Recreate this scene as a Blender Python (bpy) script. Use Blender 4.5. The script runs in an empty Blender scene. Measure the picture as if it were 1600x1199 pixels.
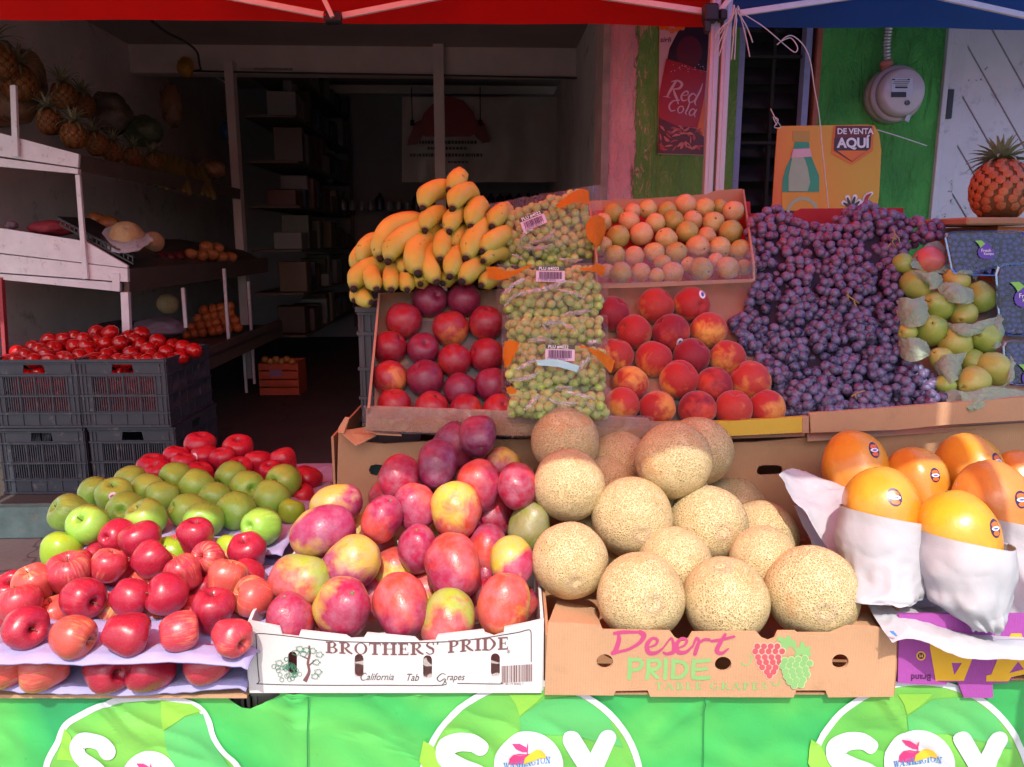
import bpy, bmesh, math, random
from mathutils import Vector, Matrix, Quaternion, noise
R = random.Random(7)
SC = bpy.context.scene
COL = SC.collection
# ---------------------------------------------------------------- camera
F = 1200.0                       # focal length in photo pixels (photo 1600 wide)
CAMZ = 1.30
PITCH = math.radians(10.5)
SHOPROT = math.radians(2.2)      # the shop front is turned a little against the camera heading
cam_d = bpy.data.cameras.new('camera'); cam = bpy.data.objects.new('camera', cam_d); COL.objects.link(cam)
cam.location = (0, 0, CAMZ); cam.rotation_euler = (math.pi/2 - PITCH, 0, 0)
cam_d.sensor_width = 36.0; cam_d.lens = 36.0*F/1600.0; cam_d.clip_start = 0.05; cam_d.clip_end = 3000
SC.camera = cam
# ---------------------------------------------------------------- light
SUN_EL, SUN_AZ = math.radians(52), math.radians(-1.5)   # behind the camera, a touch to its left
w = bpy.data.worlds.new('World'); SC.world = w; w.use_nodes = True
nt = w.node_tree; nt.nodes.clear()
sky = nt.nodes.new('ShaderNodeTexSky'); sky.sky_type = 'NISHITA'; sky.sun_disc = False
sky.sun_elevation = SUN_EL; sky.sun_rotation = math.pi + SUN_AZ; sky.air_density = 0.8; sky.dust_density = 3.0; sky.ozone_density = 0.6
bg = nt.nodes.new('ShaderNodeBackground'); bg.inputs[1].default_value = 0.145
wo = nt.nodes.new('ShaderNodeOutputWorld')
nt.links.new(sky.outputs[0], bg.inputs[0]); nt.links.new(bg.outputs[0], wo.inputs[0])
sd = bpy.data.lights.new('sun', 'SUN'); sd.energy = 2.45; sd.angle = math.radians(0.53); sd.color = (1.0, 0.95, 0.87)
sun = bpy.data.objects.new('sun', sd); COL.objects.link(sun)
sdir = Vector((math.sin(SUN_AZ)*math.cos(SUN_EL), -math.cos(SUN_AZ)*math.cos(SUN_EL), math.sin(SUN_EL)))   # towards the sun
sun.rotation_euler = sdir.to_track_quat('Z', 'Y').to_euler(); sun.location = (0, -3, 6)
SC.view_settings.view_transform = 'Standard'; SC.view_settings.look = 'None'
SC.view_settings.exposure = 0.86; SC.view_settings.gamma = 1.0
SC.view_settings.use_curve_mapping = False
SC.render.engine = 'CYCLES'
SC.cycles.max_bounces = 8; SC.cycles.diffuse_bounces = 4; SC.cycles.glossy_bounces = 3
SC.cycles.transparent_max_bounces = 12; SC.cycles.transmission_bounces = 4
SC.cycles.caustics_reflective = False; SC.cycles.caustics_refractive = False
SC.cycles.use_denoising = True

# ---------------------------------------------------------------- geometry helpers
cp, sp = math.cos(PITCH), math.sin(PITCH)
def P(u, v, z):
    """point seen at photo pixel (u, v) at z metres along the lens axis"""
    xc = (u-800)/F*z; dn = (v-599.5)/F*z
    return Vector((xc, z*cp - dn*sp, CAMZ - dn*cp - z*sp))
def ray(u, v): return P(u, v, 1.0) - Vector((0, 0, CAMZ))
def hitY(u, v, Y):
    d = ray(u, v); t = Y/d.y; return Vector((0, 0, CAMZ)) + d*t
WR = Matrix.Rotation(SHOPROT, 4, 'Z')
def W(x, y, z): return WR @ Vector((x, y, z))
def hitW(u, v, y):
    """shop coordinates (x, z) of the pixel's ray on the shop plane y"""
    d = WR.inverted() @ ray(u, v); t = y/d.y; q = d*t
    return q.x, CAMZ + q.z
VIEW = Vector((0, cp, -sp))      # lens axis
UP = Vector((0, sp, cp))

_seen = {}
def tag(o, label, cat, group=None):
    if group is None:
        assert label not in _seen, label
    _seen[label] = 1
    if len(label.split()) > 16: print('LONG', label)
    o['label'] = label; o['category'] = cat
    if group: o['group'] = group
    return o
def link(o, parent=None, kind=None):
    COL.objects.link(o)
    if parent is not None: o.parent = parent
    if kind: o['kind'] = kind
    return o
def obj(name, me, mat=None, parent=None, kind=None):
    if mat is not None and len(me.materials) == 0: me.materials.append(mat)
    return link(bpy.data.objects.new(name, me), parent, kind)
def empty(name, loc=(0, 0, 0), rot=None):
    o = bpy.data.objects.new(name, None); o.empty_display_size = .05; o.location = loc
    if rot is not None: o.rotation_euler = rot
    return link(o)
def me_from(verts, faces, smooth=False, name='m'):
    me = bpy.data.meshes.new(name); me.from_pydata([tuple(v) for v in verts], [], faces)
    me.validate(); me.update()
    if smooth: me.polygons.foreach_set('use_smooth', [True]*len(me.polygons))
    return me
def bm_to(bm, smooth=False):
    bmesh.ops.recalc_face_normals(bm, faces=bm.faces)
    me = bpy.data.meshes.new('m'); bm.to_mesh(me); bm.free()
    if smooth: me.polygons.foreach_set('use_smooth', [True]*len(me.polygons))
    return me
def add_box(bm, c, s, M=None, bev=0):
    """box of full size s at c"""
    r = bmesh.ops.create_cube(bm, size=1.0)
    vs = r['verts']
    for v in vs:
        p = Vector((v.co.x*s[0]+c[0], v.co.y*s[1]+c[1], v.co.z*s[2]+c[2]))
        v.co = (M @ p) if M is not None else p
    if bev:
        es = list({e for v in vs for e in v.link_edges})
        bmesh.ops.bevel(bm, geom=es, offset=bev, segments=1, affect='EDGES')
    return vs
def box_me(c, s, M=None, bev=0):
    bm = bmesh.new(); add_box(bm, c, s, M, bev); return bm_to(bm)
def boxes_me(lst, M=None, bev=0):
    bm = bmesh.new()
    for c, s in lst: add_box(bm, c, s, M, bev)
    return bm_to(bm)
def prism(pts, dvec, bev=0):
    """polygon of 3D points thickened along dvec"""
    bm = bmesh.new(); dvec = Vector(dvec)
    a = [bm.verts.new(p) for p in pts]; b = [bm.verts.new(Vector(p)+dvec) for p in pts]
    bm.faces.new(a); bm.faces.new(b[::-1])
    n = len(pts)
    for i in range(n): bm.faces.new((a[i], b[i], b[(i+1) % n], a[(i+1) % n]))
    if bev: bmesh.ops.bevel(bm, geom=list(bm.edges), offset=bev, segments=1, affect='EDGES')
    return bm_to(bm)
def tube(pts, rad, n=8, cap=True, closed=False):
    """tube along points; rad number or list"""
    pts = [Vector(p) for p in pts]; N = len(pts)
    if not hasattr(rad, '__len__'): rad = [rad]*N
    vs, fs = [], []; prev = None
    for i, p in enumerate(pts):
        t = (pts[min(i+1, N-1)] - pts[max(i-1, 0)]).normalized()
        if prev is None:
            a = Vector((0, 0, 1)) if abs(t.z) < .9 else Vector((1, 0, 0))
            nx = t.cross(a).normalized()
        else: nx = (prev - t*prev.dot(t)).normalized()
        prev = nx; ny = t.cross(nx)
        for k in range(n):
            an = 2*math.pi*k/n; vs.append(p + (nx*math.cos(an)+ny*math.sin(an))*rad[i])
    for i in range(N-1):
        for k in range(n):
            fs.append((i*n+k, i*n+(k+1) % n, (i+1)*n+(k+1) % n, (i+1)*n+k))
    if cap: fs.append(tuple(range(n))[::-1]); fs.append(tuple((N-1)*n+k for k in range(n)))
    return me_from(vs, fs, True)
def join_me(mes):
    bm = bmesh.new()
    for m in mes: bm.from_mesh(m)
    me = bpy.data.meshes.new('m'); bm.to_mesh(me); bm.free()
    sm = [p.use_smooth for p in mes[0].polygons][:1]
    if sm and sm[0]: me.polygons.foreach_set('use_smooth', [True]*len(me.polygons))
    return me
def lathe(prof, n=24, smooth=True, wob=None):
    """profile [(r, z)...] from bottom to top about z"""
    vs, fs = [], []; m = len(prof)
    for i, (r, z) in enumerate(prof):
        for k in range(n):
            a = 2*math.pi*k/n
            rr = r*(wob(a, z) if wob else 1)
            vs.append((rr*math.cos(a), rr*math.sin(a), z))
    for i in range(m-1):
        for k in range(n): fs.append((i*n+k, i*n+(k+1) % n, (i+1)*n+(k+1) % n, (i+1)*n+k))
    fs.append(tuple(range(n))[::-1]); fs.append(tuple((m-1)*n+k for k in range(n)))
    return me_from(vs, fs, smooth)
def spline(pts, n=6, closed=False):
    """catmull-rom through points of any dimension"""
    pts = [Vector(p) for p in pts]; N = len(pts); out = []
    seg = N if closed else N-1
    for i in range(seg):
        if closed: p0, p1, p2, p3 = pts[i-1], pts[i], pts[(i+1) % N], pts[(i+2) % N]
        else: p0, p1, p2, p3 = pts[max(i-1, 0)], pts[i], pts[i+1], pts[min(i+2, N-1)]
        for k in range(n):
            t = k/n
            out.append(.5*((2*p1)+(p2-p0)*t+(2*p0-5*p1+4*p2-p3)*t*t+(3*p1-p0-3*p2+p3)*t*t*t))
    if not closed: out.append(pts[-1])
    return out
def flat(outlines, fn=None, depth=0.0, maxlen=None):
    """filled 2D shape (even-odd holes) -> mesh, points mapped by fn(x, y, off)"""
    cu = bpy.data.curves.new('c', 'CURVE'); cu.dimensions = '2D'; cu.fill_mode = 'BOTH'; cu.extrude = depth
    for ol in outlines:
        s = cu.splines.new('POLY'); s.points.add(len(ol)-1); s.use_cyclic_u = True
        for i, p in enumerate(ol): s.points[i].co = (p[0], p[1], 0, 1)
    o = bpy.data.objects.new('c', cu); me = bpy.data.meshes.new_from_object(o)
    bpy.data.objects.remove(o); bpy.data.curves.remove(cu)
    return _finish_flat(me, fn, maxlen)
def _finish_flat(me, fn, maxlen):
    if maxlen:
        bm = bmesh.new(); bm.from_mesh(me); bmesh.ops.triangulate(bm, faces=bm.faces)
        for _ in range(6):
            es = [e for e in bm.edges if e.calc_length() > maxlen]
            if not es: break
            bmesh.ops.subdivide_edges(bm, edges=es, cuts=1); bmesh.ops.triangulate(bm, faces=bm.faces)
        bm.to_mesh(me); bm.free()
    if fn:
        for v in me.vertices: v.co = fn(v.co.x, v.co.y, v.co.z)
    me.update(); return me
def text(s, size=1.0, fn=None, shear=0.0, bold=0.0, space=1.0, align='LEFT', xs=1.0, maxlen=None):
    cu = bpy.data.curves.new('t', 'FONT'); cu.body = s; cu.size = size; cu.shear = shear; cu.offset = bold
    cu.space_character = space; cu.align_x = align; cu.resolution_u = 3
    o = bpy.data.objects.new('t', cu); me = bpy.data.meshes.new_from_object(o)
    bpy.data.objects.remove(o); bpy.data.curves.remove(cu)
    if xs != 1.0:
        for v in me.vertices: v.co.x *= xs
    return _finish_flat(me, fn, maxlen)
def brush(pts, wd, n=6, round_=True):
    """2D stroke outline of varying width wd (number or per-point list)"""
    m = len(pts)
    if not hasattr(wd, '__len__'): wd = [wd]*m
    q = spline([(p[0], p[1], wd[i]) for i, p in enumerate(pts)], n)
    L, Rr = [], []
    for i, p in enumerate(q):
        a = q[max(i-1, 0)]; b = q[min(i+1, len(q)-1)]
        t = Vector((b.x-a.x, b.y-a.y))
        if t.length < 1e-9: continue
        t.normalize(); nn = Vector((-t.y, t.x)); h = p.z/2
        L.append((p.x+nn.x*h, p.y+nn.y*h)); Rr.append((p.x-nn.x*h, p.y-nn.y*h))
    out = L
    if round_:
        c = q[-1]; a0 = math.atan2(L[-1][1]-c.y, L[-1][0]-c.x)
        out = out+[(c.x+c.z/2*math.cos(a0-math.pi*k/6), c.y+c.z/2*math.sin(a0-math.pi*k/6)) for k in range(1, 6)]
    out = out+Rr[::-1]
    if round_:
        c = q[0]; a0 = math.atan2(Rr[0][1]-c.y, Rr[0][0]-c.x)
        out = out+[(c.x+c.z/2*math.cos(a0-math.pi*k/6), c.y+c.z/2*math.sin(a0-math.pi*k/6)) for k in range(1, 6)]
    return out
def circ(x, y, r, n=24, ry=None, a0=0):
    ry = ry or r
    return [(x+r*math.cos(a0+2*math.pi*k/n), y+ry*math.sin(a0+2*math.pi*k/n)) for k in range(n)]
def ribbon(pts, wd, fn, n=6, round_=True):
    """one brush stroke as a strip of quads with round ends; later parts lie a hair above earlier ones"""
    m = len(pts)
    if not hasattr(wd, '__len__'): wd = [wd]*m
    q = spline([(p[0], p[1], wd[i]) for i, p in enumerate(pts)], n); vs, fs = [], []; ds = []
    for i, p in enumerate(q):
        a = q[max(i-1, 0)]; b = q[min(i+1, len(q)-1)]; t = Vector((b.x-a.x, b.y-a.y))
        t = t.normalized() if t.length > 1e-9 else (ds[-1] if ds else Vector((1, 0))); ds.append(t)
        h = max(p.z, .01)/2; vs += [fn(p.x-t.y*h, p.y+t.x*h, i*2e-6), fn(p.x+t.y*h, p.y-t.x*h, i*2e-6)]
    for i in range(len(q)-1): k = i*2; fs.append((k, k+1, k+3, k+2))
    if round_:
        for e, sg_ in ((0, -1), (len(q)-1, 1)):
            c = q[e]; a0 = math.atan2(ds[e].x, -ds[e].y); k = len(vs); r_ = max(c.z, .01)/2
            vs += [fn(c.x+r_*math.cos(a0-sg_*math.pi*j/8), c.y+r_*math.sin(a0-sg_*math.pi*j/8), e*2e-6) for j in range(9)]; fs.append(tuple(range(k, k+9)))
    return me_from(vs, fs)
def strokes(lst, fn=None, n=5, round_=True, maxlen=None):
    """many brush strokes, each filled alone, joined"""
    mes = []
    for i, (pts, wd) in enumerate(lst):
        off = i*0.00004
        mes.append(ribbon(pts, wd, lambda x, y, z, o=off: fn(x, y, z+o), n, round_))
    return join_me(mes)

# ---------------------------------------------------------------- material helpers
def C(h, k=1.0):
    h = h.lstrip('#'); v = [int(h[i:i+2], 16)/255 for i in (0, 2, 4)]
    v = [x/12.92 if x <= .04045 else ((x+.055)/1.055)**2.4 for x in v]
    return (v[0]*k, v[1]*k, v[2]*k, 1.0)
class N:
    """small node-tree builder"""
    def __init__(s, name):
        s.m = bpy.data.materials.new(name); s.m.use_nodes = True; s.t = s.m.node_tree; s.t.nodes.clear()
        s.out = s.t.nodes.new('ShaderNodeOutputMaterial')
    def n(s, typ, ins={}, **kw):
        nd = s.t.nodes.new('ShaderNode'+typ)
        for k, v in kw.items(): setattr(nd, k, v)
        for k, v in ins.items():
            if isinstance(v, bpy.types.NodeSocket): s.t.links.new(v, nd.inputs[k])
            else: nd.inputs[k].default_value = v
        return nd
    def coord(s, which='Object'): return s.n('TexCoord').outputs[which]
    def attr(s, name): return s.n('Attribute', attribute_type='OBJECT', attribute_name=name)
    def rnd(s): return s.n('ObjectInfo').outputs['Random']
    def math(s, op, a, b=0.0, c=None):
        i = {0: a, 1: b}
        if c is not None: i[2] = c
        return s.n('Math', i, operation=op).outputs[0]
    def vm(s, op, a, b=(0, 0, 0)): return s.n('VectorMath', {0: a, 1: b}, operation=op)
    def mix(s, f, a, b, blend='MIX'):
        nd = s.n('Mix', data_type='RGBA', blend_type=blend)
        for idx, v in ((0, f), (6, a), (7, b)):
            if isinstance(v, bpy.types.NodeSocket): s.t.links.new(v, nd.inputs[idx])
            else: nd.inputs[idx].default_value = v
        return nd.outputs[2]
    def noise(s, vec, scale, detail=3, rough=.55, dist=0.0):
        return s.n('TexNoise', {'Vector': vec, 'Scale': scale, 'Detail': detail, 'Roughness': rough, 'Distortion': dist})
    def ramp(s, f, stops):
        nd = s.n('ValToRGB', {0: f}); r = nd.color_ramp
        while len(r.elements) > 1: r.elements.remove(r.elements[-1])
        for i, (p, c) in enumerate(stops):
            e = r.elements[0] if i == 0 else r.elements.new(p)
            e.position = p; e.color = c if hasattr(c, '__len__') else (c, c, c, 1)
        return nd.outputs[0]
    def mr(s, f, a, b, c=0.0, d=1.0):
        return s.n('MapRange', {0: f, 1: a, 2: b, 3: c, 4: d}).outputs[0]
    def bump(s, h, strength=.3, dist=.01, normal=None):
        i = {'Height': h, 'Strength': strength, 'Distance': dist}
        if normal is not None: i['Normal'] = normal
        return s.n('Bump', i).outputs[0]
    def shifted(s, k=37.0):
        """object coordinates shifted per object so that copies differ"""
        r = s.rnd(); v = s.n('CombineXYZ', {0: s.math('MULTIPLY', r, k), 1: s.math('MULTIPLY', r, -k*1.7), 2: s.math('MULTIPLY', r, k*.6)}).outputs[0]
        return s.vm('ADD', s.coord(), v).outputs[0]
    def pbr(s, col, rough=.6, normal=None, **kw):
        i = {'Base Color': col, 'Roughness': rough}
        if normal is not None: i['Normal'] = normal
        i.update(kw)
        b = s.n('BsdfPrincipled', i); s.t.links.new(b.outputs[0], s.out.inputs[0]); return s.m
def plain(name, col, rough=.6, var=.12, scale=8.0, bump=.1, bdist=.002, wear=None, metallic=0.0, coat=0.0):
    """slightly uneven surface of one colour, optional stains"""
    a = N(name); v = a.shifted(9)
    n1 = a.noise(v, scale, 5, .6).outputs[0]; n2 = a.noise(v, scale*9, 3).outputs[0]
    dark = tuple(x*(1-var*1.6) for x in col[:3])+(1,); lite = tuple(min(1, x*(1+var)) for x in col[:3])+(1,)
    c = a.mix(a.mr(n1, .3, .7), dark, lite)
    if wear is not None:
        k = a.mr(a.noise(v, scale*1.7, 6, .7, .4).outputs[0], .58, .7); c = a.mix(a.math('MULTIPLY', k, .8), c, wear)
    rr = a.mr(n1, .2, .8, max(.05, rough-.08), min(1, rough+.1))
    nb = a.bump(a.math('ADD', n2, a.math('MULTIPLY', n1, 1.5)), bump, bdist)
    return a.pbr(c, rr, nb, Metallic=metallic, **{'Coat Weight': coat})
# ================================================================ materials
def concrete(name, base, sc=3.0):
    a = N(name); v = a.coord('Object')
    n1 = a.noise(v, sc, 6, .65).outputs[0]; n2 = a.noise(v, sc*30, 4).outputs[0]
    c = a.mix(a.mr(n1, .3, .7), tuple(x*.72 for x in base[:3])+(1,), base)
    c = a.mix(a.math('MULTIPLY', a.mr(n2, .35, .75), .35), c, tuple(x*1.3 for x in base[:3])+(1,))
    cr = a.n('TexVoronoi', {'Vector': a.vm('ADD', v, a.noise(v, 1.5, 4).outputs[1]).outputs[0], 'Scale': .9}, feature='DISTANCE_TO_EDGE').outputs[0]
    c = a.mix(a.mr(cr, 0, .012, .7, 0), c, (.02, .02, .02, 1))
    return a.pbr(c, .85, a.bump(n2, .35, .004))
M_pave = concrete('pavement_concrete', C('8c8782'), 2.0)
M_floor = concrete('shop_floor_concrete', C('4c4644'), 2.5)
M_teal = plain('teal_painted_step', C('6f8f8b'), .7, .2, 10, .3, .003, C('8d8a84'))
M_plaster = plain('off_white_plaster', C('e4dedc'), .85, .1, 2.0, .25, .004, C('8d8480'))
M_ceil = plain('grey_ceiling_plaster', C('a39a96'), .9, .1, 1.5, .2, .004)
M_beam = plain('pale_beam_paint', C('d6ccc8'), .8, .08, 3, .2, .003)
M_whitewood = plain('white_painted_wood', C('dfe3ea'), .5, .06, 14, .25, .0015, C('a49f9a'))
M_darkwood = plain('dark_shelf_wood', C('5b5148'), .7, .15, 10, .2, .002)
M_backwall = plain('blue_grey_back_wall', C('9a9ca4'), .8, .08, 2, .2, .003)
M_black = plain('black_plastic', C('24242a'), .45, .1, 20, .1, .001)
M_crate = plain('grey_crate_plastic', C('3b424c'), .5, .12, 14, .15, .001, C('7c7a78'))
M_steel = plain('galvanised_steel', C('a9abb0'), .35, .08, 30, .1, .001, metallic=.8)
M_pole = plain('pale_tent_pole', C('c9b7bd'), .38, .05, 25, .08, .001, metallic=.25)
M_bar = plain('white_truss_bar', C('d8cfcf'), .45, .05, 25, .08, .001)
M_string = plain('white_string', C('cfc9c6'), .8, .05, 40, .2, .0005)
def cloth(name, col, tr):
    a = N(name); v = a.coord('Object')
    wv = a.noise(v, 900, 2).outputs[0]; big = a.noise(v, 5, 4, .6).outputs[0]
    d = a.mix(a.mr(big, .3, .7), tuple(x*.86 for x in col[:3])+(1,), col)
    nb = a.bump(a.math('ADD', wv, a.math('MULTIPLY', big, 4)), .25, .003)
    di = a.n('BsdfDiffuse', {0: d, 'Normal': nb}); tl = a.n('BsdfTranslucent', {0: tr, 'Normal': nb})
    mx = a.n('MixShader', {0: .74, 1: di.outputs[0], 2: tl.outputs[0]})
    a.t.links.new(mx.outputs[0], a.out.inputs[0]); return a.m
M_red = cloth('red_canopy_cloth', (.75, .015, .02, 1), (1.0, .07, .05, 1))
M_blue = cloth('blue_canopy_cloth', (.04, .12, .45, 1), (.12, .24, .62, 1))

# green stucco with pink paint on its left part, chipped along the border
def stucco(name, pinkx=None):
    a = N(name); v = a.coord('Object')
    drag = a.vm('MULTIPLY', v, (1, 1, .30)).outputs[0]
    n1 = a.noise(drag, 22, 5, .6, .6).outputs[0]; n2 = a.noise(v, 90, 4, .6).outputs[0]; n3 = a.noise(v, 3.5, 4).outputs[0]
    g = a.mix(a.mr(n3, .3, .7), C('2c8436'), C('54b650'))
    h = a.math('ADD', a.math('MULTIPLY', n1, 1.0), a.math('MULTIPLY', n2, .18))
    ridge = a.mr(a.math('ABSOLUTE', a.math('SUBTRACT', n1, .5)), 0, .018, 1, 0)
    if pinkx is not None:
        x = a.n('SeparateXYZ', {0: v}).outputs[0]
        e = a.math('ADD', x, a.math('MULTIPLY', a.math('SUBTRACT', a.noise(drag, 30, 6, .7, 1.2).outputs[0], .5), .13))
        pk = a.mr(e, pinkx-.003, pinkx+.003, 1, 0)
        pinkc = a.mix(a.mr(n3, .3, .7), C('d4929c'), C('e8b0b4'))
        g2 = a.mix(a.mr(n3, .3, .7), C('568a36'), C('6ca044'))
        c = a.mix(pk, g2, pinkc)
        # tan chips scattered near the border
        d = a.math('ABSOLUTE', a.math('SUBTRACT', x, pinkx+.02))
        chip = a.math('MULTIPLY', a.mr(a.noise(drag, 38, 5, .7, 1.5).outputs[0], .56, .6), a.mr(d, .02, .07, 1, 0))
        c = a.mix(chip, c, C('c79a86'))
        c = a.mix(a.math('MULTIPLY', ridge, .35), c, C('a9a27a'))
        h = a.math('ADD', h, a.math('MULTIPLY', pk, -.25))
    else:
        c = a.mix(a.math('MULTIPLY', ridge, .12), g, C('5d9a6a'))
        chip = a.mr(a.noise(drag, 26, 6, .7, 1.5).outputs[0], .66, .69)
        c = a.mix(a.math('MULTIPLY', chip, .5), c, C('8f8a6a'))
    return a.pbr(c, .55, a.bump(h, 1.0, .045))

# ================================================================ setting
obj('ground', me_from([(-600, -600, 0), (600, -600, 0), (600, 600, 0), (-600, 600, 0)], [(0, 1, 2, 3)]), M_pave, kind='structure')
SY = 3.31
def wbox(name, x0, x1, y0, y1, z0, z1, mat, parent=None, kind='structure', bev=0):
    return obj(name, box_me(((x0+x1)/2, (y0+y1)/2, (z0+z1)/2), (x1-x0, y1-y0, z1-z0), WR, bev), mat, parent, kind)
wbox('step', -7, 7, SY, SY+.05, .004, .146, M_teal)
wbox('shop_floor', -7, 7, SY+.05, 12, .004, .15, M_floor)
FY = 3.40     # facade plane behind the step
XO = hitW(941, 200, FY)[0]        # right edge of the shop opening
wbox('left_wall', -2.95, -2.80, SY+.06, 9.6, .152, 3.0, M_plaster)
wbox('facade_left', -7, -2.952, FY, FY+.2, .152, 4.2, M_plaster)
wbox('facade_header', -2.952, 6.0, FY+.002, FY+.2, 2.34, 4.2, M_plaster)
wbox('eave', -7, 7, 2.78, FY-.001, 2.36, 2.44, M_plaster)  # unseen slab added to keep the sun off the facade and shop floor
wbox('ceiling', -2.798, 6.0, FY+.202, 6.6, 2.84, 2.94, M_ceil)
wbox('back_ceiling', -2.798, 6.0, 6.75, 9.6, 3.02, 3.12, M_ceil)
wbox('beam', -2.798, 6.0, 6.6, 6.748, hitW(600, 117, 6.6)[1], 3.12, M_beam)
wbox('rear_wall', -2.798, 6.0, 9.4, 9.55, .152, 3.018, M_backwall)
wbox('right_inner_wall', XO+.26, XO+.38, FY+.24, 9.4, .152, 2.838, M_plaster)
wbox('rear_rail', -2.0, 2.2, 8.9, 8.96, hitW(600, 146, 8.9)[1], hitW(600, 133, 8.9)[1], M_beam)
x0, _ = hitW(679, 200, 6.55); x1, _ = hitW(695, 200, 6.55)
wbox('thin_column', x0, x1, 6.50, 6.596, .152, 2.9, M_beam)
x0, _ = hitW(363, 200, 6.55); x1, _ = hitW(372, 200, 6.55)
wbox('door_jamb', x0-.02, x1, 6.5, 6.596, .152, 2.7, M_beam)
# roof over the shop so that no sky light falls in
wbox('flat_roof', -7, 6.0, 3.4, 12, 4.202, 4.35, M_plaster)
wbox('rear_facade', -7, 6.0, 11.8, 12, .152, 4.2, M_plaster)
wbox('side_facade', -7, -6.8, 3.6, 11.8, .152, 4.2, M_plaster)
# cable along the ceiling corner
cab = [(235, 31), (262, 52), (290, 66), (308, 82), (314, 108), (330, 112), (640, 117), (935, 123)]
pts = []
for i, (u, v) in enumerate(cab):
    y = 4.2 + min(i, 4)*.58; x, z = hitW(u, v, y); pts.append(W(x, y, z))
tag(obj('cable', tube(spline(pts, 5), .008, 6), M_black), 'thin dark cable running down the ceiling corner and along the pale beam', 'cable')

# right part of the facade: pink and green stucco, a louvred window, a white door
xa = XO; xb = hitW(1149, 200, FY)[0]; xc = hitW(1276, 200, FY)[0]; xd = hitW(1480, 60, FY)[0]
PX = hitW(992, 200, FY)[0]
M_st1 = stucco('pink_and_green_stucco', (WR @ Vector((PX, FY, 0))).x); M_st2 = stucco('green_stucco')
wbox('pillar_wall', xa+.028, xb, FY, FY+.2, .152, 2.338, M_st1)
M_jamb = plain('grey_worn_jamb_paint', C('8f8580'), .7, .2, 12, .3, .003, C('a8736f'))
wbox('jamb_strip', xa-.004, xa+.026, FY-.012, FY+.21, .152, 2.338, M_jamb)
wbox('green_wall', xc, xd, FY, FY+.2, .152, 2.338, M_st2)
wbox('window_apron_wall', xb+.001, xc-.001, FY+.004, FY+.2, .152, 1.02, M_st2)
M_terra = plain('terracotta_edge_paint', C('a5604c'), .7, .15, 15, .3, .003)
wbox('window_reveal', xc-.022, xc-.002, FY-.006, FY+.15, 1.022, 2.338, M_terra)
# window
wn = empty('louvre_window', W((xb+xc)/2, FY+.1, 1.02)); tag(wn, 'dark louvred window with a pale bluish frame beside the green wall', 'window')
WI = wn.matrix_world.inverted() if False else Matrix.Translation(-wn.location)
def child_box(name, par, c, s, mat, M=None, bev=0):
    MM = Matrix.Translation(-par.location) @ (M if M is not None else Matrix())
    return obj(name, box_me(c, s, MM, bev), mat, par)
M_frame = plain('pale_blue_window_paint', C('8b93b8'), .5, .08, 15, .15, .002, C('6f6a78'))
M_dark = plain('dark_room_black', C('15130f'), .8, .05, 5, .1, .002)
M_louvre = plain('smoky_louvre_glass', C('2a2628'), .15, .1, 10, .05, .001)
zc = 1.68
child_box('frame', wn, (xb+.014, FY+.03, zc), (.026, .05, 1.31), M_frame, WR)
child_box('frame', wn, (xc-.055, FY+.03, zc), (.026, .05, 1.31), M_frame, WR)
child_box('frame', wn, ((xb+xc)/2-.01, FY+.05, zc), (.014, .02, 1.31), M_dark, WR)
child_box('backing', wn, ((xb+xc)/2, FY+.16, zc), (xc-xb, .02, 1.31), M_dark, WR)
for i in range(12):
    lw = child_box('louvre', wn, (0, 0, 0), (xc-xb-.11, .006, .085), M_louvre, Matrix.Translation(W((xb+xc)/2-.02, FY+.085, 1.08+i*.103)) @ WR.to_3x3().to_4x4() @ Matrix.Rotation(math.radians(-32), 4, 'X'))
for i, v in enumerate((86, 222)):
    x, z = hitW(1200, v, FY); child_box('glazing_bar', wn, ((xb+xc)/2-.02, FY+.035, z), (xc-xb-.11, .02, .012), M_dark, WR)

# white door of diagonal planks
M_door = plain('lavender_white_door_paint', C('c9c9cf'), .5, .07, 6, .2, .002, C('8d8a97'))
dx0 = xd+.004; dx1 = dx0+1.0; dy = FY+.02
dr = empty('plank_door', W(dx0+.5, dy, .15)); tag(dr, 'white wooden door of diagonal planks behind the pineapple', 'door')
def clip(poly, nx, nz, d, keep):
    out = []
    for i in range(len(poly)):
        a, b = poly[i], poly[(i+1) % len(poly)]
        fa = (a[0]*nx+a[1]*nz-d)*keep; fb = (b[0]*nx+b[1]*nz-d)*keep
        if fa >= 0: out.append(a)
        if fa*fb < 0:
            t = fa/(fa-fb); out.append((a[0]+(b[0]-a[0])*t, a[1]+(b[1]-a[1])*t))
    return out
child_box('stile', dr, (dx0+.047, dy+.01, 1.245), (.09, .05, 2.18), M_door, WR, .003)
child_box('stile', dr, (dx1-.047, dy+.01, 1.245), (.09, .05, 2.18), M_door, WR, .003)
child_box('jamb_bead', dr, (dx0-.0, dy-.028, 1.245), (.022, .024, 2.18), M_door, WR, .002)
th = math.radians(54); nx, nz = math.sin(th), math.cos(th)
d = 1.0
rect = [(dx0+.096, .2), (dx1-.096, .2), (dx1-.096, 2.33), (dx0+.096, 2.33)]
while d < 3.4:
    q = clip(clip(rect, nx, nz, d+.003, 1), nx, nz, d+.118, -1)
    if len(q) >= 3:
        me = prism([W(x, dy+.004, z)-dr.location for x, z in q], W(0, .03, 0), .002); obj('plank', me, M_door, dr)
    d += .121
child_box('backing', dr, ((dx0+dx1)/2, dy+.05, 1.245), (.95, .02, 2.18), M_dark, WR)
x, z = hitW(1476, 165, dy); child_box('latch', dr, (x, dy-.03, z), (.028, .02, .12), M_black, WR, .002)
mk = []
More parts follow.
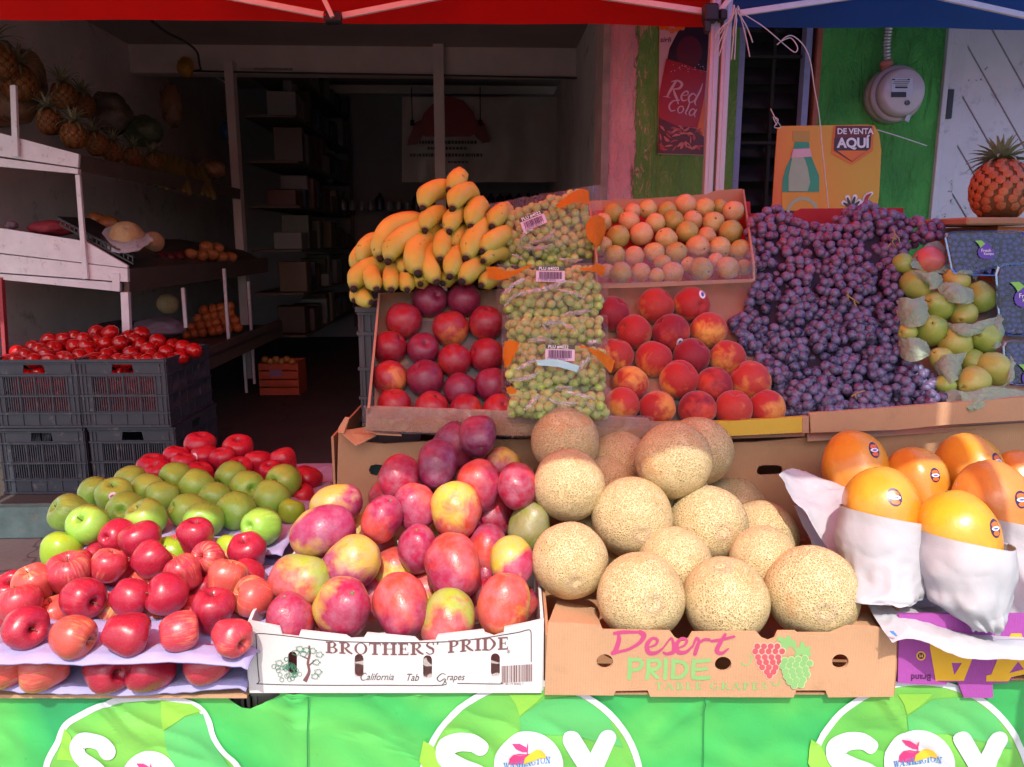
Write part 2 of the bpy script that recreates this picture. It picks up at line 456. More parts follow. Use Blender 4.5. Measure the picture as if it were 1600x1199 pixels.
for (u, v) in ((1487, 285), (1485, 300), (1484, 314), (1474, 335), (1474, 347), (1508, 322), (1540, 107), (1515, 126), (1524, 127), (1533, 124)):
    for k in range(3):
        uu = u+R.uniform(-3, 3); vv = v+R.uniform(-3, 3)
        mk.append(flat([[(uu, vv), (uu+R.uniform(1, 3), vv+R.uniform(-2, 2)), (uu+R.uniform(-2, 1), vv+R.uniform(1, 4))]],
                       lambda x_, y_, o: W(hitW(x_, y_, dy-.018)[0], dy-.018, hitW(x_, y_, dy-.018)[1])-dr.location))
obj('paint_chip', join_me(mk), M_black, dr)
wbox('facade_right', dx1+.01, 6.0, FY+.004, FY+.2, .152, 2.338, M_st2)

# ================================================================ tents
def onW(y0, par=None):
    loc = par.location if par is not None else Vector((0, 0, 0))
    def f(u, v, o=0.0):
        x, z = hitW(u, v, y0-o); return W(x, y0-o, z)-loc
    return f
TY1, TY0 = 2.93, .50
vz = hitW(500, 35, TY1)[1]
def tent(name, x0, x1, mat, label, fy=None):
    t = empty(name, W((x0+x1)/2, (TY0+TY1)/2, 0)); tag(t, label, 'canopy tent')
    L = -t.location
    def part(nm, me, m): return obj(nm, me, m, t)
    cx, cy = (x0+x1)/2, (TY0+TY1)/2; zt = vz+.26; pk = zt+.55
    # roof: four sagging faces
    def roofz(x, y):
        a = max(abs(x-cx)/((x1-x0)/2), abs(y-cy)/((TY1-TY0)/2)); return pk+(zt-pk)*(a**.9)+.012*math.sin(x*9)*a*(1-a)
    nx_, ny_ = 28, 24; vs = []; fs = []
    for j in range(ny_+1):
        for i in range(nx_+1):
            x = x0+(x1-x0)*i/nx_; y = TY0+(TY1-TY0)*j/ny_
            if name == 'blue_canopy' and i == 0: x += .052 if y < .66 else -.045
            vs.append(W(x, y, roofz(x, y))+L)
    for j in range(ny_):
        for i in range(nx_): k = j*(nx_+1)+i; fs.append((k, k+1, k+nx_+2, k+nx_+1))
    part('roof', me_from(vs, fs, True), mat)
    def val(y, side, zb):
        vs, fs = [], []; n = 60
        for i in range(n+1):
            x = x0+(x1-x0)*i/n
            if name == 'blue_canopy' and i == 0 and side < 0: x += .052
            for k in range(5):
                zz = zb+(zt-zb)*k/4; yy = y+side*.006*math.sin(x*11+k)*(1-k/4)
                vs.append(W(x, yy, zz+.003*math.sin(x*5)*(1-k/4))+L)
        for i in range(n):
            for k in range(4): a = i*5+k; fs.append((a, a+1, a+6, a+5))
        part('valance', me_from(vs, fs, True), mat)
    val(TY1, 1, vz); val(TY0, -1, FRONTZ)
    ym = TY1-.05
    for sx in (x0+.035, x1-.035):
        for yy in (TY1-.045, TY0+.05):
            sx2 = sx+(.045 if (name == 'blue_canopy' and yy < 1 and sx < 2) else 0)
            leg = prism([W(sx2+a, yy+b, .002)+L for a, b in ((-.016, -.016), (.016, -.016), (.016, .016), (-.016, .016))], (0, 0, zt-.03), .003)
            lg = part('leg', leg, M_pole)
            gr = prism([W(sx2+a, yy-.0165, .02)+L for a in (-.003, .003)]+[W(sx2+a, yy-.0185, .02)+L for a in (.003, -.003)], (0, 0, zt-.1))
            obj('leg_groove', gr, M_pole, lg)
    return t, L
FRONTZ = 2.00
rt, RL = tent('red_canopy', -2.27, hitW(1116, 60, 2.885)[0]+.035, M_red, 'red pop-up canopy shading the left and middle of the fruit stand')
bt, BL = tent('blue_canopy', hitW(1134, 60, 2.885)[0]-.035, 3.8, M_blue, 'blue pop-up canopy shading the right end of the fruit stand')
def bar(par, a, b, y, w=9.5, dep=.014):
    f = onW(y, par); (u0, v0), (u1, v1) = a, b
    d = Vector((u1-u0, v1-v0)).normalized(); n = Vector((-d.y, d.x))*w/2
    me = prism([f(u0+n.x, v0+n.y), f(u1+n.x, v1+n.y), f(u1-n.x, v1-n.y), f(u0-n.x, v0-n.y)], W(0, dep, 0), .0015)
    return obj('truss_bar', me, M_bar, par)
bar(rt, (330, -11), (506, 23), 2.87); bar(rt, (534, 24), (720, -12), 2.87); bar(rt, (930, -8), (1104, 18), 2.87)
bar(rt, (500, -14), (519, 26), 2.80, 7); bar(bt, (1156, 20), (1345, -8), 2.85); bar(bt, (1450, -10), (1640, 32), 2.86); bar(bt, (1126, 16), (1150, -14), 2.84, 8)
def joint(par, u, v, w, h, y):
    f = onW(y, par); return obj('joint', prism([f(u-w, v-h), f(u+w, v-h), f(u+w, v+h), f(u-w, v+h)], W(0, .05, 0), .006), M_black, par)
joint(rt, 518, 25, 13, 9, 2.84); joint(rt, 1113, 18, 11, 14, 2.82); joint(bt, 1131, 22, 6, 9, 2.83)
obj('bolt_head', prism([onW(2.838, rt)(*c) for c in circ(507, 23, 2.2, 8)], W(0, -.003, 0)), M_red, rt)
obj('corner_bracket', prism([onW(2.80, rt)(*c) for c in ((1101, 30), (1112, 34), (1110, 52), (1103, 50))], W(0, .03, 0), .004), M_black, rt)
# strings tied round the poles
def string(name, pl, y, label, r=.0016, spread=1):
    ms = []
    for q in pl:
        f = onW(y); ms.append(tube(spline([f(u, v, R.uniform(-.01, .02)*spread) for u, v in q], 5), r, 5))
    return tag(obj(name, join_me(ms), M_string), label, 'string')
ends = []
for k in range(13):
    a = R.uniform(-1, 1); ln = R.uniform(25, 75)
    ends.append([(1150+R.uniform(-6, 6), 10+R.uniform(-4, 6)), (1150+a*10, 22+R.uniform(0, 10)), (1148+a*22, 22+ln*.55), (1146+a*32, 22+ln)])
string('tied_string', ends, 2.80, 'frayed white string bundle knotted where the two canopies meet', .0022)
string('loose_string', [[(1158, 20), (1190, 40), (1212, 58), (1228, 72), (1242, 82), (1246, 74), (1236, 60), (1222, 64), (1214, 70)],
                        [(1215, 70), (1228, 58), (1240, 57), (1256, 72), (1266, 95), (1272, 135), (1280, 180), (1284, 225), (1288, 262), (1292, 300), (1295, 330)]],
       2.72, 'thin white string looping down from the poles across the dark window', .0018)
string('sign_string', [[(1204, 170), (1212, 186), (1220, 199), (1210, 199), (1216, 188), (1208, 183), (1214, 196)]], 2.83, 'short knotted white string at the top left corner of the orange sign', .0018)
string('sign_string', [[(1370, 203), (1400, 212), (1448, 228)]], 2.83, 'straight white string from the orange sign to the green wall', .0018)
# ---------------------------------------------------------------- meter
M_meter = plain('pale_meter_housing', C('a79ba0'), .35, .06, 12, .08, .001)
M_glassy = plain('meter_face', C('b9b2b8'), .22, .05, 10, .03, .001)
M_label = plain('printed_white_label', C('b9bfca'), .5, .03, 30, .02, .0005)
M_ink = plain('dark_ink', C('2c2a35'), .6, .05, 30, .02, .0005)
M_pinkpl = plain('faded_pink_plastic', C('b9756c'), .5, .1, 20, .1, .001)
mx, mz = hitW(1398, 148, FY-.05); mr_ = .114
mt = empty('electricity_meter', W(mx, FY, mz)); tag(mt, 'round grey electricity meter on the green wall under a corrugated conduit', 'electricity meter')
RX = Matrix.Rotation(math.radians(90), 4, 'X')
def wlathe(prof, par, off=(0, 0, 0), n=32):
    me = lathe(prof, n); me.transform(WR.to_3x3().to_4x4() @ Matrix.Translation(Vector(off)) @ RX); return me
obj('housing', wlathe([(.02, 0), (mr_, 0), (mr_, .035), (mr_*.97, .045), (mr_*.97, .055), (mr_*1.0, .058), (mr_*1.0, .072), (mr_*.94, .078), (mr_*.9, .079), (.02, .08)], mt), M_meter, mt)
obj('cover', wlathe([(.02, .078), (mr_*.86, .078), (mr_*.84, .105), (mr_*.78, .122), (mr_*.7, .128), (.01, .129)], mt), M_glassy, mt)
def wl(u0, v0, u1, v1, y): 
    f = onW(y, mt); return [f(u0, v0), f(u1, v0), f(u1, v1), f(u0, v1)]
obj('rating_plate', prism(wl(1393, 122, 1426, 153, FY-.131), W(0, .004, 0)), M_label, mt)
obj('display', prism(wl(1393, 144, 1416, 152, FY-.134), W(0, .002, 0)), M_ink, mt)
ls = []
for k, (a, b, v, h) in enumerate(((1394, 1399, 123.5, 2), (1401, 1420, 124.5, .8), (1397, 1422, 127.5, .8), (1395, 1420, 130, .8), (1399, 1418, 132.8, .8), (1399, 1418, 135.5, 2.6), (1418, 1422, 123.5, 2))):
    ls.append(prism(wl(a, v, b, v+h, FY-.1325), W(0, .001, 0)))
obj('plate_lettering', join_me(ls), M_ink, mt)
obj('keyhole', prism([onW(FY-.128, mt)(*c) for c in circ(1417, 161, 4, 12)], W(0, -.006, 0)), M_crate, mt)
obj('seal_tag', prism([onW(FY-.09, mt)(*c) for c in ((1418, 178), (1424, 180), (1420, 191), (1413, 188))], W(0, .006, 0), .001), M_label, mt)
obj('seal_wire', tube([onW(FY-.085, mt)(*c) for c in ((1428, 170), (1421, 174), (1424, 179), (1419, 181), (1408, 184))], .0012, 5), M_steel, mt)
cd = empty('conduit', W(*[hitW(1385, 100, FY-.06)[0], FY-.02, hitW(1385, 100, FY-.06)[1]])); tag(cd, 'grey corrugated flexible conduit rising from the round meter', 'conduit')
f = onW(FY-.05, cd); pp = spline([f(1391, 20), f(1388, 45), f(1385, 72), f(1386, 98)], 16); rr = [.0165 if i % 2 else .0135 for i in range(len(pp))]
pp = spline([f(1391, 20), f(1388, 45), f(1385, 72), f(1386, 98)], 22); rr = [.0180 if (i//2) % 2 else .0145 for i in range(len(pp))]
obj('hose', tube(pp, rr, 14), M_steel, cd)
obj('coupling', tube([f(1385, 95), f(1385, 99), f(1385, 103), f(1385, 104), f(1384, 114)], [.021, .026, .026, .021, .019], 14), M_pinkpl, cd)
# ---------------------------------------------------------------- cola poster
def printed(name, col, rough=.35): return plain(name, col, rough, .05, 18, .03, .0005)
K_red = printed('cola_red_print', C('a80f16')); K_dark = printed('dark_cola_print', C('2a0a0e')); K_deep = printed('deep_red_print', C('5d0c12'))
K_pink = printed('pale_pink_print', C('d6a3ad')); K_white = printed('white_print', C('e4dfe0')); K_orange = printed('orange_print', C('e06c16')); K_yel = printed('amber_print', C('d98e1c'))
K_maroon = printed('maroon_print', C('6a1322')); K_purple = printed('dark_purple_print', C('3a1430')); K_green = printed('bottle_green_print', C('2f8f6c')); K_pale = printed('pale_grey_green_print', C('9fa98c')); K_gold = printed('dull_gold_print', C('b98a2e'))
f0 = onW(FY-.006)
po = obj('cola_poster', prism([f0(1031, 20), f0(1110, 20), f0(1099, 243), f0(1028, 241)], W(0, .003, 0)), K_pink)
tag(po, 'tall red cola poster with a tilted bottle pasted on the green stucco', 'poster')
def pr(par, name, outs, mat, y, ml=None): return obj(name, flat(outs, lambda u, v, o: onW(y)(u, v, 0)), mat, par)
y = FY-.008
pr(po, 'bottle_picture', [[(1075, 21), (1109.5, 21), (1105, 100), (1104, 112), (1042, 96), (1046, 76), (1056, 56)]], K_dark, y)
pr(po, 'bottle_shine', [circ(1077, 82, 20, 20, 26)], K_deep, y-.0015)
pr(po, 'bottle_label', [[(1041, 92), (1062, 98), (1104, 113), (1101, 150), (1090, 200), (1060, 198), (1029, 184), (1029.5, 150)]], K_red, y-.003)
pr(po, 'ice_picture', [[(1029, 184), (1060, 196), (1092, 202), (1100, 214), (1099, 242), (1028, 240)]], K_deep, y-.0015)
cu = []
for k in range(34):
    cxx = R.uniform(1032, 1095); cyy = R.uniform(200, 238); a = R.uniform(0, 3)
    cu.append(brush([(cxx-6*math.cos(a), cyy-5*math.sin(a)), (cxx, cyy+R.uniform(-2, 2)), (cxx+6*math.cos(a), cyy+5*math.sin(a))], [1, R.uniform(2, 5), 1], 4))
for i, c in enumerate(cu):
    pass
obj('ice_highlight', join_me([flat([c], lambda u, v, o, i=i: onW(y-.0032-.00006*i)(u, v)) for i, c in enumerate(cu[:17])]), printed('dusty_red_print', C('b5383a')), po)
obj('ice_glint', join_me([flat([c], lambda u, v, o, i=i: onW(y-.0046-.00006*i)(u, v)) for i, c in enumerate(cu[17:])]), printed('coral_print', C('c96a5c')), po)
pr(po, 'fruit_picture', [[(1101, 150), (1094, 178), (1087, 205), (1099, 214), (1102, 170)]], K_orange, y-.0015)
sp_ = []
for k in range(26): sp_.append(circ(R.uniform(1048, 1100), 103+R.uniform(-3, 6)+abs(R.gauss(0, 3)), R.uniform(.4, 1.1), 6))
pr(po, 'droplet', sp_, K_pink, y-.0045)
def tfn(u0, v0, y, par=None, ang=0, sx=1):
    ca, sa = math.cos(ang), math.sin(ang)
    return lambda x, yy, o: onW(y-o, par)(u0+(x*sx)*ca-(-yy)*sa, v0+(x*sx)*sa+(-yy)*ca)
# swashy lettering by brush strokes (local em: x right, y up, in photo pixels)
def lett(par, name, lst, u0, v0, y, mat, ang=0, k=1.0, wk=1.0):
    f = tfn(u0, v0, y, None, ang)
    return obj(name, strokes([([(px*k, py*k) for px, py in p], ([q*wk*k for q in wd] if hasattr(wd, '__len__') else wd*wk*k)) for p, wd in lst], f, 5), mat, par)
Red = [([(6, 0), (9, 12), (14, 28)], [2.2, 4.2, 3.4]), ([(7, 25), (16, 29), (24, 26), (22, 18), (12, 14)], [1.2, 2.6, 4, 3.4, 1.4]), ([(13, 14), (18, 6), (24, -1), (27, 0)], [2, 4, 3, 1]),
       ([(0, -1), (6, 0), (11, 0)], [.8, 1.6, .8]), ([(29, 8), (37, 11), (36, 16), (31, 14), (28, 6), (32, 0), (38, 3)], [1, 1.4, 2.6, 2.2, 3, 2.6, 1]),
       ([(51, 12), (45, 15), (40, 8), (43, 0), (49, 4), (52, 12)], [1.6, 2.4, 3.2, 2.6, 1.6, 2]), ([(56, 34), (55, 22), (51, 4), (54, -2)], [1, 2.8, 3.2, 1.2])]
lett(po, 'lettering', Red, 1036.5, 150, y-.006, K_pink, math.radians(14), .98)
Cola = [([(16, 16), (13, 20), (7, 19), (2, 12), (2, 5), (7, 0), (14, 3)], [2.6, 1.8, 2.4, 3.2, 3.2, 2.6, 1.2]), ([(25, 13), (20, 11), (18, 5), (21, 0), (26, 2), (28, 8), (25, 13)], [1.8, 2.2, 2.6, 2.0, 2.2, 2.4, 1.8]),
        ([(36, 23), (35, 12), (33, 3), (36, 0)], [1.8, 2.8, 2.6, 1.2]), ([(49, 11), (44, 13), (40, 7), (41, 1), (46, 2), (49, 9)], [1.8, 2, 2.6, 2.2, 1.6, 1.8]), ([(51, 13), (49, 4), (52, 0)], [2.2, 2.6, 1.2])]
lett(po, 'lettering', Cola, 1043, 172, y-.0058, K_pink, math.radians(14), .86)
obj('lettering', text('sirli', 12, tfn(1031, 66, y-.002), .2), K_dark, po)
obj('fruit_print', join_me([flat([circ(1030+4+i*8, 46+R.uniform(-4, 3), 4.5, 10)], lambda u, v, o, i=i: onW(y-.002-.0002*i)(u, v)) for i in range(5)]), K_orange, po)
# ---------------------------------------------------------------- orange sign
SGY = 2.95
M_board = None
a = N('orange_to_amber_print'); v_ = a.coord('Object'); xx = a.n('SeparateXYZ', {0: v_}).outputs
g = a.math('ADD', a.math('MULTIPLY', xx[0], 2.6), a.math('MULTIPLY', xx[2], 1.4))
g = a.math('ADD', g, a.math('MULTIPLY', a.noise(v_, 6).outputs[0], .25))
colr = a.ramp(a.mr(g, -.35, .6), [(0, C('d8601a')), (.5, C('dd8a1c')), (1, C('cf9a22'))])
M_board = a.pbr(colr, .35)
f = onW(SGY); org = f(1290, 325)
sg = obj('sale_sign', prism([f(*c)-org for c in [(1222, 197), (1355, 195), (1367, 197), (1374, 210), (1377, 235), (1374, 300), (1371, 330), (1206, 330), (1212, 240), (1215, 200)]], W(0, .006, 0), .001), M_board)
sg.location = org; tag(sg, 'orange drink sign with a green bottle and an arrow badge standing behind the grapes', 'sign')
def ps(name, outs, mat, o): return obj(name, flat(outs, lambda u, v, _: onW(SGY-o)(u, v)-org), mat, sg)
ps('bottle_picture', [[(1242, 222), (1264, 222), (1266, 240), (1273, 258), (1280, 275), (1280, 300), (1222, 300), (1223, 280), (1228, 262), (1238, 242)]], K_green, .002)
ps('bottle_tint', [[(1238, 246), (1256, 245), (1262, 262), (1266, 285), (1262, 299), (1232, 299), (1232, 275)]], K_pale, .0034)
ps('bottle_cap', [[(1239, 205), (1265, 205), (1265, 221), (1239, 221)]], K_gold, .002)
ps('bottle_collar', [[(1240, 233), (1266, 232), (1269, 245), (1236, 247)]], K_pink, .0048)
ps('bottle_label', [[(1222, 301), (1279, 301), (1279, 329), (1222, 329)]], K_yel, .002)
ps('slice_picture', [circ(1254, 332, 25, 24, 24), circ(1254, 332, 20, 24, 19)], K_pale, .0034)
ps('badge_border', [[(1303, 196), (1366, 196), (1364, 236), (1331, 258), (1299, 240)]], K_orange, .002)
ps('badge', [[(1306, 197), (1363, 197), (1360, 232), (1331, 253), (1303, 235)]], K_maroon, .0032)
ps('badge_lower', [[(1304, 216), (1361.5, 214), (1360, 232), (1331, 253), (1303, 235)]], K_purple, .0042)
ps('arrow', [[(1308, 235.5), (1355, 235.5), (1331, 252)]], K_orange, .0052)
def tl(s, size, u, v, o, bold=.0, sx=1, ang=0, mat=K_white, shear=0):
    ca, sa = math.cos(ang), math.sin(ang)
    return obj('lettering', text(s, size, lambda x, y_, _: onW(SGY-o)(u+x*sx*ca+y_*sa, v+x*sx*sa-y_*ca)-org, shear, bold, .98), mat, sg)
tl('DE VENTA', 12.5, 1308, 209.5, .0062, .32, .98)
tl('AQUÍ', 21, 1308.5, 230.5, .0062, .8, .98)
lf = []
for (a_, ln) in ((-2.5, 13), (-1.9, 16), (-1.25, 17), (-.7, 15)):
    lf.append(brush([(1330, 326), (1330+math.cos(a_)*ln*.6, 326+math.sin(a_)*ln*.6), (1330+math.cos(a_)*ln*1.05, 326+math.sin(a_)*ln*1.05)], [1.5, 4.5, 3], 4))
obj('leaf_emblem_border', join_me([flat([brush([(1330, 326), (1330+math.cos(a_)*ln*1.12, 326+math.sin(a_)*ln*1.12)], [3, 8], 3)], lambda u, v, _, i=i: onW(SGY-.002-.0002*i)(u, v)-org) for i, (a_, ln) in enumerate(((-2.5, 13), (-1.9, 16), (-1.25, 17), (-.7, 15)))]), K_white, sg)
obj('leaf_emblem', join_me([flat([c], lambda u, v, _, i=i: onW(SGY-.0042-.0002*i)(u, v)-org) for i, c in enumerate(lf)]), K_dark, sg)
ps('emblem_border', [brush([(1338, 326), (1350, 318), (1354, 308), (1362, 302)], [4, 8, 9, 5], 4)], K_white, .0030)
ps('red_emblem', [brush([(1340, 326), (1351, 318), (1355, 308), (1361, 303)], [2, 5, 6, 2], 4)], K_red, .0052)
# ================================================================ cardboard, paper, banner materials
def card(name, base, var=.10, crin=.42):
    a = N(name); v = a.coord('Object')
    n1 = a.noise(v, 6, 5, .6).outputs[0]; fib = a.noise(a.vm('MULTIPLY', v, (60, 60, 900)).outputs[0], 1.0, 3).outputs[0]
    sp_ = a.noise(v, 260, 2).outputs[0]
    c = a.mix(a.mr(n1, .3, .7), tuple(x*(1-var*1.8) for x in base[:3])+(1,), base)
    c = a.mix(a.math('MULTIPLY', a.mr(sp_, .6, .75), .25), c, tuple(x*.6 for x in base[:3])+(1,))
    st = a.mr(a.noise(v, 11, 6, .7, .5).outputs[0], .62, .72)
    c = a.mix(a.math('MULTIPLY', st, .22), c, tuple(x*.5 for x in base[:3])+(1,))
    flute = a.n('TexWave', {'Vector': v, 'Scale': 75.0, 'Distortion': .3}, bands_direction='X').outputs['Fac']
    h = a.math('ADD', a.math('MULTIPLY', n1, 2.0), a.math('ADD', a.math('MULTIPLY', fib, .3), a.math('MULTIPLY', flute, .12)))
    return a.pbr(c, .78, a.bump(h, crin, .004))
M_card = card('brown_cardboard', C('b98d68')); M_card2 = card('tan_cardboard', C('c09470')); M_cardpink = card('cardboard_tray_board', C('b58a72'))
M_cardwhite = card('white_printed_cardboard', C('c9c6c6'), .04, .2); M_cardyel = card('yellow_printed_cardboard', C('c9a83a'), .05)
M_cardpurp = card('purple_printed_cardboard', C('a0479c'), .05); M_cardred = card('red_printed_cardboard', C('a51f22'), .05)
M_liner = card('grey_tray_liner', C('7f7a78'), .1)
M_inner = card('cardboard_inside', C('ad7f5c'), .1)
def pulp(name, base):
    a = N(name); v = a.coord('Object'); n1 = a.noise(v, 14, 4).outputs[0]; n2 = a.noise(v, 420, 3).outputs[0]
    c = a.mix(a.mr(n1, .3, .7), tuple(x*.86 for x in base[:3])+(1,), base)
    return a.pbr(c, .9, a.bump(a.math('ADD', n2, a.math('MULTIPLY', n1, 3)), .35, .002))
M_lav = pulp('lavender_moulded_pulp', C('a29bc9'))
def paperm(name, base, tr=.25, rough=.65, sc=22, bmp=.5):
    a = N(name); v = a.coord('Object')
    n1 = a.noise(v, sc, 5, .6, 1.5).outputs[0]; vo = a.n('TexVoronoi', {'Vector': a.vm('ADD', v, a.vm('SCALE', a.noise(v, 14, 3).outputs[1]).outputs[0]).outputs[0], 'Scale': sc*1.0}, feature='DISTANCE_TO_EDGE').outputs[0]
    c = a.mix(a.mr(n1, .3, .7), tuple(x*.93 for x in base[:3])+(1,), base)
    h = a.math('ADD', n1, a.math('MULTIPLY', a.mr(vo, 0, .12), .35 if bmp > .3 else .04))
    nb = a.bump(h, bmp, .008)
    b = a.n('BsdfPrincipled', {'Base Color': c, 'Roughness': rough, 'Normal': nb}); tl = a.n('BsdfTranslucent', {0: base, 'Normal': nb})
    mx = a.n('MixShader', {0: tr, 1: b.outputs[0], 2: tl.outputs[0]}); a.t.links.new(mx.outputs[0], a.out.inputs[0]); return a.m
M_paper = paperm('white_wrapping_paper', C('b4b6bc'), .12, .65, 9, .22); M_tissue = paperm('grey_green_tissue', C('b4c8ac'), .35, .6, 30)
def film(name, tint=(1, 1, 1, 1), amt=.05, sc=26, haze=.07):
    """clear crinkled wrap: see-through with glossy creases"""
    a = N(name); v = a.coord('Object')
    n1 = a.noise(v, sc, 4, .6, 2.2).outputs[0]
    rid = a.mr(a.math('ABSOLUTE', a.math('SUBTRACT', n1, .5)), 0, .03, 1, 0)
    nb = a.bump(a.math('ADD', a.math('MULTIPLY', n1, 2.0), a.math('MULTIPLY', rid, .4)), .9, .02)
    lw = a.n('LayerWeight', {0: .35, 'Normal': nb}).outputs['Fresnel']
    tr = a.n('BsdfTransparent', {0: tint}); gl = a.n('BsdfGlossy', {0: (1, 1, 1, 1), 1: .09, 'Normal': nb}); df = a.n('BsdfDiffuse', {0: (.8, .8, .8, 1), 'Normal': nb})
    m1 = a.n('MixShader', {0: haze, 1: tr.outputs[0], 2: df.outputs[0]})
    fac = a.math('MINIMUM', a.math('ADD', a.math('ADD', a.math('MULTIPLY', lw, .22), a.math('MULTIPLY', a.math('POWER', rid, 3.0), .45)), amt), 1.0)
    mx = a.n('MixShader', {0: fac, 1: m1.outputs[0], 2: gl.outputs[0]}); a.t.links.new(mx.outputs[0], a.out.inputs[0]); return a.m
M_film = film('clear_crinkled_film'); a = N('clear_bluish_plastic'); lw = a.n('LayerWeight', {0: .25}).outputs['Fresnel']; tr = a.n('BsdfTransparent', {0: (.84, .89, .97, 1)}); gl = a.n('BsdfGlossy', {0: (1, 1, 1, 1), 1: .06}); mx = a.n('MixShader', {0: a.math('ADD', a.math('MULTIPLY', lw, .6), .03), 1: tr.outputs[0], 2: gl.outputs[0]}); a.t.links.new(mx.outputs[0], a.out.inputs[0]); M_clam = a.m; M_fold = film('folded_film', (1, 1, 1, 1), .4, 30, .6)  # last film is whitened: bag crease highlights are put into its haze
M_orangefilm = paperm('orange_bag_print', C('ee8a12'), .35, .3, 60)

def onY(Y, loc=(0, 0, 0)):
    loc = Vector(loc)
    return lambda u, v, o=0.0: hitY(u, v, Y-o)-loc
def ornoise(p, s): return noise.noise(Vector(p)*s)
def crumple(p, amp, s):
    """sharp folds"""
    q = Vector(p)*s; a = 0; k = 1
    for i in range(3):
        a += (1-abs(noise.noise(q*k+Vector((i*7.3, 1.1*i, 3))))*2.6)*amp/k; k *= 2.1
    return a
def sheet(rows, nu=40, nv=40, amp=.004, s=14, seed=0, thick=0, spl=True):
    """surface through a grid of control points (rows of Vectors), creased"""
    cols = [spline(r, max(2, nu//(len(r)-1))) for r in rows]
    m = len(cols[0]); vs = []; n = None
    lanes = [spline([cols[j][i] for j in range(len(rows))], max(2, nv//(len(rows)-1))) for i in range(m)]
    n = len(lanes[0]); fs = []
    for i in range(m):
        for j in range(n):
            p = lanes[i][j]
            a = lanes[min(i+1, m-1)][j]-lanes[max(i-1, 0)][j]; b = lanes[i][min(j+1, n-1)]-lanes[i][max(j-1, 0)]
            nn = a.cross(b); nn = nn.normalized() if nn.length > 1e-9 else Vector((0, 0, 1))
            if nn.y > 0: nn = -nn
            sd_ = Vector((seed*3.1, seed*1.7, 0))
            vs.append(p+nn*(crumple(p+sd_, amp, s)+amp*1.2*noise.noise((p+sd_)*s*.45)))
    for i in range(m-1):
        for j in range(n-1): k = i*n+j; fs.append((k, k+1, k+n+1, k+n))
    return me_from(vs, fs, True)

# ================================================================ plastic crates
def crate(name, w_, d_, h_, loc, rot, label, mat, group=None, open_front=True):
    c = empty(name, loc, (0, 0, rot)); tag(c, label, 'crate', group)
    t = .005
    def face(nm, W_, M, holes=True):
        ol = [[(-W_/2, 0), (W_/2, 0), (W_/2+.006, h_), (-W_/2-.006, h_)]]
        if holes:
            ol.append([(-.050, h_*.80), (-.044, h_*.925), (.044, h_*.925), (.050, h_*.80)] if True else None)
            n = max(4, int(W_/.088)); xs0 = -W_/2+.045; tot = W_-.09; pw = tot/n
            for (z0, z1) in ((.49, .745), (.24, .455)):
                for i in range(n):
                    k = 6; iw = (pw-.010)/k
                    for j in range(k):
                        x0 = xs0+i*pw+.005+j*iw
                        ol.append([(x0+.0012, h_*z0), (x0+iw-.0034, h_*z0), (x0+iw-.0034, h_*z1), (x0+.0012, h_*z1)])
        me = flat(ol, None, t/2); me.transform(Matrix.Rotation(math.radians(90), 4, 'X')); me.transform(M); obj(nm, me, mat, c)
        b = []
        for zz, hh, dd in ((h_-.006, .012, .010), (h_*.945, .005, .006), (h_*.775, .008, .008), (h_*.47, .008, .008), (h_*.215, .008, .008), (.006, .010, .008)):
            b.append(((0, -dd/2-t/2-.0003, zz), (W_+.010, dd, hh)))
        n = max(4, int(W_/.088)); pw = (W_-.09)/n
        for i in range(n+1): b.append(((-W_/2+.045+i*pw, -.0045, h_*.39), (.004, .0042, h_*.74)))
        for s_ in (-1, 1): b.append(((s_*(W_/2-.004), -.0045, h_*.5), (.006, .006, h_*.96))); b.append(((s_*(W_/2-.022), -.0045, h_*.5), (.004, .0046, h_*.9)))
        obj('rib', boxes_me(b, M), mat, c)
    face('front_panel', w_, Matrix.Translation((0, t/2, 0)))
    face('side_panel', d_, Matrix.Translation((w_/2, d_/2, 0)) @ Matrix.Rotation(math.radians(90), 4, 'Z'))
    face('side_panel', d_, Matrix.Translation((-w_/2, d_/2, 0)) @ Matrix.Rotation(math.radians(-90), 4, 'Z'))
    face('back_panel', w_, Matrix.Translation((0, d_-t/2, 0)) @ Matrix.Rotation(math.radians(180), 4, 'Z'), False)
    obj('bottom', box_me((0, d_/2, .012), (w_-.012, d_-.012, .006)), mat, c)
    return c
# tomato crates on the shop floor
CH = .312
def cw(u0, u1, Y):
    a = hitY(u0, 650, Y); b = hitY(u1, 650, Y); return (a.x+b.x)/2, b.x-a.x
for (u, zb, Y, lab) in ((61, 0, 3.40, 'grey slatted plastic crate, bottom one of the pair at the far left'),
                        (61, 1, 3.39, 'grey slatted crate heaped with tomatoes, top one at the far left'),
                        (204, 0, 3.42, 'grey slatted plastic crate under the right heap of tomatoes'),
                        (198, 1, 3.40, 'grey slatted crate heaped with tomatoes, right one of the two top crates')):
    x = hitY(u, 650, Y).x
    crate('plastic_crate', .375, .52, CH, (x, Y, .152+zb*(CH+.004)), .02, lab, M_crate, None)
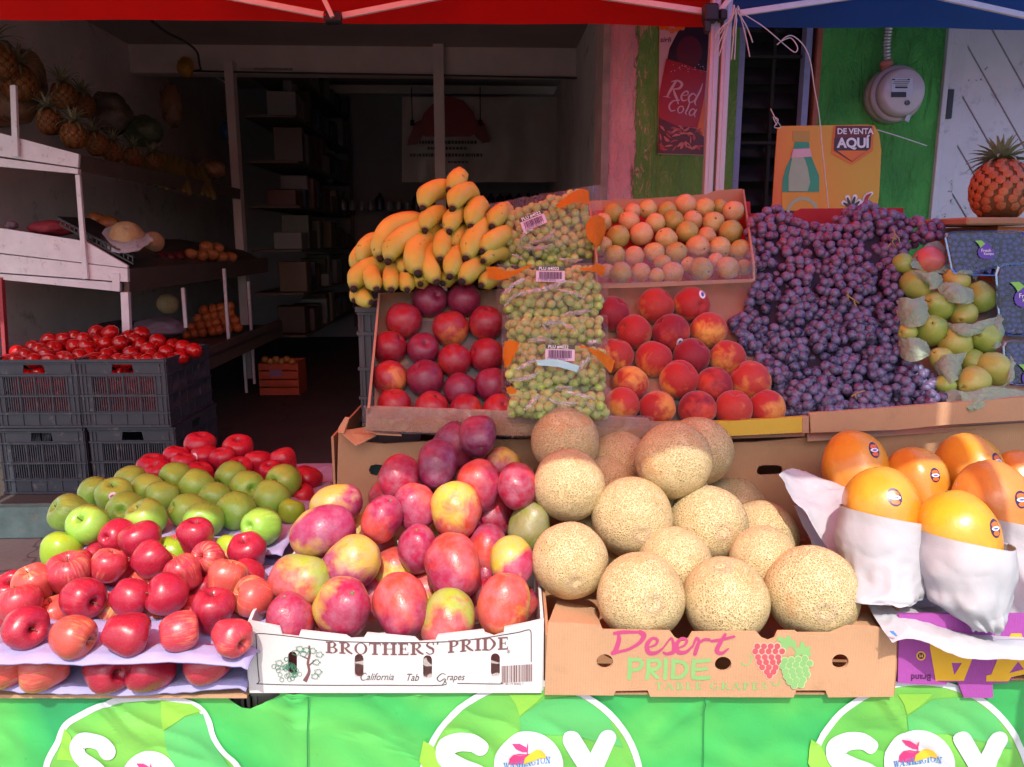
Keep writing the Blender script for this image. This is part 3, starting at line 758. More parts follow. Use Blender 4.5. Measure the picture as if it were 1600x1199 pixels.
# crates under the display
tz = .590
for i, (x, lab) in enumerate(((-.68, 'weathered grey crate under the cardboard base of the red apples'), (-.20, 'grey crate under the white mango box, mostly behind the banner'),
                              (.30, 'grey crate holding up the melon box behind the banner'), (.80, 'grey crate holding up the papaya box behind the banner'))):
    M_wc = plain('weathered_crate_plastic', C('7d7a70'), .7, .15, 14, .2, .001, C('5a564c')) if i == 0 else M_wc
    crate('plastic_crate', .49, .44, .288, (x, 1.155, .294), 0, lab, M_wc)
    crate('plastic_crate', .49, .44, .288, (x, 1.16, .004), 0, lab.replace('crate', 'bottom crate', 1), M_wc)
for i, x in enumerate((-.70, -.18, .34, .86)):
    crate('plastic_crate', .50, .42, .290, (x, 1.62, .300), 0, 'rear grey crate %s' % ('behind the green apple trays', 'under the nectarine tray carton', 'under the peach tray carton', 'under the pear tray carton')[i], M_wc)
    crate('plastic_crate', .50, .42, .290, (x, 1.62, .004), 0, 'lowest rear grey crate %s' % ('behind the green apple trays', 'under the nectarine tray carton', 'under the peach tray carton', 'under the pear tray carton')[i], M_wc)

# ================================================================ green vinyl banner
BY = 1.112
def rip(X, Z):
    d = max(0.0, .60-Z)
    r = .0065*noise.noise(Vector((X*5.5, Z*3, 1)))*min(1, d*12+.15)
    r += .004*(1-abs(noise.noise(Vector((X*13+Z*9, Z*14, 4)))*2.4))*min(1, d*18)
    # sharp little gathers just under the boxes
    for (cx, s_, k) in ((-.235, .9, 1), (-.14, -.7, 1), (.15, .8, 1), (.33, -1.1, 1.3), (-.66, .8, 1), (.86, -.6, 1.5), (.58, .7, 1)):
        q = abs((X-cx)-s_*d); r += -.0065*k*max(0, 1-q/.016)*max(0, 1-d/.11)
    # vertical folds at the seam left of the mango box
    r += .012*math.exp(-((X+.405)/.03)**2)*1.0 - .010*math.exp(-((X+.345)/.018)**2)
    r += .010*math.exp(-((X-.93)/.03)**2)
    return r
def Bf(X, Z, o=0.0): return Vector((X, BY+rip(X, Z)-o, Z))
def Bp(u, v, o=0.0):
    p = hitY(u, v, BY); return Bf(p.x, p.z, o)
top = [(-260, 1070), (-60, 1073), (60, 1075), (130, 1076), (250, 1072), (310, 1067), (325, 1068), (345, 1082), (360, 1096), (376, 1109), (388, 1113), (405, 1108), (425, 1096), (436, 1088), (437, 1080), (470, 1080), (860, 1080), (1400, 1080), (1480, 1066), (1600, 1064), (1900, 1060)]
ol = [(hitY(u, v, BY).x, hitY(u, v, BY).z) for u, v in top]; ol = ol+[(ol[-1][0], .03), (ol[0][0], .03)]
a = N('green_vinyl_banner'); v_ = a.coord('Object'); n1 = a.noise(v_, 3.2, 3, .5, .8).outputs[0]; n2 = a.noise(v_, 7, 4, .6).outputs[0]
c = a.ramp(n1, [(.3, C('2c985a')), (.5, C('40ac56')), (.68, C('60ba58'))])
grime = a.mr(a.noise(v_, 55, 5, .7).outputs[0], .66, .72); c = a.mix(a.math('MULTIPLY', grime, .35), c, C('1f6f3a'))
M_ban = a.pbr(c, .28, a.bump(a.noise(v_, 38, 4, .65, .6).outputs[0], .15, .006))
ban = obj('banner', flat([ol], Bf, 0, .012), M_ban); ban.data.polygons.foreach_set('use_smooth', [True]*len(ban.data.polygons))
tag(ban, 'green vinyl banner with white rings and SOY lettering along the stand front', 'banner')
def vinyl(name, c0, c1):
    a = N(name); v_ = a.coord('Object'); n1 = a.noise(v_, 5, 3, .5, .6).outputs[0]
    c = a.mix(a.mr(n1, .3, .7), c0, c1); g = a.mr(a.noise(v_, 70, 5, .7).outputs[0], .67, .72); c = a.mix(a.math('MULTIPLY', g, .3), c, C('5f7f5a'))
    return a.pbr(c, .28, a.bump(a.noise(v_, 38, 4, .65, .6).outputs[0], .15, .006))
V_lime = vinyl('lime_vinyl_print', C('58ac4e'), C('7cba4c')); V_yel = vinyl('yellow_green_vinyl_print', C('7cbc48'), C('90c446')); V_white = vinyl('white_vinyl_print', C('ced2d6'), C('c8cdd4'))
V_mint = vinyl('mint_vinyl_print', C('48ac62'), C('62b664')); V_pink = vinyl('pink_vinyl_print', C('d8336a'), C('e0407c')); V_org = vinyl('orange_vinyl_print', C('f0a030'), C('f3bf3a')); V_blue = vinyl('blue_vinyl_print', C('1f6fae'), C('2a7fc0'))
V_seam = vinyl('dark_green_seam', C('1d7a44'), C('1d7a44'))
def bdec(name, outs, mat, o, ml=.02): 
    me = flat(outs, lambda u, v, _: Bp(u, v, .0016+o*1.8), 0, 8); me.polygons.foreach_set('use_smooth', [True]*len(me.polygons)); return obj(name, me, mat, ban)
ring1 = [(69, 1198), (86, 1158), (99, 1130), (129, 1110), (172, 1091), (213, 1084), (259, 1084), (299, 1093), (319, 1105), (331, 1124), (339, 1146), (354, 1169), (377, 1198), (382, 1260), (340, 1345), (230, 1395), (110, 1350), (65, 1262)]
def scale(pl, k, c): return [(c[0]+(x-c[0])*k, c[1]+(y-c[1])*k) for x, y in pl]
def ringsp(pl): return [(p[0], p[1]) for p in spline([(x, y, 0) for x, y in pl], 5, True)]
R1 = ringsp(ring1); R2 = circ(830, 1238, 178, 72); R3 = circ(1436, 1236, 177, 72)
for Rg, cc, kk in ((R1, (225, 1240), .94), (R2, (830, 1238), .945), (R3, (1436, 1236), .945)):
    bdec('ring', [Rg, scale(Rg, kk, cc)], V_white, .0012)
    bdec('ring_fill', [scale(Rg, kk-.002, cc)], V_lime, .0008)
def petal(pts, o, mat=None): return bdec('leaf_print', [pts], mat or V_yel, o)
for du, s_ in ((0, 1), (606, 1)):
    petal([(795+du, 1083), (850+du, 1083), (836+du, 1098), (812+du, 1118), (806+du, 1100)], .0014)
    petal([(662+du, 1156), (676+du, 1165), (694+du, 1200), (666+du, 1210), (655+du, 1190)], .0014)
    petal([(812+du, 1120), (850+du, 1092), (905+du, 1086), (950+du, 1120), (975+du, 1170), (900+du, 1150), (850+du, 1145), (815+du, 1160)], .0015, V_mint)
petal([(253, 1092), (300, 1099), (316, 1110), (290, 1118), (256, 1140)], .0014); petal([(101, 1138), (112, 1150), (122, 1190), (90, 1186)], .0014)
petal([(258, 1140), (290, 1119), (318, 1114), (332, 1150), (360, 1198), (280, 1198), (262, 1170)], .0015, V_mint)
def bstroke(name, lst, mat, o):
    mes = [ribbon(p, w_, lambda u, v, q_, i=i: Bp(u, v, .0016+o*1.8+i*.00008+q_), 14) for i, (p, w_) in enumerate(lst)]
    me = join_me(mes); me.polygons.foreach_set('use_smooth', [True]*len(me.polygons)); return obj(name, me, mat, ban)
for du in (0, 609):
    bstroke('letter_s', [([(752+du, 1166), (738+du, 1158), (715+du, 1157), (698+du, 1167), (699+du, 1184), (722+du, 1196), (746+du, 1206), (756+du, 1224), (744+du, 1246), (712+du, 1252), (690+du, 1244)], [23, 24, 27, 30, 30, 30, 30, 30, 28, 27, 24])], V_white, .0022)
    bdec('letter_o', [circ(826+du, 1194, 54, 40)], V_white, .0022)
    bstroke('letter_y', [([(893+du, 1154), (908+du, 1180), (923+du, 1206)], [28, 28, 27]), ([(949+du, 1153), (932+du, 1190), (916+du, 1225), (898+du, 1262)], [28, 28, 28, 27])], V_white, .0022)
bstroke('letter_s', [([(171, 1172), (160, 1158), (138, 1153), (124, 1162), (128, 1180), (150, 1198), (165, 1220)], [25, 25, 25, 24, 25, 27, 27])], V_white, .0022)
bdec('letter_o', [circ(238, 1216, 46, 36)], V_white, .0022)
# ---- serif letters by strokes
def serif_glyph(ch):
    T, S = .20, .11
    def st(x, y0=0, y1=1, w_=T): return [('r', x-w_/2, y0+.02, x+w_/2, y1-.02), ('r', x-.2, y0, x+.2, y0+S), ('r', x-.2, y1-S, x+.2, y1)]
    b1 = ('b', [(.2, .97), (.46, .96), (.6, .75), (.46, .53), (.2, .51)], [.05, .07, .16, .07, .05])
    G = {
     'B': (st(.2)+[b1, ('b', [(.2, .51), (.52, .5), (.68, .27), (.5, .04), (.2, .03)], [.05, .07, .17, .07, .05])], .82),
     'R': (st(.2)+[b1, ('b', [(.36, .52), (.58, .22), (.84, .02)], [.1, .16, .1])], .9),
     'P': (st(.2)+[b1], .74), 'I': (st(.2), .42), 'L': (st(.2)+[('r', .2, 0, .66, S), ('r', .61, 0, .66, .26)], .74),
     'D': (st(.2)+[('b', [(.2, .97), (.52, .95), (.8, .5), (.52, .05), (.2, .03)], [.05, .08, .18, .08, .05])], .96),
     'T': (st(.38)+[('r', .0, 1-S, .76, 1), ('r', 0, .76, .05, 1), ('r', .71, .76, .76, 1)], .8), 'H': (st(.2)+st(.74)+[('r', .2, .48, .74, .54)], .98),
     'E': (st(.2)+[('r', .2, 0, .66, S), ('r', .2, 1-S, .64, 1), ('r', .2, .48, .5, .54), ('r', .61, 0, .66, .24), ('r', .59, .78, .64, 1), ('r', .46, .38, .51, .64)], .74),
     'O': ([('o', .44, .5, .42, .5, .27, .45)], .92), 'S': ([('b', [(.54, .74), (.5, .93), (.28, .97), (.11, .78), (.28, .57), (.5, .4), (.5, .08), (.26, .02), (.06, .2)], [.04, .06, .06, .12, .17, .15, .08, .06, .04])], .66),
     'A': ([('b', [(.08, .02), (.42, 1)], [.06, .06]), ('b', [(.42, 1), (.78, .02)], [.15, .15]), ('r', .2, .3, .64, .36), ('r', -.04, 0, .22, S), ('r', .62, 0, .94, S)], .92),
     'G': ([('b', [(.72, .72), (.62, .93), (.4, .98), (.12, .72), (.1, .4), (.3, .06), (.5, .01), (.72, .1), (.72, .42)], [.05, .06, .07, .15, .16, .07, .06, .1, .14]), ('r', .54, .42, .86, .47)], .9),
     'W': ([('b', [(.1, 1), (.34, .02)], [.15, .13]), ('b', [(.34, .02), (.56, .96)], [.06, .06]), ('b', [(.5, 1), (.76, .02)], [.15, .13]), ('b', [(.76, .02), (1.0, 1)], [.06, .06]), ('r', -.06, 1-S, .28, 1), ('r', .86, 1-S, 1.12, 1)], 1.12),
     'N': (st(.16, w_=.08)+st(.74, w_=.08)+[('b', [(.14, 1), (.74, .02)], [.15, .15])], .92), "'": ([('b', [(.12, 1), (.08, .74)], [.12, .04])], .26), ' ': ([], .4)}
    return G[ch]
def serif(s, fn, h=1.0, space=.05, xs=1.0):
    """fn(x, y, off) maps em units*h; returns mesh and width"""
    mes = []; x = 0; k = 0
    for ch in s:
        gl, wd = serif_glyph(ch)
        for g in gl:
            k += 1; o = (k % 5)*.00004
            if g[0] == 'r': outs = [[(g[1], g[2]), (g[3], g[2]), (g[3], g[4]), (g[1], g[4])]]
            elif g[0] == 'b':
                mes.append(ribbon(g[1], [max(q_, .07)*1.05 for q_ in g[2]], lambda X, Y, q_, x=x, o=o: fn((x+X)*h*xs, Y*h, o+q_), 5, False)); continue
            else: outs = [circ(g[1], g[2], g[3], 20, g[4]), circ(g[1], g[2], g[5], 20, g[6])]
            mes.append(flat(outs, lambda X, Y, _, x=x, o=o: fn((x+X)*h*xs, Y*h, o)))
        x += wd+space
    return join_me(mes), x*h*xs
def logo(cu_, cv, k=1.0):
    def b(pts): return [(cu_+x*k, cv+y*k) for x, y in pts]
    bdec('leaf_logo', [b([(-26, -38), (-14, -37), (-4, -31), (-2, -24), (-10, -25), (-20, -30)])], V_pink, .0032)
    bstroke('stem_logo', [(b([(-1, -37), (-2, -30), (-2, -22)]), [.8*k, 2.6*k, 1.4*k])], V_pink, .0038)
    bdec('apple_logo', [b([(-31, -4), (-30, -14), (-24, -21), (-14, -23), (-3, -21), (4, -21), (2, -12), (-8, -6), (-20, -4)])], V_pink, .0032)
    bdec('apple_shine', [b([(-6, -16), (3, -22), (12, -26), (20, -24), (26, -18), (27, -12), (18, -13), (6, -10), (-8, -6)])], V_org, .0036)
    def f(x, y, o):
        t = x/76.0; uu = cu_+(-39+x)*k; vv = cv+(4-10*math.sin(math.pi*t*.5)*.9+(1-math.sin(math.pi*t))*1.0-y)*k
        return Bp(uu, vv, .0016+.0034*1.8+o)
    me, wd = serif('WASHINGTON', f, 10.5, .02, 76/96.0); obj('lettering', me, V_blue, ban)
logo(826, 1194); logo(826+609, 1194); logo(240, 1222, .9)
for us, w_ in ((483, 1.6), (1099, 1.6)): bdec('seam', [[(us, 1084), (us+w_, 1084), (us+w_-2, 1260), (us-2, 1260)]], V_seam, .0030)

# ================================================================ white mango box
def open_box(name, label, FYb, outline, holes, mat, depth, thick=.005, base=None, back=.12, cat='box', hs=.105, inner=None):
    """box with shaped front panel lying on the plane Y=FYb; side, back panels and bottom behind it"""
    us = [p[0] for p in outline]; pb = base or max(p[1] for p in outline)
    pl = hitY(min(us), pb, FYb); pr_ = hitY(max(us), pb, FYb); loc = Vector(((pl.x+pr_.x)/2, FYb, pl.z)); o = empty(name, loc); tag(o, label, cat)
    me = flat([outline]+holes, lambda u, v, z_: hitY(u, v, FYb)-loc+Vector((0, thick/2+(z_/1.0)*thick, 0)), .5)
    obj('front_panel', me, mat, o)
    w_ = pr_.x-pl.x; inn = inner or mat
    for s_ in (-1, 1):
        f = [(0, 0), (depth, 0), (depth, hs+.01), (depth*.75, hs+.012), (depth*.72, hs-.008), (depth*.45, hs-.008), (depth*.42, hs+.012), (depth*.1, hs+.012), (.0, hs)]
        me = prism([(s_*(w_/2-.0005), thick+.0006+y_, z_) for y_, z_ in f], (-s_*thick, 0, 0), .0006); obj('side_panel', me, inn if inner else mat, o)
    obj('back_panel', box_me((0, depth+thick*1.5+.001, hs/2), (w_, thick, hs)), inn, o)
    obj('bottom', box_me((0, depth/2+thick, .003), (w_-2*thick-.002, depth-.002, .004)), inn, o)
    return o, loc
outl = [(390, 1083), (846, 1083), (848, 1020), (850, 968), (820, 975), (788, 981), (787, 990), (772, 995), (758, 990), (755, 985), (684, 993), (680, 1002), (655, 1004), (648, 997), (573, 990), (568, 998), (548, 999), (540, 994), (470, 986), (466, 996), (440, 993), (436, 980), (388, 971), (386, 1020)]
outl = outl[::-1]
def slot(cx, cy, hw, hh, n=6): return [(cx+hw*math.cos(math.pi*k/n), cy-hh+hw-hw*math.sin(math.pi*k/n)) for k in range(n+1)]+[(cx-hw*math.cos(math.pi*k/n), cy+hh-hw+hw*math.sin(math.pi*k/n)) for k in range(n+1)]
MB_Y = 1.102
mb, mbl = open_box('mango_box', 'white printed grape carton filled with mangoes at the front of the stand', MB_Y, outl, [slot(457, 1037, 7, 19), slot(561, 1041, 7, 19), slot(668, 1043, 7, 19), slot(774, 1040, 7, 19)], M_cardwhite, .36)
I_brown = printed('brown_box_ink', C('6e4a4c')); I_dark = printed('dark_box_ink', C('3a3536')); I_green = printed('green_box_ink', C('2f7a5a'))
def bx(outs, name, mat, o, par, loc, Y): return obj(name, flat(outs, lambda u, v, _: hitY(u, v, Y-o)-loc), mat, par)
def onbox(Y, loc, o0): return lambda u, v, o=0.0: hitY(u, v, Y-o0-o)-loc
fb = onbox(MB_Y, mbl, .0006)
ku = .0006
def fr(u): return 0
# border line
bl_ = [(400, 994), (404, 990), (440, 993), (540, 1003), (700, 1003), (800, 990), (822, 985), (829, 986), (830, 1000), (830, 1034)]
bl2 = [(400, 994), (402, 1030), (405, 1064), (408, 1069), (500, 1071), (600, 1071), (690, 1071), (694, 1064)]
bl3 = [(715, 1068), (780, 1069), (783, 1067)]
obj('border_line', strokes([(bl_, 1.3), (bl2, 1.3), (bl3, 1.2)], fb, 4), I_dark, mb)
me, wd = serif("BROTHERS'PRIDE", lambda x, y, o: None or Vector((0, 0, 0)), 18)
def arcf(x, y, o):
    t = x/wd; return fb(509+t*288, 1020.5+3.5*math.sin(math.pi*min(1, t*1.25))-6*max(0, t-.45)**1.3*2.0-y*(1+.1*t), o)
me, _ = serif("BROTHERS' PRIDE", lambda x, y, o: arcf(x*wd/wd2[0], y, o), 18) if False else (None, None)
m_, wd = serif("BROTHERS' PRIDE", lambda x, y, o: Vector((0, 0, 0)), 18); bpy.data.meshes.remove(m_)
me, _ = serif("BROTHERS' PRIDE", arcf, 18); obj('lettering', me, I_brown, mb)
def tb(s, size, u, v, f, mat, par, shear=0, bold=0, sx=1, space=1.0, flip=1): return obj('lettering', text(s, size, lambda x, y, _: f(u+flip*x*sx, v-flip*y), shear, bold, space), mat, par)
tb('alifornia', 15.5, 572, 1063, fb, I_dark, mb, .35, 0, .86); tb('Tab', 16, 633, 1064, fb, I_dark, mb, .35, 0, .86); tb('rapes', 15, 697, 1063, fb, I_dark, mb, .35, 0, .86)
obj('lettering', strokes([([(573, 1054), (570, 1052), (564, 1057), (566, 1063), (573, 1062)], [.8, 1.2, 1.6, 1.4, .6]), ([(696, 1054), (690, 1053), (683, 1060), (687, 1065), (694, 1061), (696, 1064), (690, 1071)], [.8, 1.2, 1.7, 1.2, 1.4, 1.3, .6])], fb, 4), I_dark, mb)
tb('®', 7, 792, 1021, fb, I_dark, mb)
bars = []; x = 784
while x < 831:
    w_ = R.choice((.6, .9, 1.5, 2.0)); t = (x-784)/47; bars.append([(x, 1041-3*t), (x+w_, 1041-3*t), (x+w_, 1067-2*t), (x, 1067-2*t)]); x += w_+R.choice((.7, 1.0, 1.3))
bx(bars, 'barcode', I_brown, .0006, mb, mbl, MB_Y); tb('1 85119 00402 7', 5.2, 786, 1070.5, fb, I_brown, mb, 0, 0, .9)
gr_ = []
for k in range(30):
    a_ = R.uniform(0, 6.3); rr_ = R.uniform(0, 1)**.6; cx_ = 452+rr_*19*math.cos(a_)-(6 if k % 3 else 0); cy_ = 1046+rr_*18*math.sin(a_); gr_.append((cx_, cy_))
gsk = [(circ(x_, y_, 3.2, 9)+[circ(x_, y_, 3.2, 9)[0]], .7) for x_, y_ in gr_]
for (x_, y_) in ((468, 1014), (478, 1016), (488, 1017), (474, 1022), (499, 1023), (462, 1020), (494, 1035), (497, 1050), (436, 1036), (492, 1057)):
    q = [(x_+5.5*math.cos(t)*(1+.25*math.cos(5*t)), y_+4*math.sin(t)*(1+.25*math.cos(5*t))) for t in [i*.52 for i in range(13)]]; gsk.append((q, .9))
obj('vine_print', strokes(gsk, onbox(MB_Y, mbl, .0009), 2, False), I_green, mb)
obj('trunk_print', strokes([([(483, 1009), (484, 1022), (481, 1036), (483, 1050), (476, 1065)], [3, 3.4, 4, 4.4, 7]), ([(482, 1030), (472, 1026)], [2.5, 1]), ([(483, 1040), (494, 1030)], [2.5, .8])], onbox(MB_Y, mbl, .0005), 5, False), I_brown, mb)

# ================================================================ brown melon box
DB_Y = 1.098
outd = [(851, 1086), (959, 1087), (962, 1080), (1012, 1079), (1016, 1089), (1240, 1090), (1244, 1079), (1290, 1079), (1294, 1090), (1396, 1089), (1400, 1030), (1401, 985), (1363, 980), (1325, 979), (1305, 987), (1298, 990), (1247, 990), (1243, 987), (1216, 987), (1211, 998), (1201, 1002), (1191, 998), (1182, 988), (1082, 989), (1076, 999), (1066, 1003), (1055, 998), (1047, 987), (942, 985), (939, 979), (857, 972), (853, 1030)]
db, dbl = open_box('melon_box', 'brown grape carton holding the melons at the front of the stand', DB_Y, outd, [circ(945, 1034, 13, 18, 11.5), circ(1130, 1038, 13, 18, 11.5), circ(1313, 1034, 13, 18, 11.5)], M_card2, .38, inner=M_inner)
for s_, pts in ((1, [(857, 972), (870, 938), (930, 950), (942, 985)]), (1, [(1325, 979), (1330, 960), (1355, 955), (1372, 980)])):
    q = [hitY(u, v, DB_Y)-dbl for u, v in pts]; d0 = [P(u, v, zz)-dbl for (u, v), zz in zip(pts, (1.212, 1.33, 1.33, 1.212) if pts[0][0] == 857 else (1.212, 1.27, 1.27, 1.212))]
    obj('corner_flap', prism(d0, (0, .002, -.004), .0006), M_card2, db)
I_mag = printed('magenta_box_ink', C('b0406e'), .6); I_gr = printed('pale_green_box_ink', C('7fae6a'), .6); I_rd = printed('dusty_red_box_ink', C('b5505a'), .6); I_rl = printed('cardboard_light_line', C('e6b8a0'), .6); I_gl = printed('light_green_line', C('b4d09c'), .6)
fd = onbox(DB_Y, dbl, .0006)
De = [([(966, 988), (967, 1000), (962, 1016), (957, 1021)], [3, 6, 6.5, 5]), ([(958, 1021), (970, 1018), (984, 1014), (1000, 1004), (1006, 993), (1000, 988)], [5, 4, 4, 5, 7, 6]), ([(960, 990), (975, 988), (998, 988)], [4, 5, 3.5]),
      ([(1012, 1012), (1024, 1008), (1027, 1000), (1019, 998), (1011, 1008), (1014, 1020), (1026, 1020), (1036, 1013)], [2, 3, 4, 4, 6, 6, 4.5, 2.5]),
      ([(1036, 1013), (1046, 1000), (1050, 998), (1053, 1010), (1052, 1019), (1042, 1022), (1037, 1020)], [2, 2.5, 3, 5, 5.5, 4, 3]),
      ([(1056, 1014), (1069, 1009), (1073, 1001), (1065, 998), (1057, 1008), (1060, 1019), (1072, 1019), (1082, 1010)], [2, 3, 4, 4, 6, 6, 4.5, 2.5]),
      ([(1082, 1012), (1088, 998), (1092, 1002), (1089, 1012), (1086, 1022)], [2, 4, 4, 5.5, 5]), ([(1091, 1006), (1100, 1000), (1108, 1000)], [3, 4, 4.5]),
      ([(1133, 992), (1126, 1004), (1120, 1017), (1128, 1021), (1138, 1014)], [4, 5.5, 6, 4.5, 2]), ([(1112, 1002), (1126, 1000), (1147, 995)], [3.5, 4, 3.5])]
De = [(p, [q*1.18 for q in w_]) for p, w_ in De]
obj('lettering', strokes(De, fd, 6), I_mag, db)
PR = [([(984, 1030), (984, 1046), (983, 1060)], 6.5), ([(984, 1032), (998, 1031), (1003, 1038), (997, 1046), (986, 1047)], [6, 6, 6, 6, 5]),
      ([(1013, 1032), (1013, 1046), (1011, 1060)], 6.5), ([(1013, 1033), (1027, 1032), (1031, 1039), (1024, 1046), (1015, 1046), (1027, 1059)], [6, 6, 6, 6, 5, 6]),
      ([(1040, 1031), (1040, 1046), (1039, 1060)], 6.5), ([(1052, 1032), (1052, 1046), (1051, 1059)], 6.5), ([(1052, 1033), (1068, 1036), (1073, 1046), (1066, 1057), (1052, 1059)], [6, 6, 6.5, 6, 6]),
      ([(1084, 1033), (1083, 1046), (1083, 1059)], 6.5), ([(1084, 1034), (1097, 1033), (1108, 1032)], 6), ([(1084, 1046), (1095, 1046), (1104, 1045)], 5.5), ([(1083, 1059), (1096, 1060), (1108, 1059)], 6)]
obj('lettering', strokes(PR, fd, 5), I_gr, db)
me, wd = serif('TABLE GRAPES', lambda x, y, o: fd(1024+x*1.0, 1078-y, o), 11, .22, 1.36); obj('lettering', me, I_gr, db)
rg = []; 
for j, (n_, y_) in enumerate(((4, 1010), (5, 1018), (4, 1027), (4, 1035), (3, 1043), (2, 1050), (1, 1056))):
    for i in range(n_): rg.append((1199+(i-(n_-1)/2)*10.5+(j % 2)*1.5+j*.6, y_))
gg = [(x_+43, y_+21-(x_-1199)*.1) for x_, y_ in rg[:-1]]
def dots(name, lst, r, o, mat): obj(name, join_me([flat([circ(x_, y_, r, 14)], lambda u, v, _, i=i: hitY(u, v, DB_Y-o-(i % 7)*.00006)-dbl) for i, (x_, y_) in enumerate(lst)]), mat, db)
dots('grape_print_outline', rg, 5.9, .0005, I_rl); dots('grape_print', rg, 4.7, .0012, I_rd)
dots('green_grape_outline', gg, 5.9, .0019, I_gl); dots('green_grape_print', gg, 4.9, .0026, I_gr)
def leafp(cx, cy, s_, an): return [(cx+s_*r_*math.cos(t+an)*1.2, cy+s_*r_*math.sin(t+an)) for t, r_ in [(i*2*math.pi/22, (1 if i % 4 < 2 else .62)+.12*math.cos(i)) for i in range(22)]]
bx([leafp(1228, 1005, 13, .3)], 'leaf_print', I_gr, .0005, db, dbl, DB_Y); bx([leafp(1254, 1017, 13, 1.1)], 'leaf_print', I_gr, .0007, db, dbl, DB_Y)
obj('vine_curl', strokes([([(1158, 1036), (1164, 1040), (1172, 1036), (1175, 1028), (1171, 1024)], 1.8), ([(1205, 1066), (1210, 1071), (1217, 1069), (1219, 1062)], 1.8), ([(1214, 1000), (1222, 1003)], 2)], fd, 5), I_gr, db)
tb('H', 11, 853, 954, lambda u, v: P(u, v, 1.235)-dbl, I_brown, db) if False else None

# ================================================================ purple papaya box (upside down print)
PB_Y = 1.100
outp = [(1403, 1067), (1440, 1070), (1478, 1070), (1481, 1066), (1497, 1066), (1506, 1090), (1549, 1091), (1552, 1090), (1551, 1068), (1576, 1067), (1582, 1059), (1592, 1055), (1604, 1053), (1620, 1055), (1632, 1064), (1640, 1068), (1800, 1068), (1800, 960), (1405, 960)]
pb_, pbl = open_box('papaya_box', 'purple and yellow carton standing upside down under the wrapped papayas', PB_Y, outp, [circ(1490, 1019, 8, 16, 10)], M_cardpurp, .38, inner=M_inner, base=1068)
fp = onbox(PB_Y, pbl, .0006)
I_y = printed('yellow_box_ink', C('e3ae26'), .55); I_pp = printed('dark_purple_box_ink', C('4f1a52'), .6)
bx([[(1453, 1012), (1462, 1064), (1506, 1064), (1526, 1012), (1517, 1000), (1453, 1000)], [(1487, 1036), (1503, 1036), (1491, 1055)]], 'yellow_letter', I_y, .0006, pb_, pbl, PB_Y)
bx([[(1541, 1065), (1541, 1056), (1549, 1054), (1566, 1012), (1580, 990), (1596, 990), (1606, 1030), (1622, 1050), (1580, 1058), (1576, 1065)], [(1577, 1052), (1591, 1034), (1600, 1046)]], 'yellow_letter', I_y, .0006, pb_, pbl, PB_Y)
tb('Brand', 14, 1455, 1054.5, fp, I_pp, pb_, 0, .35, .95, 1.0, -1)
bx([circ(1439, 1025, 7.2, 22), circ(1439, 1025, 5.2, 22)], 'emblem', I_y, .0006, pb_, pbl, PB_Y); bx([circ(1439, 1025, 5.1, 22)], 'emblem_centre', I_pp, .0004, pb_, pbl, PB_Y)
tb('M', 8, 1442.5, 1022, fp, I_y, pb_, 0, .1, 1, 1, -1)

# ================================================================ cartons behind the first tier
CB_Y = 1.572
def carton(name, label, outline, holes, left=True, right=False, depth=.40):
    pb = max(p[1] for p in outline); us = [p[0] for p in outline]; pt = min(p[1] for p in outline)
    pl = hitY(min(us), pb, CB_Y); pr_ = hitY(max(us), pb, CB_Y); loc = Vector(((pl.x+pr_.x)/2, CB_Y, pl.z)); o = empty(name, loc); tag(o, label, 'box')
    obj('front_panel', flat([outline]+holes, lambda u, v, z_: hitY(u, v, CB_Y)-loc+Vector((0, z_*.006+.003, 0)), .5), M_card, o)
    hgt = hitY(700, pt+12, CB_Y).z-loc.z; w_ = pr_.x-pl.x
    for s_ in (-1, 1): obj('side_panel', box_me((s_*(w_/2-.003), depth/2+.0066, hgt/2), (.005, depth-.001, hgt)), M_card, o)
    obj('back_panel', box_me((0, depth+.01, hgt/2), (w_, .005, hgt)), M_card, o); obj('bottom', box_me((0, depth/2+.006, .003), (w_-.012, depth-.008, .004)), M_inner, o)
    return o, loc
ca_, cal = carton('cardboard_box', 'brown carton with an oval handle hole behind the mangoes', [(525, 892), (527, 740), (529, 672), (545, 672), (558, 690), (600, 694), (700, 688), (900, 686), (1084, 690), (1084, 892)], [slot(590, 735, 8, 8)[:0] or [(576, 735), (579, 728), (586, 726), (602, 727), (608, 730), (610, 736), (608, 742), (601, 744), (586, 744), (579, 742)]])
cb2, cbl = carton('cardboard_box', 'brown carton with a handle slot behind the melons and papayas', [(1086, 892), (1086, 693), (1180, 691), (1290, 681), (1411, 673), (1520, 666), (1600, 661), (1860, 650), (1860, 892)], [[(1182, 736), (1186, 729), (1194, 727), (1214, 727), (1222, 730), (1223, 735), (1221, 741), (1212, 742), (1190, 743), (1184, 741)]])
M_tealp = plain('teal_plastic', C('3f8f88'), .5, .08, 20, .1, .001)
tag(obj('teal_bag', prism([P(566, 718, 1.70), P(640, 716, 1.70), P(640, 756, 1.70), P(566, 756, 1.70)], (0, .05, 0), .012), M_tealp), 'teal plastic just inside the handle hole of the carton behind the mangoes', 'bag')
obj('top_flap', prism([P(530, 676, 1.60)-cal, P(572, 669, 1.63)-cal, P(588, 682, 1.60)-cal, P(556, 698, 1.575)-cal], (0, 0, .003), .0006), M_card, ca_)
obj('top_flap', prism([P(572, 672, 1.59)-cal, P(588, 680, 1.575)-cal, P(628, 682, 1.575)-cal, P(620, 677, 1.60)-cal], (0, 0, .003), .0006), M_card, ca_)
obj('corner_tab', prism([P(527, 676, 1.59)-cal, P(529, 668, 1.60)-cal, P(539, 652, 1.60)-cal, P(546, 653, 1.60)-cal, P(542, 668, 1.60)-cal, P(537, 678, 1.59)-cal], (0, .005, 0), .0008), M_card, ca_)

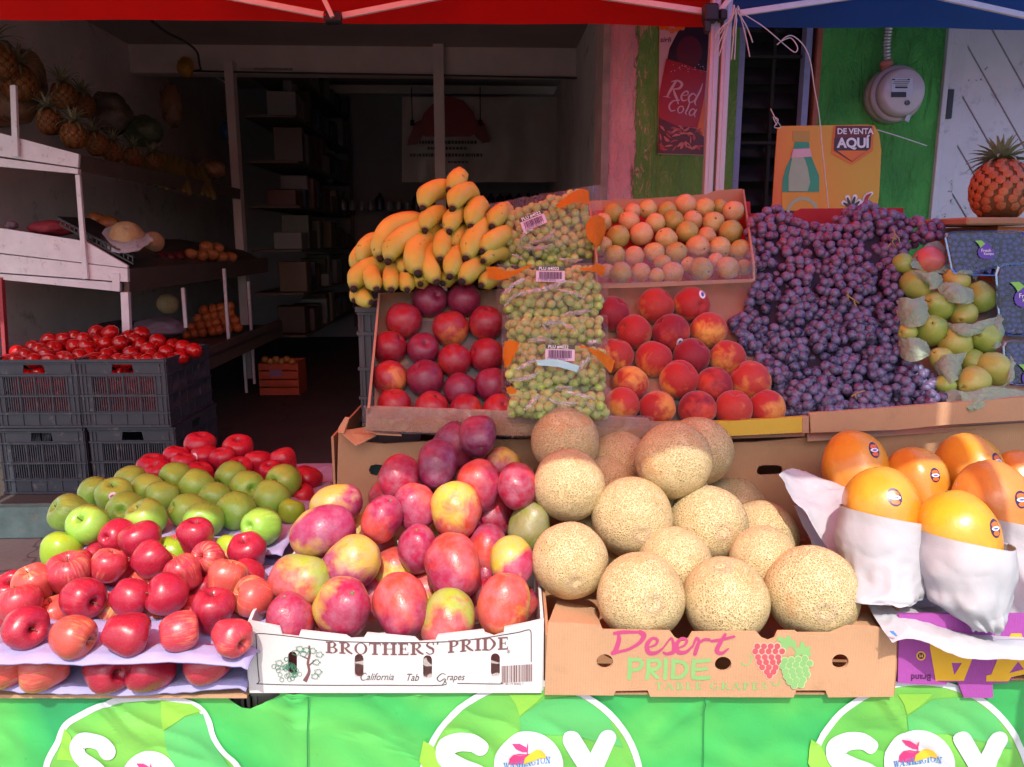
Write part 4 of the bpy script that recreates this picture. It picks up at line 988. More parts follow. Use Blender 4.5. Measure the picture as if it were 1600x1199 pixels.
# ================================================================ tilted trays of the second tier
def zt2(v): return 1.60+(640-v)*.001
def tray(name, label, base, lin, front, sides, mat_front, cat='tray', extra=None):
    loc = P(*front[0], 1.56); o = empty(name, loc); tag(o, label, cat)
    obj('bottom', prism([P(u, v, zt2(v)+.048)-loc for u, v in base], VIEW*.004), M_cardpink, o)
    if lin: obj('liner', prism([P(u, v, zt2(v)+.043)-loc for u, v in lin], VIEW*.002), M_liner, o)
    for q in front[1:]:
        pts, mt_ = q; obj('front_panel', prism([hitY(u, v, 1.535)-loc for u, v in pts], (0, .012, 0), .001), mt_, o)
    for pts in sides: obj('side_panel', prism([P(*c)-loc for c in pts], (.005, 0, 0) if pts[0][0] < 700 else (-.004, 0, 0)), M_cardpink, o)
    return o, loc
ta, tal = tray('nectarine_tray', 'tilted cardboard tray of nectarines with a film wrapped front edge', [(583, 672), (1008, 676), (1008, 438), (790, 452), (592, 458)], [(590, 655), (800, 668), (800, 505), (612, 500), (600, 560)],
               [(573, 674), ([(571, 672), (573, 636), (590, 636), (800, 643), (1014, 655), (1024, 684), (800, 680)], M_cardpink)], [[(591, 458, 1.76), (574, 638, 1.555), (574, 660, 1.60), (591, 462, 1.85)]], M_cardpink)
obj('front_rim', prism([hitY(u, v, 1.531)-tal for u, v in [(574, 654), (700, 656), (860, 664), (1018, 670), (1021, 684), (800, 681), (571, 673)]], (0, .003, 0), .0006), M_card, ta)
obj('wrap', sheet([[hitY(u, v, 1.527)-tal for u, v in ((568, 634), (700, 638), (860, 645), (1020, 650))], [hitY(u, v, 1.524)-tal for u, v in ((566, 655), (700, 660), (860, 668), (1026, 672))], [hitY(u, v, 1.527)-tal for u, v in ((568, 676), (700, 680), (860, 685), (1028, 688))]], 90, 24, .0012, 34, 2), M_film, ta)
tb_, tbl = tray('peach_tray', 'tilted tray of peaches with a yellow and tan front edge', [(1010, 690), (1258, 682), (1240, 437), (1010, 440)], [(1010, 660), (1240, 660), (1200, 520), (1010, 520)],
                [(1010, 684), ([(1014, 660), (1120, 659), (1200, 655), (1264, 651), (1264, 676), (1130, 682), (1022, 686)], M_cardyel)], [], M_cardyel)
obj('tape', prism([hitY(u, v, 1.5335)-tbl for u, v in [(1262-8, 651.5), (1263.5, 650.5), (1263.5, 676.5), (1254, 677)]], (0, .001, 0)), M_cardpink, tb_)
obj('tape', prism([hitY(u, v, 1.5335)-tbl for u, v in [(1014, 659), (1060, 659.5), (1056, 685.5), (1024, 686.5)]], (0, .001, 0)), M_cardpink, tb_)
tc_, tcl = tray('grape_tray', 'tilted tray of black grapes and pears with a tan taped front edge', [(1262, 690), (1700, 660), (1700, 540), (1545, 440), (1420, 400), (1400, 350), (1200, 350), (1200, 440), (1242, 470)], [],
                [(1266, 676), ([(1265, 646), (1400, 637), (1520, 627), (1600, 621), (1760, 612), (1760, 648), (1600, 657), (1480, 664), (1400, 672), (1267, 677)], M_card2)], [], M_card)
obj('front_panel', prism([hitY(u, v, 1.531)-tcl for u, v in [(1268, 654), (1330, 650), (1332, 673), (1268, 677)]], (0, .002, 0)), M_cardyel, tc_) if False else None
I_redink = printed('faint_red_stamp_ink', C('a8605a'), .7)
f2 = onbox(1.531, tal, .0006)
obj('lettering', text('CUSTOM FRUIT EXP', 6.5, lambda x, y, _: f2(803+x, 651+y*0-y+x*.02)), I_redink, ta); obj('lettering', text('KERN CO', 6, lambda x, y, _: f2(815+x, 660-y+x*.02)), I_redink, ta)
obj('stamp_print', strokes([([(698, 652), (712, 650), (714, 660), (700, 662), (698, 652)], .9), ([(702, 655), (710, 659)], .8)], f2, 3), I_redink, ta)
# guava carton, third tier
GZ = lambda v: 1.80+(430-v)*.002
gl_ = P(1050, 440, 1.77); gb = empty('guava_box', gl_); tag(gb, 'shallow cardboard box of guavas wrapped in clear film', 'box')
obj('bottom', prism([P(u, v, zz)-gl_ for u, v, zz in ((925, 446, 1.85), (1178, 440, 1.85), (1172, 315, 2.10), (925, 325, 2.10))], VIEW*.004), M_cardred, gb)  # red light on this cardboard is put into its colour
obj('back_panel', prism([P(u, v, 2.09)-gl_ for u, v in ((922, 352), (922, 314), (1000, 311), (1060, 307), (1105, 304), (1118, 298), (1160, 295), (1163, 345))], (0, .005, 0), .001), M_card, gb)
obj('side_panel', prism([P(1160, 296, 2.08)-gl_, P(1176, 410, 1.76)-gl_, P(1177, 440, 1.76)-gl_, P(1163, 345, 2.10)-gl_], (.005, 0, 0), .0006), M_card, gb)
obj('side_panel', prism([P(922, 314, 2.08)-gl_, P(934, 400, 1.76)-gl_, P(934, 446, 1.76)-gl_, P(922, 352, 2.10)-gl_], (-.005, 0, 0), .0006), M_card, gb)
obj('front_panel', prism([P(u, v, 1.755)-gl_ for u, v in ((934, 444), (1177, 436), (1177, 441), (1010, 449), (934, 451))], (0, .005, 0)), M_cardpink, gb)
obj('wrap', sheet([[P(u, v, zz)-gl_ for u, v, zz in ((930, 392, 1.79), (1000, 388, 1.79), (1090, 386, 1.79), (1180, 383, 1.79))], [P(u, v, 1.755)-gl_ for u, v in ((930, 414), (1000, 410), (1090, 408), (1182, 404))], [P(u, v, 1.745)-gl_ for u, v in ((932, 446), (1000, 444), (1090, 442), (1182, 438))]], 80, 36, .0016, 26, 5), M_film, gb)
# upright red card behind the grapes
rc = obj('red_card', prism([P(u, v, 2.05) for u, v in ((1170, 345), (1172, 334), (1206, 332), (1235, 334), (1238, 338), (1244, 330), (1252, 326), (1412, 325), (1412, 372), (1170, 372))], (0, .006, 0), .001), M_cardred); tag(rc, 'dark red cardboard rim standing behind the black grapes', 'cardboard')
# crate under the bananas
cx0 = P(560, 480, 1.86); M_dcr = plain('dark_grey_crate_plastic', C('4a4a50'), .55, .12, 14, .15, .001)
crate('plastic_crate', .36, .30, .285, (cx0.x+.185, cx0.y, cx0.z-.285), .0, 'dark grey crate under the bananas beside the nectarine tray', M_dcr)
crate('plastic_crate', .36, .30, .285, (cx0.x+.19, cx0.y+.005, cx0.z-.574), .0, 'dark grey crate, second one down below the bananas', M_dcr)
crate('plastic_crate', .36, .30, .285, (cx0.x+.19, cx0.y+.005, cx0.z-.863), .0, 'dark grey crate, lowest one in the stack below the bananas', M_dcr)
# ================================================================ fruit meshes (unit radius)
from mathutils.bvhtree import BVHTree
def prof_me(pts, n=28, k=5, wob=None, lump=.02, seed=0, sq=None):
    p = [(q.x, q.y) for q in spline([(r, z, 0) for r, z in pts], k)]
    p = [(max(.004, r), z) for r, z in p]
    me = lathe(p, n, True, wob)
    for v in me.vertices:
        q = v.co.normalized() if v.co.length > 0 else v.co
        v.co *= 1+lump*noise.noise(q*1.3+Vector((seed*5.1, seed, 0)))
        if sq: v.co.x *= sq[0]; v.co.y *= sq[1]
    me.update(); return me
APPLE = [(.0, -.62), (.10, -.70), (.22, -.82), (.42, -.86), (.70, -.66), (.92, -.25), (1.0, .15), (.94, .52), (.74, .80), (.46, .92), (.24, .86), (.12, .70), (.05, .58), (.0, .55)]
DELI = [(.0, -.72), (.12, -.82), (.26, -.98), (.42, -1.0), (.64, -.80), (.84, -.35), (.98, .1), (1.0, .42), (.86, .76), (.60, .95), (.36, .96), (.18, .80), (.06, .62), (.0, .58)]
me_apples = [prof_me(APPLE, 28, 4, None, .06, i) for i in range(3)]
me_delis = [prof_me(DELI, 30, 4, lambda a, z: 1+.035*math.cos(5*a)*(1 if z < 0 else .5), .07, i) for i in range(3)]
def peach_me(crease, seed):
    me = prof_me([(.0, -.93), (.2, -.97), (.5, -.86), (.85, -.5), (1, .0), (.9, .48), (.62, .82), (.3, .93), (.12, .86), (.0, .78)], 40, 4, None, .035, seed)
    for v in me.vertices:
        a = math.atan2(v.co.y, v.co.x); rr = math.hypot(v.co.x, v.co.y)
        v.co *= 1-crease*math.exp(-(a/.16)**2)*min(1, rr*1.5)
    me.update(); return me
me_peaches = [peach_me(.07, i) for i in range(3)]; me_nects = [peach_me(.035, 5+i) for i in range(2)]
me_mangos = [prof_me([(.0, -1.06), (.25, -1.03), (.62, -.85), (.92, -.42), (1.0, .05), (.93, .5), (.70, .90), (.38, 1.12), (.12, 1.16), (.05, 1.12), (.0, 1.10)], 30, 4, lambda a, z: 1+.07*math.cos(a)*(z > 0)*z, .09, i, (1, .88)) for i in range(3)]
me_melons = [prof_me([(.0, -.98), (.2, -.97), (.58, -.82), (.9, -.43), (1, 0), (.9, .43), (.58, .82), (.22, .975), (.08, .965), (.0, .95)], 40, 4, None, .035, i) for i in range(2)]
me_tomato = prof_me([(.0, -.86), (.3, -.84), (.7, -.66), (.97, -.2), (1, .1), (.88, .5), (.55, .78), (.2, .80), (.0, .74)], 20, 3, None, .05, 2)
me_guavas = [prof_me([(.0, -1.0), (.3, -.97), (.72, -.72), (.98, -.2), (.98, .2), (.80, .66), (.45, .93), (.16, 1.02), (.08, .97), (.0, .93)], 22, 3, None, .08, i) for i in range(2)]
me_pears = [prof_me([(.0, -.86), (.10, -.88), (.26, -.97), (.6, -.88), (.92, -.45), (1.0, .0), (.90, .42), (.66, .80), (.44, 1.04), (.26, 1.16), (.1, 1.14), (.0, 1.08)], 26, 3, None, .09, i) for i in range(2)]
me_papayas = [prof_me([(.0, -1.75), (.25, -1.7), (.62, -1.35), (.88, -.8), (.98, -.1), (1.0, .45), (.86, .95), (.58, 1.34), (.30, 1.52), (.14, 1.55), (.06, 1.52), (.0, 1.5)], 30, 4, lambda a, z: 1+.022*math.cos(5*a), .06, i) for i in range(2)]
me_stem = tube([(0, 0, 0), (.01, 0, .12), (.04, 0, .26), (.05, .0, .36)], [.030, .022, .024, .034], 6)
me_nub = lathe([(.004, -.02), (.09, 0), (.075, .05), (.03, .07), (.004, .07)], 8)

# ================================================================ skins
def skin(name, lo, hi, ns=1.6, amp=1.2, grad=(.5, -.5, .5), gk=.5, streak=0, sk=9, speck=None, ss=20, st=(.62, .68), sa=.7, rough=.35, bloom=0.0, bump=.1, bd=.004, bs=30, coat=0.0, fuzz=0.0, scar=None):
    """colours ca, cb come from each object's own properties"""
    a = N(name); o = a.coord('Object'); v = a.shifted(23); ca = a.attr('ca').outputs[0]; cb = a.attr('cb').outputs[0]
    n1 = a.noise(v, ns, 4, .55, .4).outputs[0]
    g = a.n('VectorMath', {0: o, 1: grad}, operation='DOT_PRODUCT').outputs['Value']
    m = a.math('ADD', a.math('MULTIPLY', a.math('SUBTRACT', n1, .5), amp*2), a.math('MULTIPLY', g, gk))
    if streak:
        nrm = a.vm('NORMALIZE', a.vm('MULTIPLY', o, (1, 1, .0)).outputs[0]).outputs[0]
        z = a.n('SeparateXYZ', {0: o}).outputs[2]
        sv = a.n('CombineXYZ', {0: a.math('MULTIPLY', a.n('SeparateXYZ', {0: nrm}).outputs[0], sk), 1: a.math('MULTIPLY', a.n('SeparateXYZ', {0: nrm}).outputs[1], sk), 2: a.math('MULTIPLY', z, 1.1)}).outputs[0]
        s2 = a.noise(a.vm('ADD', sv, a.vm('SUBTRACT', v, o).outputs[0]).outputs[0], 1.0, 5, .7).outputs[0]
        m = a.math('ADD', m, a.math('MULTIPLY', a.math('SUBTRACT', s2, .5), streak))
    f = a.mr(m, lo, hi); c = a.mix(f, ca, cb)
    n2 = a.noise(v, ns*4.5, 4, .6).outputs[0]; c = a.mix(a.mr(n2, .35, .8, 0, .22), c, a.mix(.5, c, (0, 0, 0, 1), 'MULTIPLY'))
    if speck is not None:
        sp_ = a.mr(a.noise(v, ss, 2, .5).outputs[0], st[0], st[1], 0, sa); c = a.mix(sp_, c, speck)
    if scar is not None:
        k = a.mr(a.noise(v, 4.2, 8, .75, 1.2).outputs[0], .66, .70, 0, .7); c = a.mix(k, c, scar)
    if bloom: c = a.mix(a.math('MULTIPLY', a.mr(a.noise(v, 2.3, 5, .65).outputs[0], .38, .66), bloom), c, (.42, .34, .46, 1))
    nb = a.bump(a.noise(v, bs, 3, .6).outputs[0], bump, bd)
    rr = a.mr(n2, .3, .7, max(.05, rough-.06), rough+.10)
    kw = {'Coat Weight': coat, 'Coat Roughness': .12}
    if fuzz: kw.update({'Sheen Weight': fuzz, 'Sheen Roughness': .4})
    return a.pbr(c, rr, nb, **kw)
K_apple = skin('red_apple_skin', .05, .75, 1.1, .7, (.3, -.4, .35), .35, 2.3, 8, (.75, .5, .3, 1), 34, (.66, .72), .5, .30, 0, .08, .004, 14, .12)
K_green = skin('green_apple_skin', -.1, .9, 1.0, .8, (.2, .3, .8), .5, 0, 7, (.62, .68, .32, 1), 38, (.64, .70), .5, .32, 0, .07, .004, 14, .1)
K_nect = skin('nectarine_skin', .12, .62, 1.2, 1.2, (.2, .2, -.9), .55, .5, 5, (.85, .45, .2, 1), 30, (.70, .76), .4, .33, .10, .06, .003, 20, .0)
K_peach = skin('peach_skin', -.05, .6, 1.4, 1.2, (.3, .1, -.8), .6, .4, 5, None, 30, (.6, .7), .4, .62, 0, .08, .003, 40, 0, .35)
K_mango = skin('mango_skin', -.14, .24, .9, .95, (.55, -.3, -.75), .5, 0, 5, (.14, .05, .03, 1), 22, (.67, .72), .65, .36, .22, .14, .008, 10, .12, 0, (.30, .17, .10, 1))
K_tomato = skin('tomato_skin', .3, 1.1, 1.2, .5, (0, 0, 1), .4, 0, 5, None, 30, (.6, .7), .4, .13, 0, .02, .002, 10, .6)
K_guava = skin('guava_skin', -.3, .6, 1.4, 1.0, (.2, .3, .6), .5, 0, 5, (.22, .13, .06, 1), 11, (.68, .73), .7, .38, 0, .12, .008, 9, .1, 0, (.35, .22, .1, 1))
K_pear = skin('pear_skin', -.1, .8, 1.1, .9, (.2, -.3, .6), .6, 0, 5, (.25, .17, .06, 1), 24, (.68, .72), .6, .36, 0, .07, .004, 14, .15, 0, (.34, .26, .1, 1))
K_papaya = skin('papaya_skin', -.25, .55, .75, .9, (.5, -.2, .6), .45, 0, 5, (.5, .16, .03, 1), 19, (.70, .74), .5, .3, 0, .07, .006, 9, .25)
def melon_mat():
    a = N('netted_melon_rind'); o = a.coord('Object'); v = a.shifted(19)

    sc = a.n('VectorMath', {0: a.noise(v, 9, 4, .65).outputs[1], 1: (.10, .10, .10)}, operation='MULTIPLY').outputs[0]
    wv = a.vm('ADD', v, sc).outputs[0]
    e1 = a.n('TexVoronoi', {'Vector': a.vm('MULTIPLY', wv, (1, 1, .62)).outputs[0], 'Scale': 19.0, 'Randomness': 1.0}, feature='DISTANCE_TO_EDGE').outputs[0]
    e2 = a.n('TexVoronoi', {'Vector': wv, 'Scale': 9.0}, feature='DISTANCE_TO_EDGE').outputs[0]
    gap = a.math('MULTIPLY', a.mr(e1, .11, .24), a.mr(a.noise(v, 6, 3).outputs[0], .32, .5, .35, 1))
    h = a.math('SUBTRACT', 1.0, gap)
    n1 = a.noise(v, 2.2, 4, .6).outputs[0]
    net = a.mix(a.mr(n1, .35, .7), C('cbb384'), C('d8c294')); gr = a.mix(a.mr(n1, .35, .65), C('a89b62'), C('b69f66'))
    c = a.mix(gap, net, gr)
    c = a.mix(a.mr(a.noise(v, 1.3, 3).outputs[0], .58, .68, 0, .45), c, C('c9935c'))
    bl = a.mr(a.noise(v, 30, 3).outputs[0], .70, .74, 0, .6); c = a.mix(bl, c, C('6f6040'))
    z = a.n('SeparateXYZ', {0: o}).outputs[2]
    pole = a.mr(z, .955, .985); c = a.mix(a.math('MULTIPLY', pole, .6), c, C('b79c7c'))
    return a.pbr(c, .62, a.bump(h, .65, .014))
K_melon = melon_mat()
M_stem = plain('brown_fruit_stem', C('6d4f34'), .8, .2, 10, .2, .01); M_stemg = plain('green_fruit_stem', C('6d7440'), .8, .2, 10, .2, .01)
S_white = plain('white_sticker', C('e8e4e8'), .3, .02, 10, .02, .001); S_pink = plain('pink_sticker_ink', C('c86a9a'), .3, .02, 10, .02, .001)
S_navy = plain('navy_sticker_ink', C('2c2350'), .3, .02, 10, .02, .001); S_or = plain('orange_sticker_ink', C('d8682a'), .3, .02, 10, .02, .001)
S_blue = plain('blue_sticker_ink', C('4a5fae'), .3, .02, 10, .02, .001)

ORD = ['first', 'second', 'third', 'fourth', 'fifth', 'sixth', 'seventh', 'eighth', 'ninth', 'tenth', 'eleventh', 'twelfth', 'thirteenth', 'fourteenth', 'fifteenth', 'sixteenth', 'seventeenth', 'eighteenth']
def lab_pos(i, n):
    if n == 1: return 'only one'
    if i == 0: return 'leftmost'
    if i == n-1: return 'rightmost'
    return ORD[i]+' from the left'
def quat(axis, spin=0):
    """z axis of the mesh turned to axis"""
    return Vector(axis).to_track_quat('Z', 'Y') @ Quaternion((0, 0, 1), spin)
def cdir(du, dv, dz):
    """direction from photo-right, photo-down, away"""
    return (Vector((1, 0, 0))*du-UP*dv+VIEW*dz).normalized()
def settle(L, it=60, k=.94):
    for _ in range(it):
        mv = 0
        for i in range(len(L)):
            a_ = L[i]
            for j in range(i+1, len(L)):
                b_ = L[j]; zz = (a_['z']+b_['z'])/2
                dx = (a_['u']-b_['u'])*zz/F; dy_ = (a_['v']-b_['v'])*zz/F
                need = k*(a_['r']*a_['z']+b_['r']*b_['z'])/F; d2 = dx*dx+dy_*dy_
                if d2 >= need*need: continue
                nz_ = math.sqrt(need*need-d2); dz = a_['z']-b_['z']
                if abs(dz) < nz_:
                    s_ = (nz_-abs(dz))*.5; fr_ = a_ if (dz < 0 or (dz == 0 and a_['v'] > b_['v'])) else b_; bk = b_ if fr_ is a_ else a_
                    fr_['z'] -= s_*.25; bk['z'] += s_*.75; mv += s_
        if mv < 1e-4: break
    return L
def fix_attr(o, ca, cb): o['ca'] = [float(x) for x in ca[:3]]; o['cb'] = [float(x) for x in cb[:3]]
def child_of(o, name, me, mat, loc=(0, 0, 0), scale=1.0, q=None):
    c = obj(name, me, mat, o); c.location = loc; c.scale = (scale,)*3
    if q is not None: c.rotation_mode = 'QUATERNION'; c.rotation_quaternion = q
    return c
_bvh = {}
def sticker(o, me, du, dv, size, layers, ry=1.0):
    """thin label following the skin at the spot (du, dv) from the centre as seen"""
    if me.name not in _bvh:
        bm = bmesh.new(); bm.from_mesh(me); _bvh[me.name] = BVHTree.FromBMesh(bm); bm.free()
    t = _bvh[me.name]; q = o.rotation_quaternion.inverted(); s_ = o.scale[0]
    X = q @ Vector((1, 0, 0)); Y = q @ UP; Z = q @ VIEW
    for k, (name, rad, mat, ox, oy, sx, sy) in enumerate(layers):
        vs, fs = [], []; n = 14
        pts = [(0, 0)]+[(r_*math.cos(2*math.pi*i/n), r_*math.sin(2*math.pi*i/n)) for r_ in (.5, 1) for i in range(n)]
        for (a_, b_) in pts:
            p = X*(du+(a_*sx*rad+ox)*size)+Y*(-dv+(b_*sy*rad+oy)*size)-Z*3
            h = t.ray_cast(p, Z)
            vs.append((h[0] if h[0] is not None else p+Z*2.5)-Z*(.010+.006*k))
        for i in range(n):
            j = (i+1) % n; fs += [(0, 1+i, 1+j), (1+i, 1+n+i, 1+n+j, 1+j)]
        c = obj(name, me_from(vs, fs, True), mat, o)
APS = lambda: [('sticker', 1, S_white, 0, 0, 1, 1.15), ('sticker_print', .62, S_pink, 0, 0, 1, .9), ('sticker_print', .32, S_blue, 0, .1, 1, .5)]
def pile(name, cat, rows, rowlabels, mes, mat, zf, style, group, ratio=1.0, k=.94, desc=None, do_settle=True, miny=None):
    """rows of (u, v, r[, extra]) become single fruits. style(i, row, item) -> dict(ca, cb, axis, spin, word)"""
    L = []
    for ri, row in enumerate(rows):
        srt = sorted(range(len(row)), key=lambda q_: row[q_][0])
        for pos, q_ in enumerate(srt):
            it = row[q_]; L.append(dict(u=it[0], v=it[1], r=it[2], ex=it[3].rstrip('*') if len(it) > 3 else None, z=zf(it[1], it[0])+(.07 if len(it) > 3 and '*' in it[3] else 0), row=ri, pos=pos, n=len(row)))
    if do_settle: settle(L, k=k)
    if miny:
        for d in L:
            for _ in range(30):
                if P(d['u'], d['v'], d['z']).y-d['r']*d['z']/F < miny: d['z'] += .003
    out = []
    for i, d in enumerate(L):
        s_ = style(i, d); me = mes[i % len(mes)]
        o = obj(name, me, mat); o.location = P(d['u'], d['v'], d['z']); o.rotation_mode = 'QUATERNION'; o.rotation_quaternion = quat(s_['axis'], s_.get('spin', R.uniform(0, 6.28)))
        Rr = d['r']*d['z']/F/ratio; o.scale = (Rr*s_.get('sx', 1), Rr*s_.get('sx', 1), Rr*s_.get('sz', 1))
        fix_attr(o, s_['ca'], s_['cb'])
        tag(o, '%s %s, %s %s' % (s_['word'], (desc or name.replace('_', ' ')), lab_pos(d['pos'], d['n']), rowlabels[d['row']]), cat, group)
        o['group'] = group; d['o'] = o; d['me'] = me; out.append(d)
    return out
def lerp(a_, b_, t): return tuple(a_[i]*(1-t)+b_[i]*t for i in range(3))+(1,)
def jit(c, k=.12): f_ = 1+R.uniform(-k, k); return tuple(min(1, x*f_*(1+R.uniform(-k, k)*.4)) for x in c[:3])+(1,)
def near(L, u, v): return min(L, key=lambda d: (d['u']-u)**2+(d['v']-v)**2)

# ---------------------------------------------------------------- red apples in front
deep = C('9c1a34'); crim = C('b93444'); brt = C('c65048'); yel = C('dcb070'); pinkish = C('c94a48')
rowsA = [[(37, 981, 35), (113, 994, 35), (197, 991, 35), (279, 987, 33), (361, 995, 31)],
         [(32, 946, 33), (88, 963, 30, '*'), (128, 935, 35), (165, 962, 31, '*'), (203, 933, 32), (243, 966, 30, '*'), (263, 929, 34), (333, 955, 34), (397, 933, 33)],
         [(55, 913, 30), (78, 938, 30, '*'), (108, 898, 34), (168, 885, 28), (190, 900, 30, '*'), (235, 876, 31), (288, 895, 28), (318, 922, 30, '*'), (353, 906, 31)],
         [(118, 888, 29, '*'), (182, 838, 28), (222, 848, 32), (275, 866, 29, '*'), (306, 839, 29), (326, 873, 27), (388, 864, 30), (388, 902, 29, '*'), (150, 872, 29, '*')]]
def stA(i, d):
    ex = d['ex']; up = R.random() < .55
    if d['row'] == 0: ax = cdir(R.choice((-1, 1))*R.uniform(.6, 1), R.uniform(-.3, .3), R.uniform(-.5, .4))
    else: ax = cdir(R.uniform(-.5, .5), -1, R.uniform(-.75, .1)) if up else cdir(R.uniform(-1, 1), R.uniform(-.6, .5), R.uniform(-.7, .6))
    t = R.random()
    if t < .38: return dict(ca=jit(deep), cb=jit(crim), axis=ax, word='deep red')
    if t < .72: return dict(ca=jit(crim), cb=jit(C('d98868')), axis=ax, word='red streaked')
    return dict(ca=jit(brt), cb=jit(yel), axis=ax, word='red and yellow')
GA = 'red apples piled at the front left'
LA = pile('red_apple', 'apple', rowsA, ['in the front row, front left heap', 'in the second row, front left heap', 'in the third row, front left heap', 'at the top of the front left heap'], [me_delis[0], me_apples[0], me_delis[1], me_apples[1]], K_apple,
          lambda v, u: 1.162+(990-v)*.0019, stA, GA, 1.04, .9, 'apple')
LA2 = pile('red_apple', 'apple', [[(10, 1040, 34), (70, 1042, 35), (166, 1046, 34), (236, 1046, 34), (326, 1036, 32)]], ['squeezed on the lowest lavender tray'], me_delis, K_apple, lambda v, u: 1.205, stA, GA, .98, do_settle=False, desc='apple')
# filler apples under the heap
rowsF = [[(12, 962, 30), (66, 958, 30), (142, 968, 30), (184, 958, 30), (226, 962, 30), (262, 962, 30), (306, 966, 30), (346, 958, 30), (376, 962, 30)], [(20, 925, 28), (98, 925, 28), (150, 910, 28), (232, 915, 28), (296, 925, 28), (365, 925, 28), (350, 875, 26), (210, 870, 26), (260, 890, 28)]]
def stF(i, d): s_ = stA(9, dict(d, row=1)); s_['word'] = 'shaded red'; return s_
LF = pile('red_apple', 'apple', rowsF, ['buried low in the front left heap', 'buried higher in the front left heap'], me_delis, K_apple, lambda v, u: 1.27+(990-v)*.0017, stF, GA, .98, .85, 'apple')
for L_ in (LA, LA2, LF):
    for d in L_:
        o = d['o']; child_of(o, 'stem', me_stem, M_stem, (0, 0, .60), 1.15, Quaternion((R.uniform(-1, 1), R.uniform(-1, 1), 0), R.uniform(0, .4)))
# ---------------------------------------------------------------- green apples
rowsG = [[(203, 752, 24), (277, 747, 25), (360, 746, 24), (445, 752, 27)], [(148, 769, 25), (229, 764, 25), (309, 761, 27), (388, 763, 27)],
         [(178, 776, 27), (255, 778, 26), (334, 777, 24), (422, 782, 29)], [(110, 802, 29), (195, 797, 28), (291, 798, 27), (371, 800, 30)],
         [(140, 822, 31), (230, 812, 30), (317, 814, 30), (406, 823, 30)]]
gA, gB, gC = C('8cc048'), C('a6d054'), C('b2c454')
def stG(i, d): return dict(ca=jit(gA, .08), cb=jit(gB if R.random() < .6 else gC, .08), axis=cdir(R.uniform(-.9, .9), R.uniform(-1, .3), R.uniform(-.8, .6)), word=('glossy green', 'plain green', 'yellow green')[i % 3] if True else '')
GG = 'green apples on the lavender trays'
def zG(v, u): return 1.50+(822-v)*.0040
LG = pile('green_apple', 'apple', rowsG, ['in the back row', 'in the fourth row from the front', 'in the middle row', 'in the second row from the front', 'in the front row'], me_apples, K_green, zG, stG, GG, .98, .88, 'apple')
LG2 = pile('green_apple', 'apple', [[(96, 862, 30), (268, 868, 28), (362, 864, 27), (455, 800, 20)]], ['on the lower tray'], me_apples, K_green, lambda v, u: 1.47 if v > 830 else 1.62, lambda i, d: dict(ca=C('8fb52c'), cb=C('a3c236'), axis=cdir(.3, -1, .2), word='bright green'), GG, .98, do_settle=False, desc='apple')
for d in LG+LG2: child_of(d['o'], 'stem', me_stem, M_stem, (0, 0, .58), 1.0, Quaternion((1, R.uniform(-1, 1), 0), R.uniform(0, .5)))
d = near(LG, 209, 780); sticker(near(LG, 178, 776)['o'], near(LG, 178, 776)['me'], .45, -.15, .20, APS())
# ---------------------------------------------------------------- red apples at the back left
rowsB = [[(238, 733, 22), (250, 742, 20), (286, 729, 19), (312, 744, 20), (375, 736, 20), (423, 740, 18), (478, 753, 23), (475, 778, 19)],
         [(275, 719, 20), (320, 720, 22), (350, 720, 20), (402, 727, 21), (444, 721, 20)], [(312, 700, 23), (372, 705, 23)]]
def stB(i, d): return dict(ca=jit(C('b01432'), .08), cb=jit(C('c23a42'), .1), axis=cdir(R.uniform(-.5, .5), -1, R.uniform(-.6, .1)), word='pink red')
LB = pile('red_apple', 'apple', rowsB, ['in the lower row behind the green', 'in the second row behind the green', 'on top behind the green'], me_delis, K_apple, lambda v, u: 1.86+(750-v)*.0025, stB, 'red apples behind the green apples', .98, .85, 'apple')
for d in LB: child_of(d['o'], 'stem', me_stem, M_stem, (0, 0, .60), 1.0)
sticker(near(LB, 320, 720)['o'], near(LB, 320, 720)['me'], -.35, -.3, .28, APS()); sticker(near(LB, 478, 753)['o'], near(LB, 478, 753)['me'], -.4, -.2, .3, APS())
# ---------------------------------------------------------------- nectarines and peaches
rowsN = [[(671, 469, 27), (725, 469, 26)], [(631, 502, 28), (704, 514, 28), (759, 506, 27)], [(609, 544, 26), (661, 546, 25), (710, 564, 26), (761, 556, 27)],
         [(610, 591, 27), (665, 592, 29), (719, 609, 26), (769, 602, 27)], [(616, 634, 26), (674, 638, 26), (728, 642, 26), (780, 642, 26)]]
def stN(i, d):
    w_ = ('bright red', C('980e22'), C('c03c22')) if (d['u']+d['v']*3) % 7 < 3 else (('plum red', C('84183a'), C('b83038')) if (d['u']) % 2 else ('red orange', C('a41a20'), C('d88038')))
    return dict(ca=jit(w_[1], .08), cb=jit(w_[2], .08), axis=cdir(R.uniform(-.6, .6), R.uniform(-1, -.1), R.uniform(-.9, .3)), word=w_[0])
LN = pile('nectarine', 'nectarine', rowsN, ['in the top row of the tilted tray', 'in the second row of the tilted tray', 'in the third row of the tilted tray', 'in the fourth row of the tilted tray', 'in the bottom row of the tilted tray'], me_nects, K_nect, lambda v, u: zt2(v)+.012, stN, 'nectarines in the tilted tray', .98, .86)
rowsP = [[(956, 491, 27), (1024, 479, 28), (1080, 477, 28)], [(991, 520, 27), (1049, 521, 29), (1107, 517, 28)], [(962, 557, 27), (1021, 562, 28), (1080, 558, 28), (1136, 560, 28)],
         [(985, 600, 28), (1060, 594, 30), (1115, 602, 28), (1172, 597, 32)], [(971, 633, 27), (1027, 638, 28), (1090, 640, 29), (1146, 640, 29), (1198, 638, 28)]]
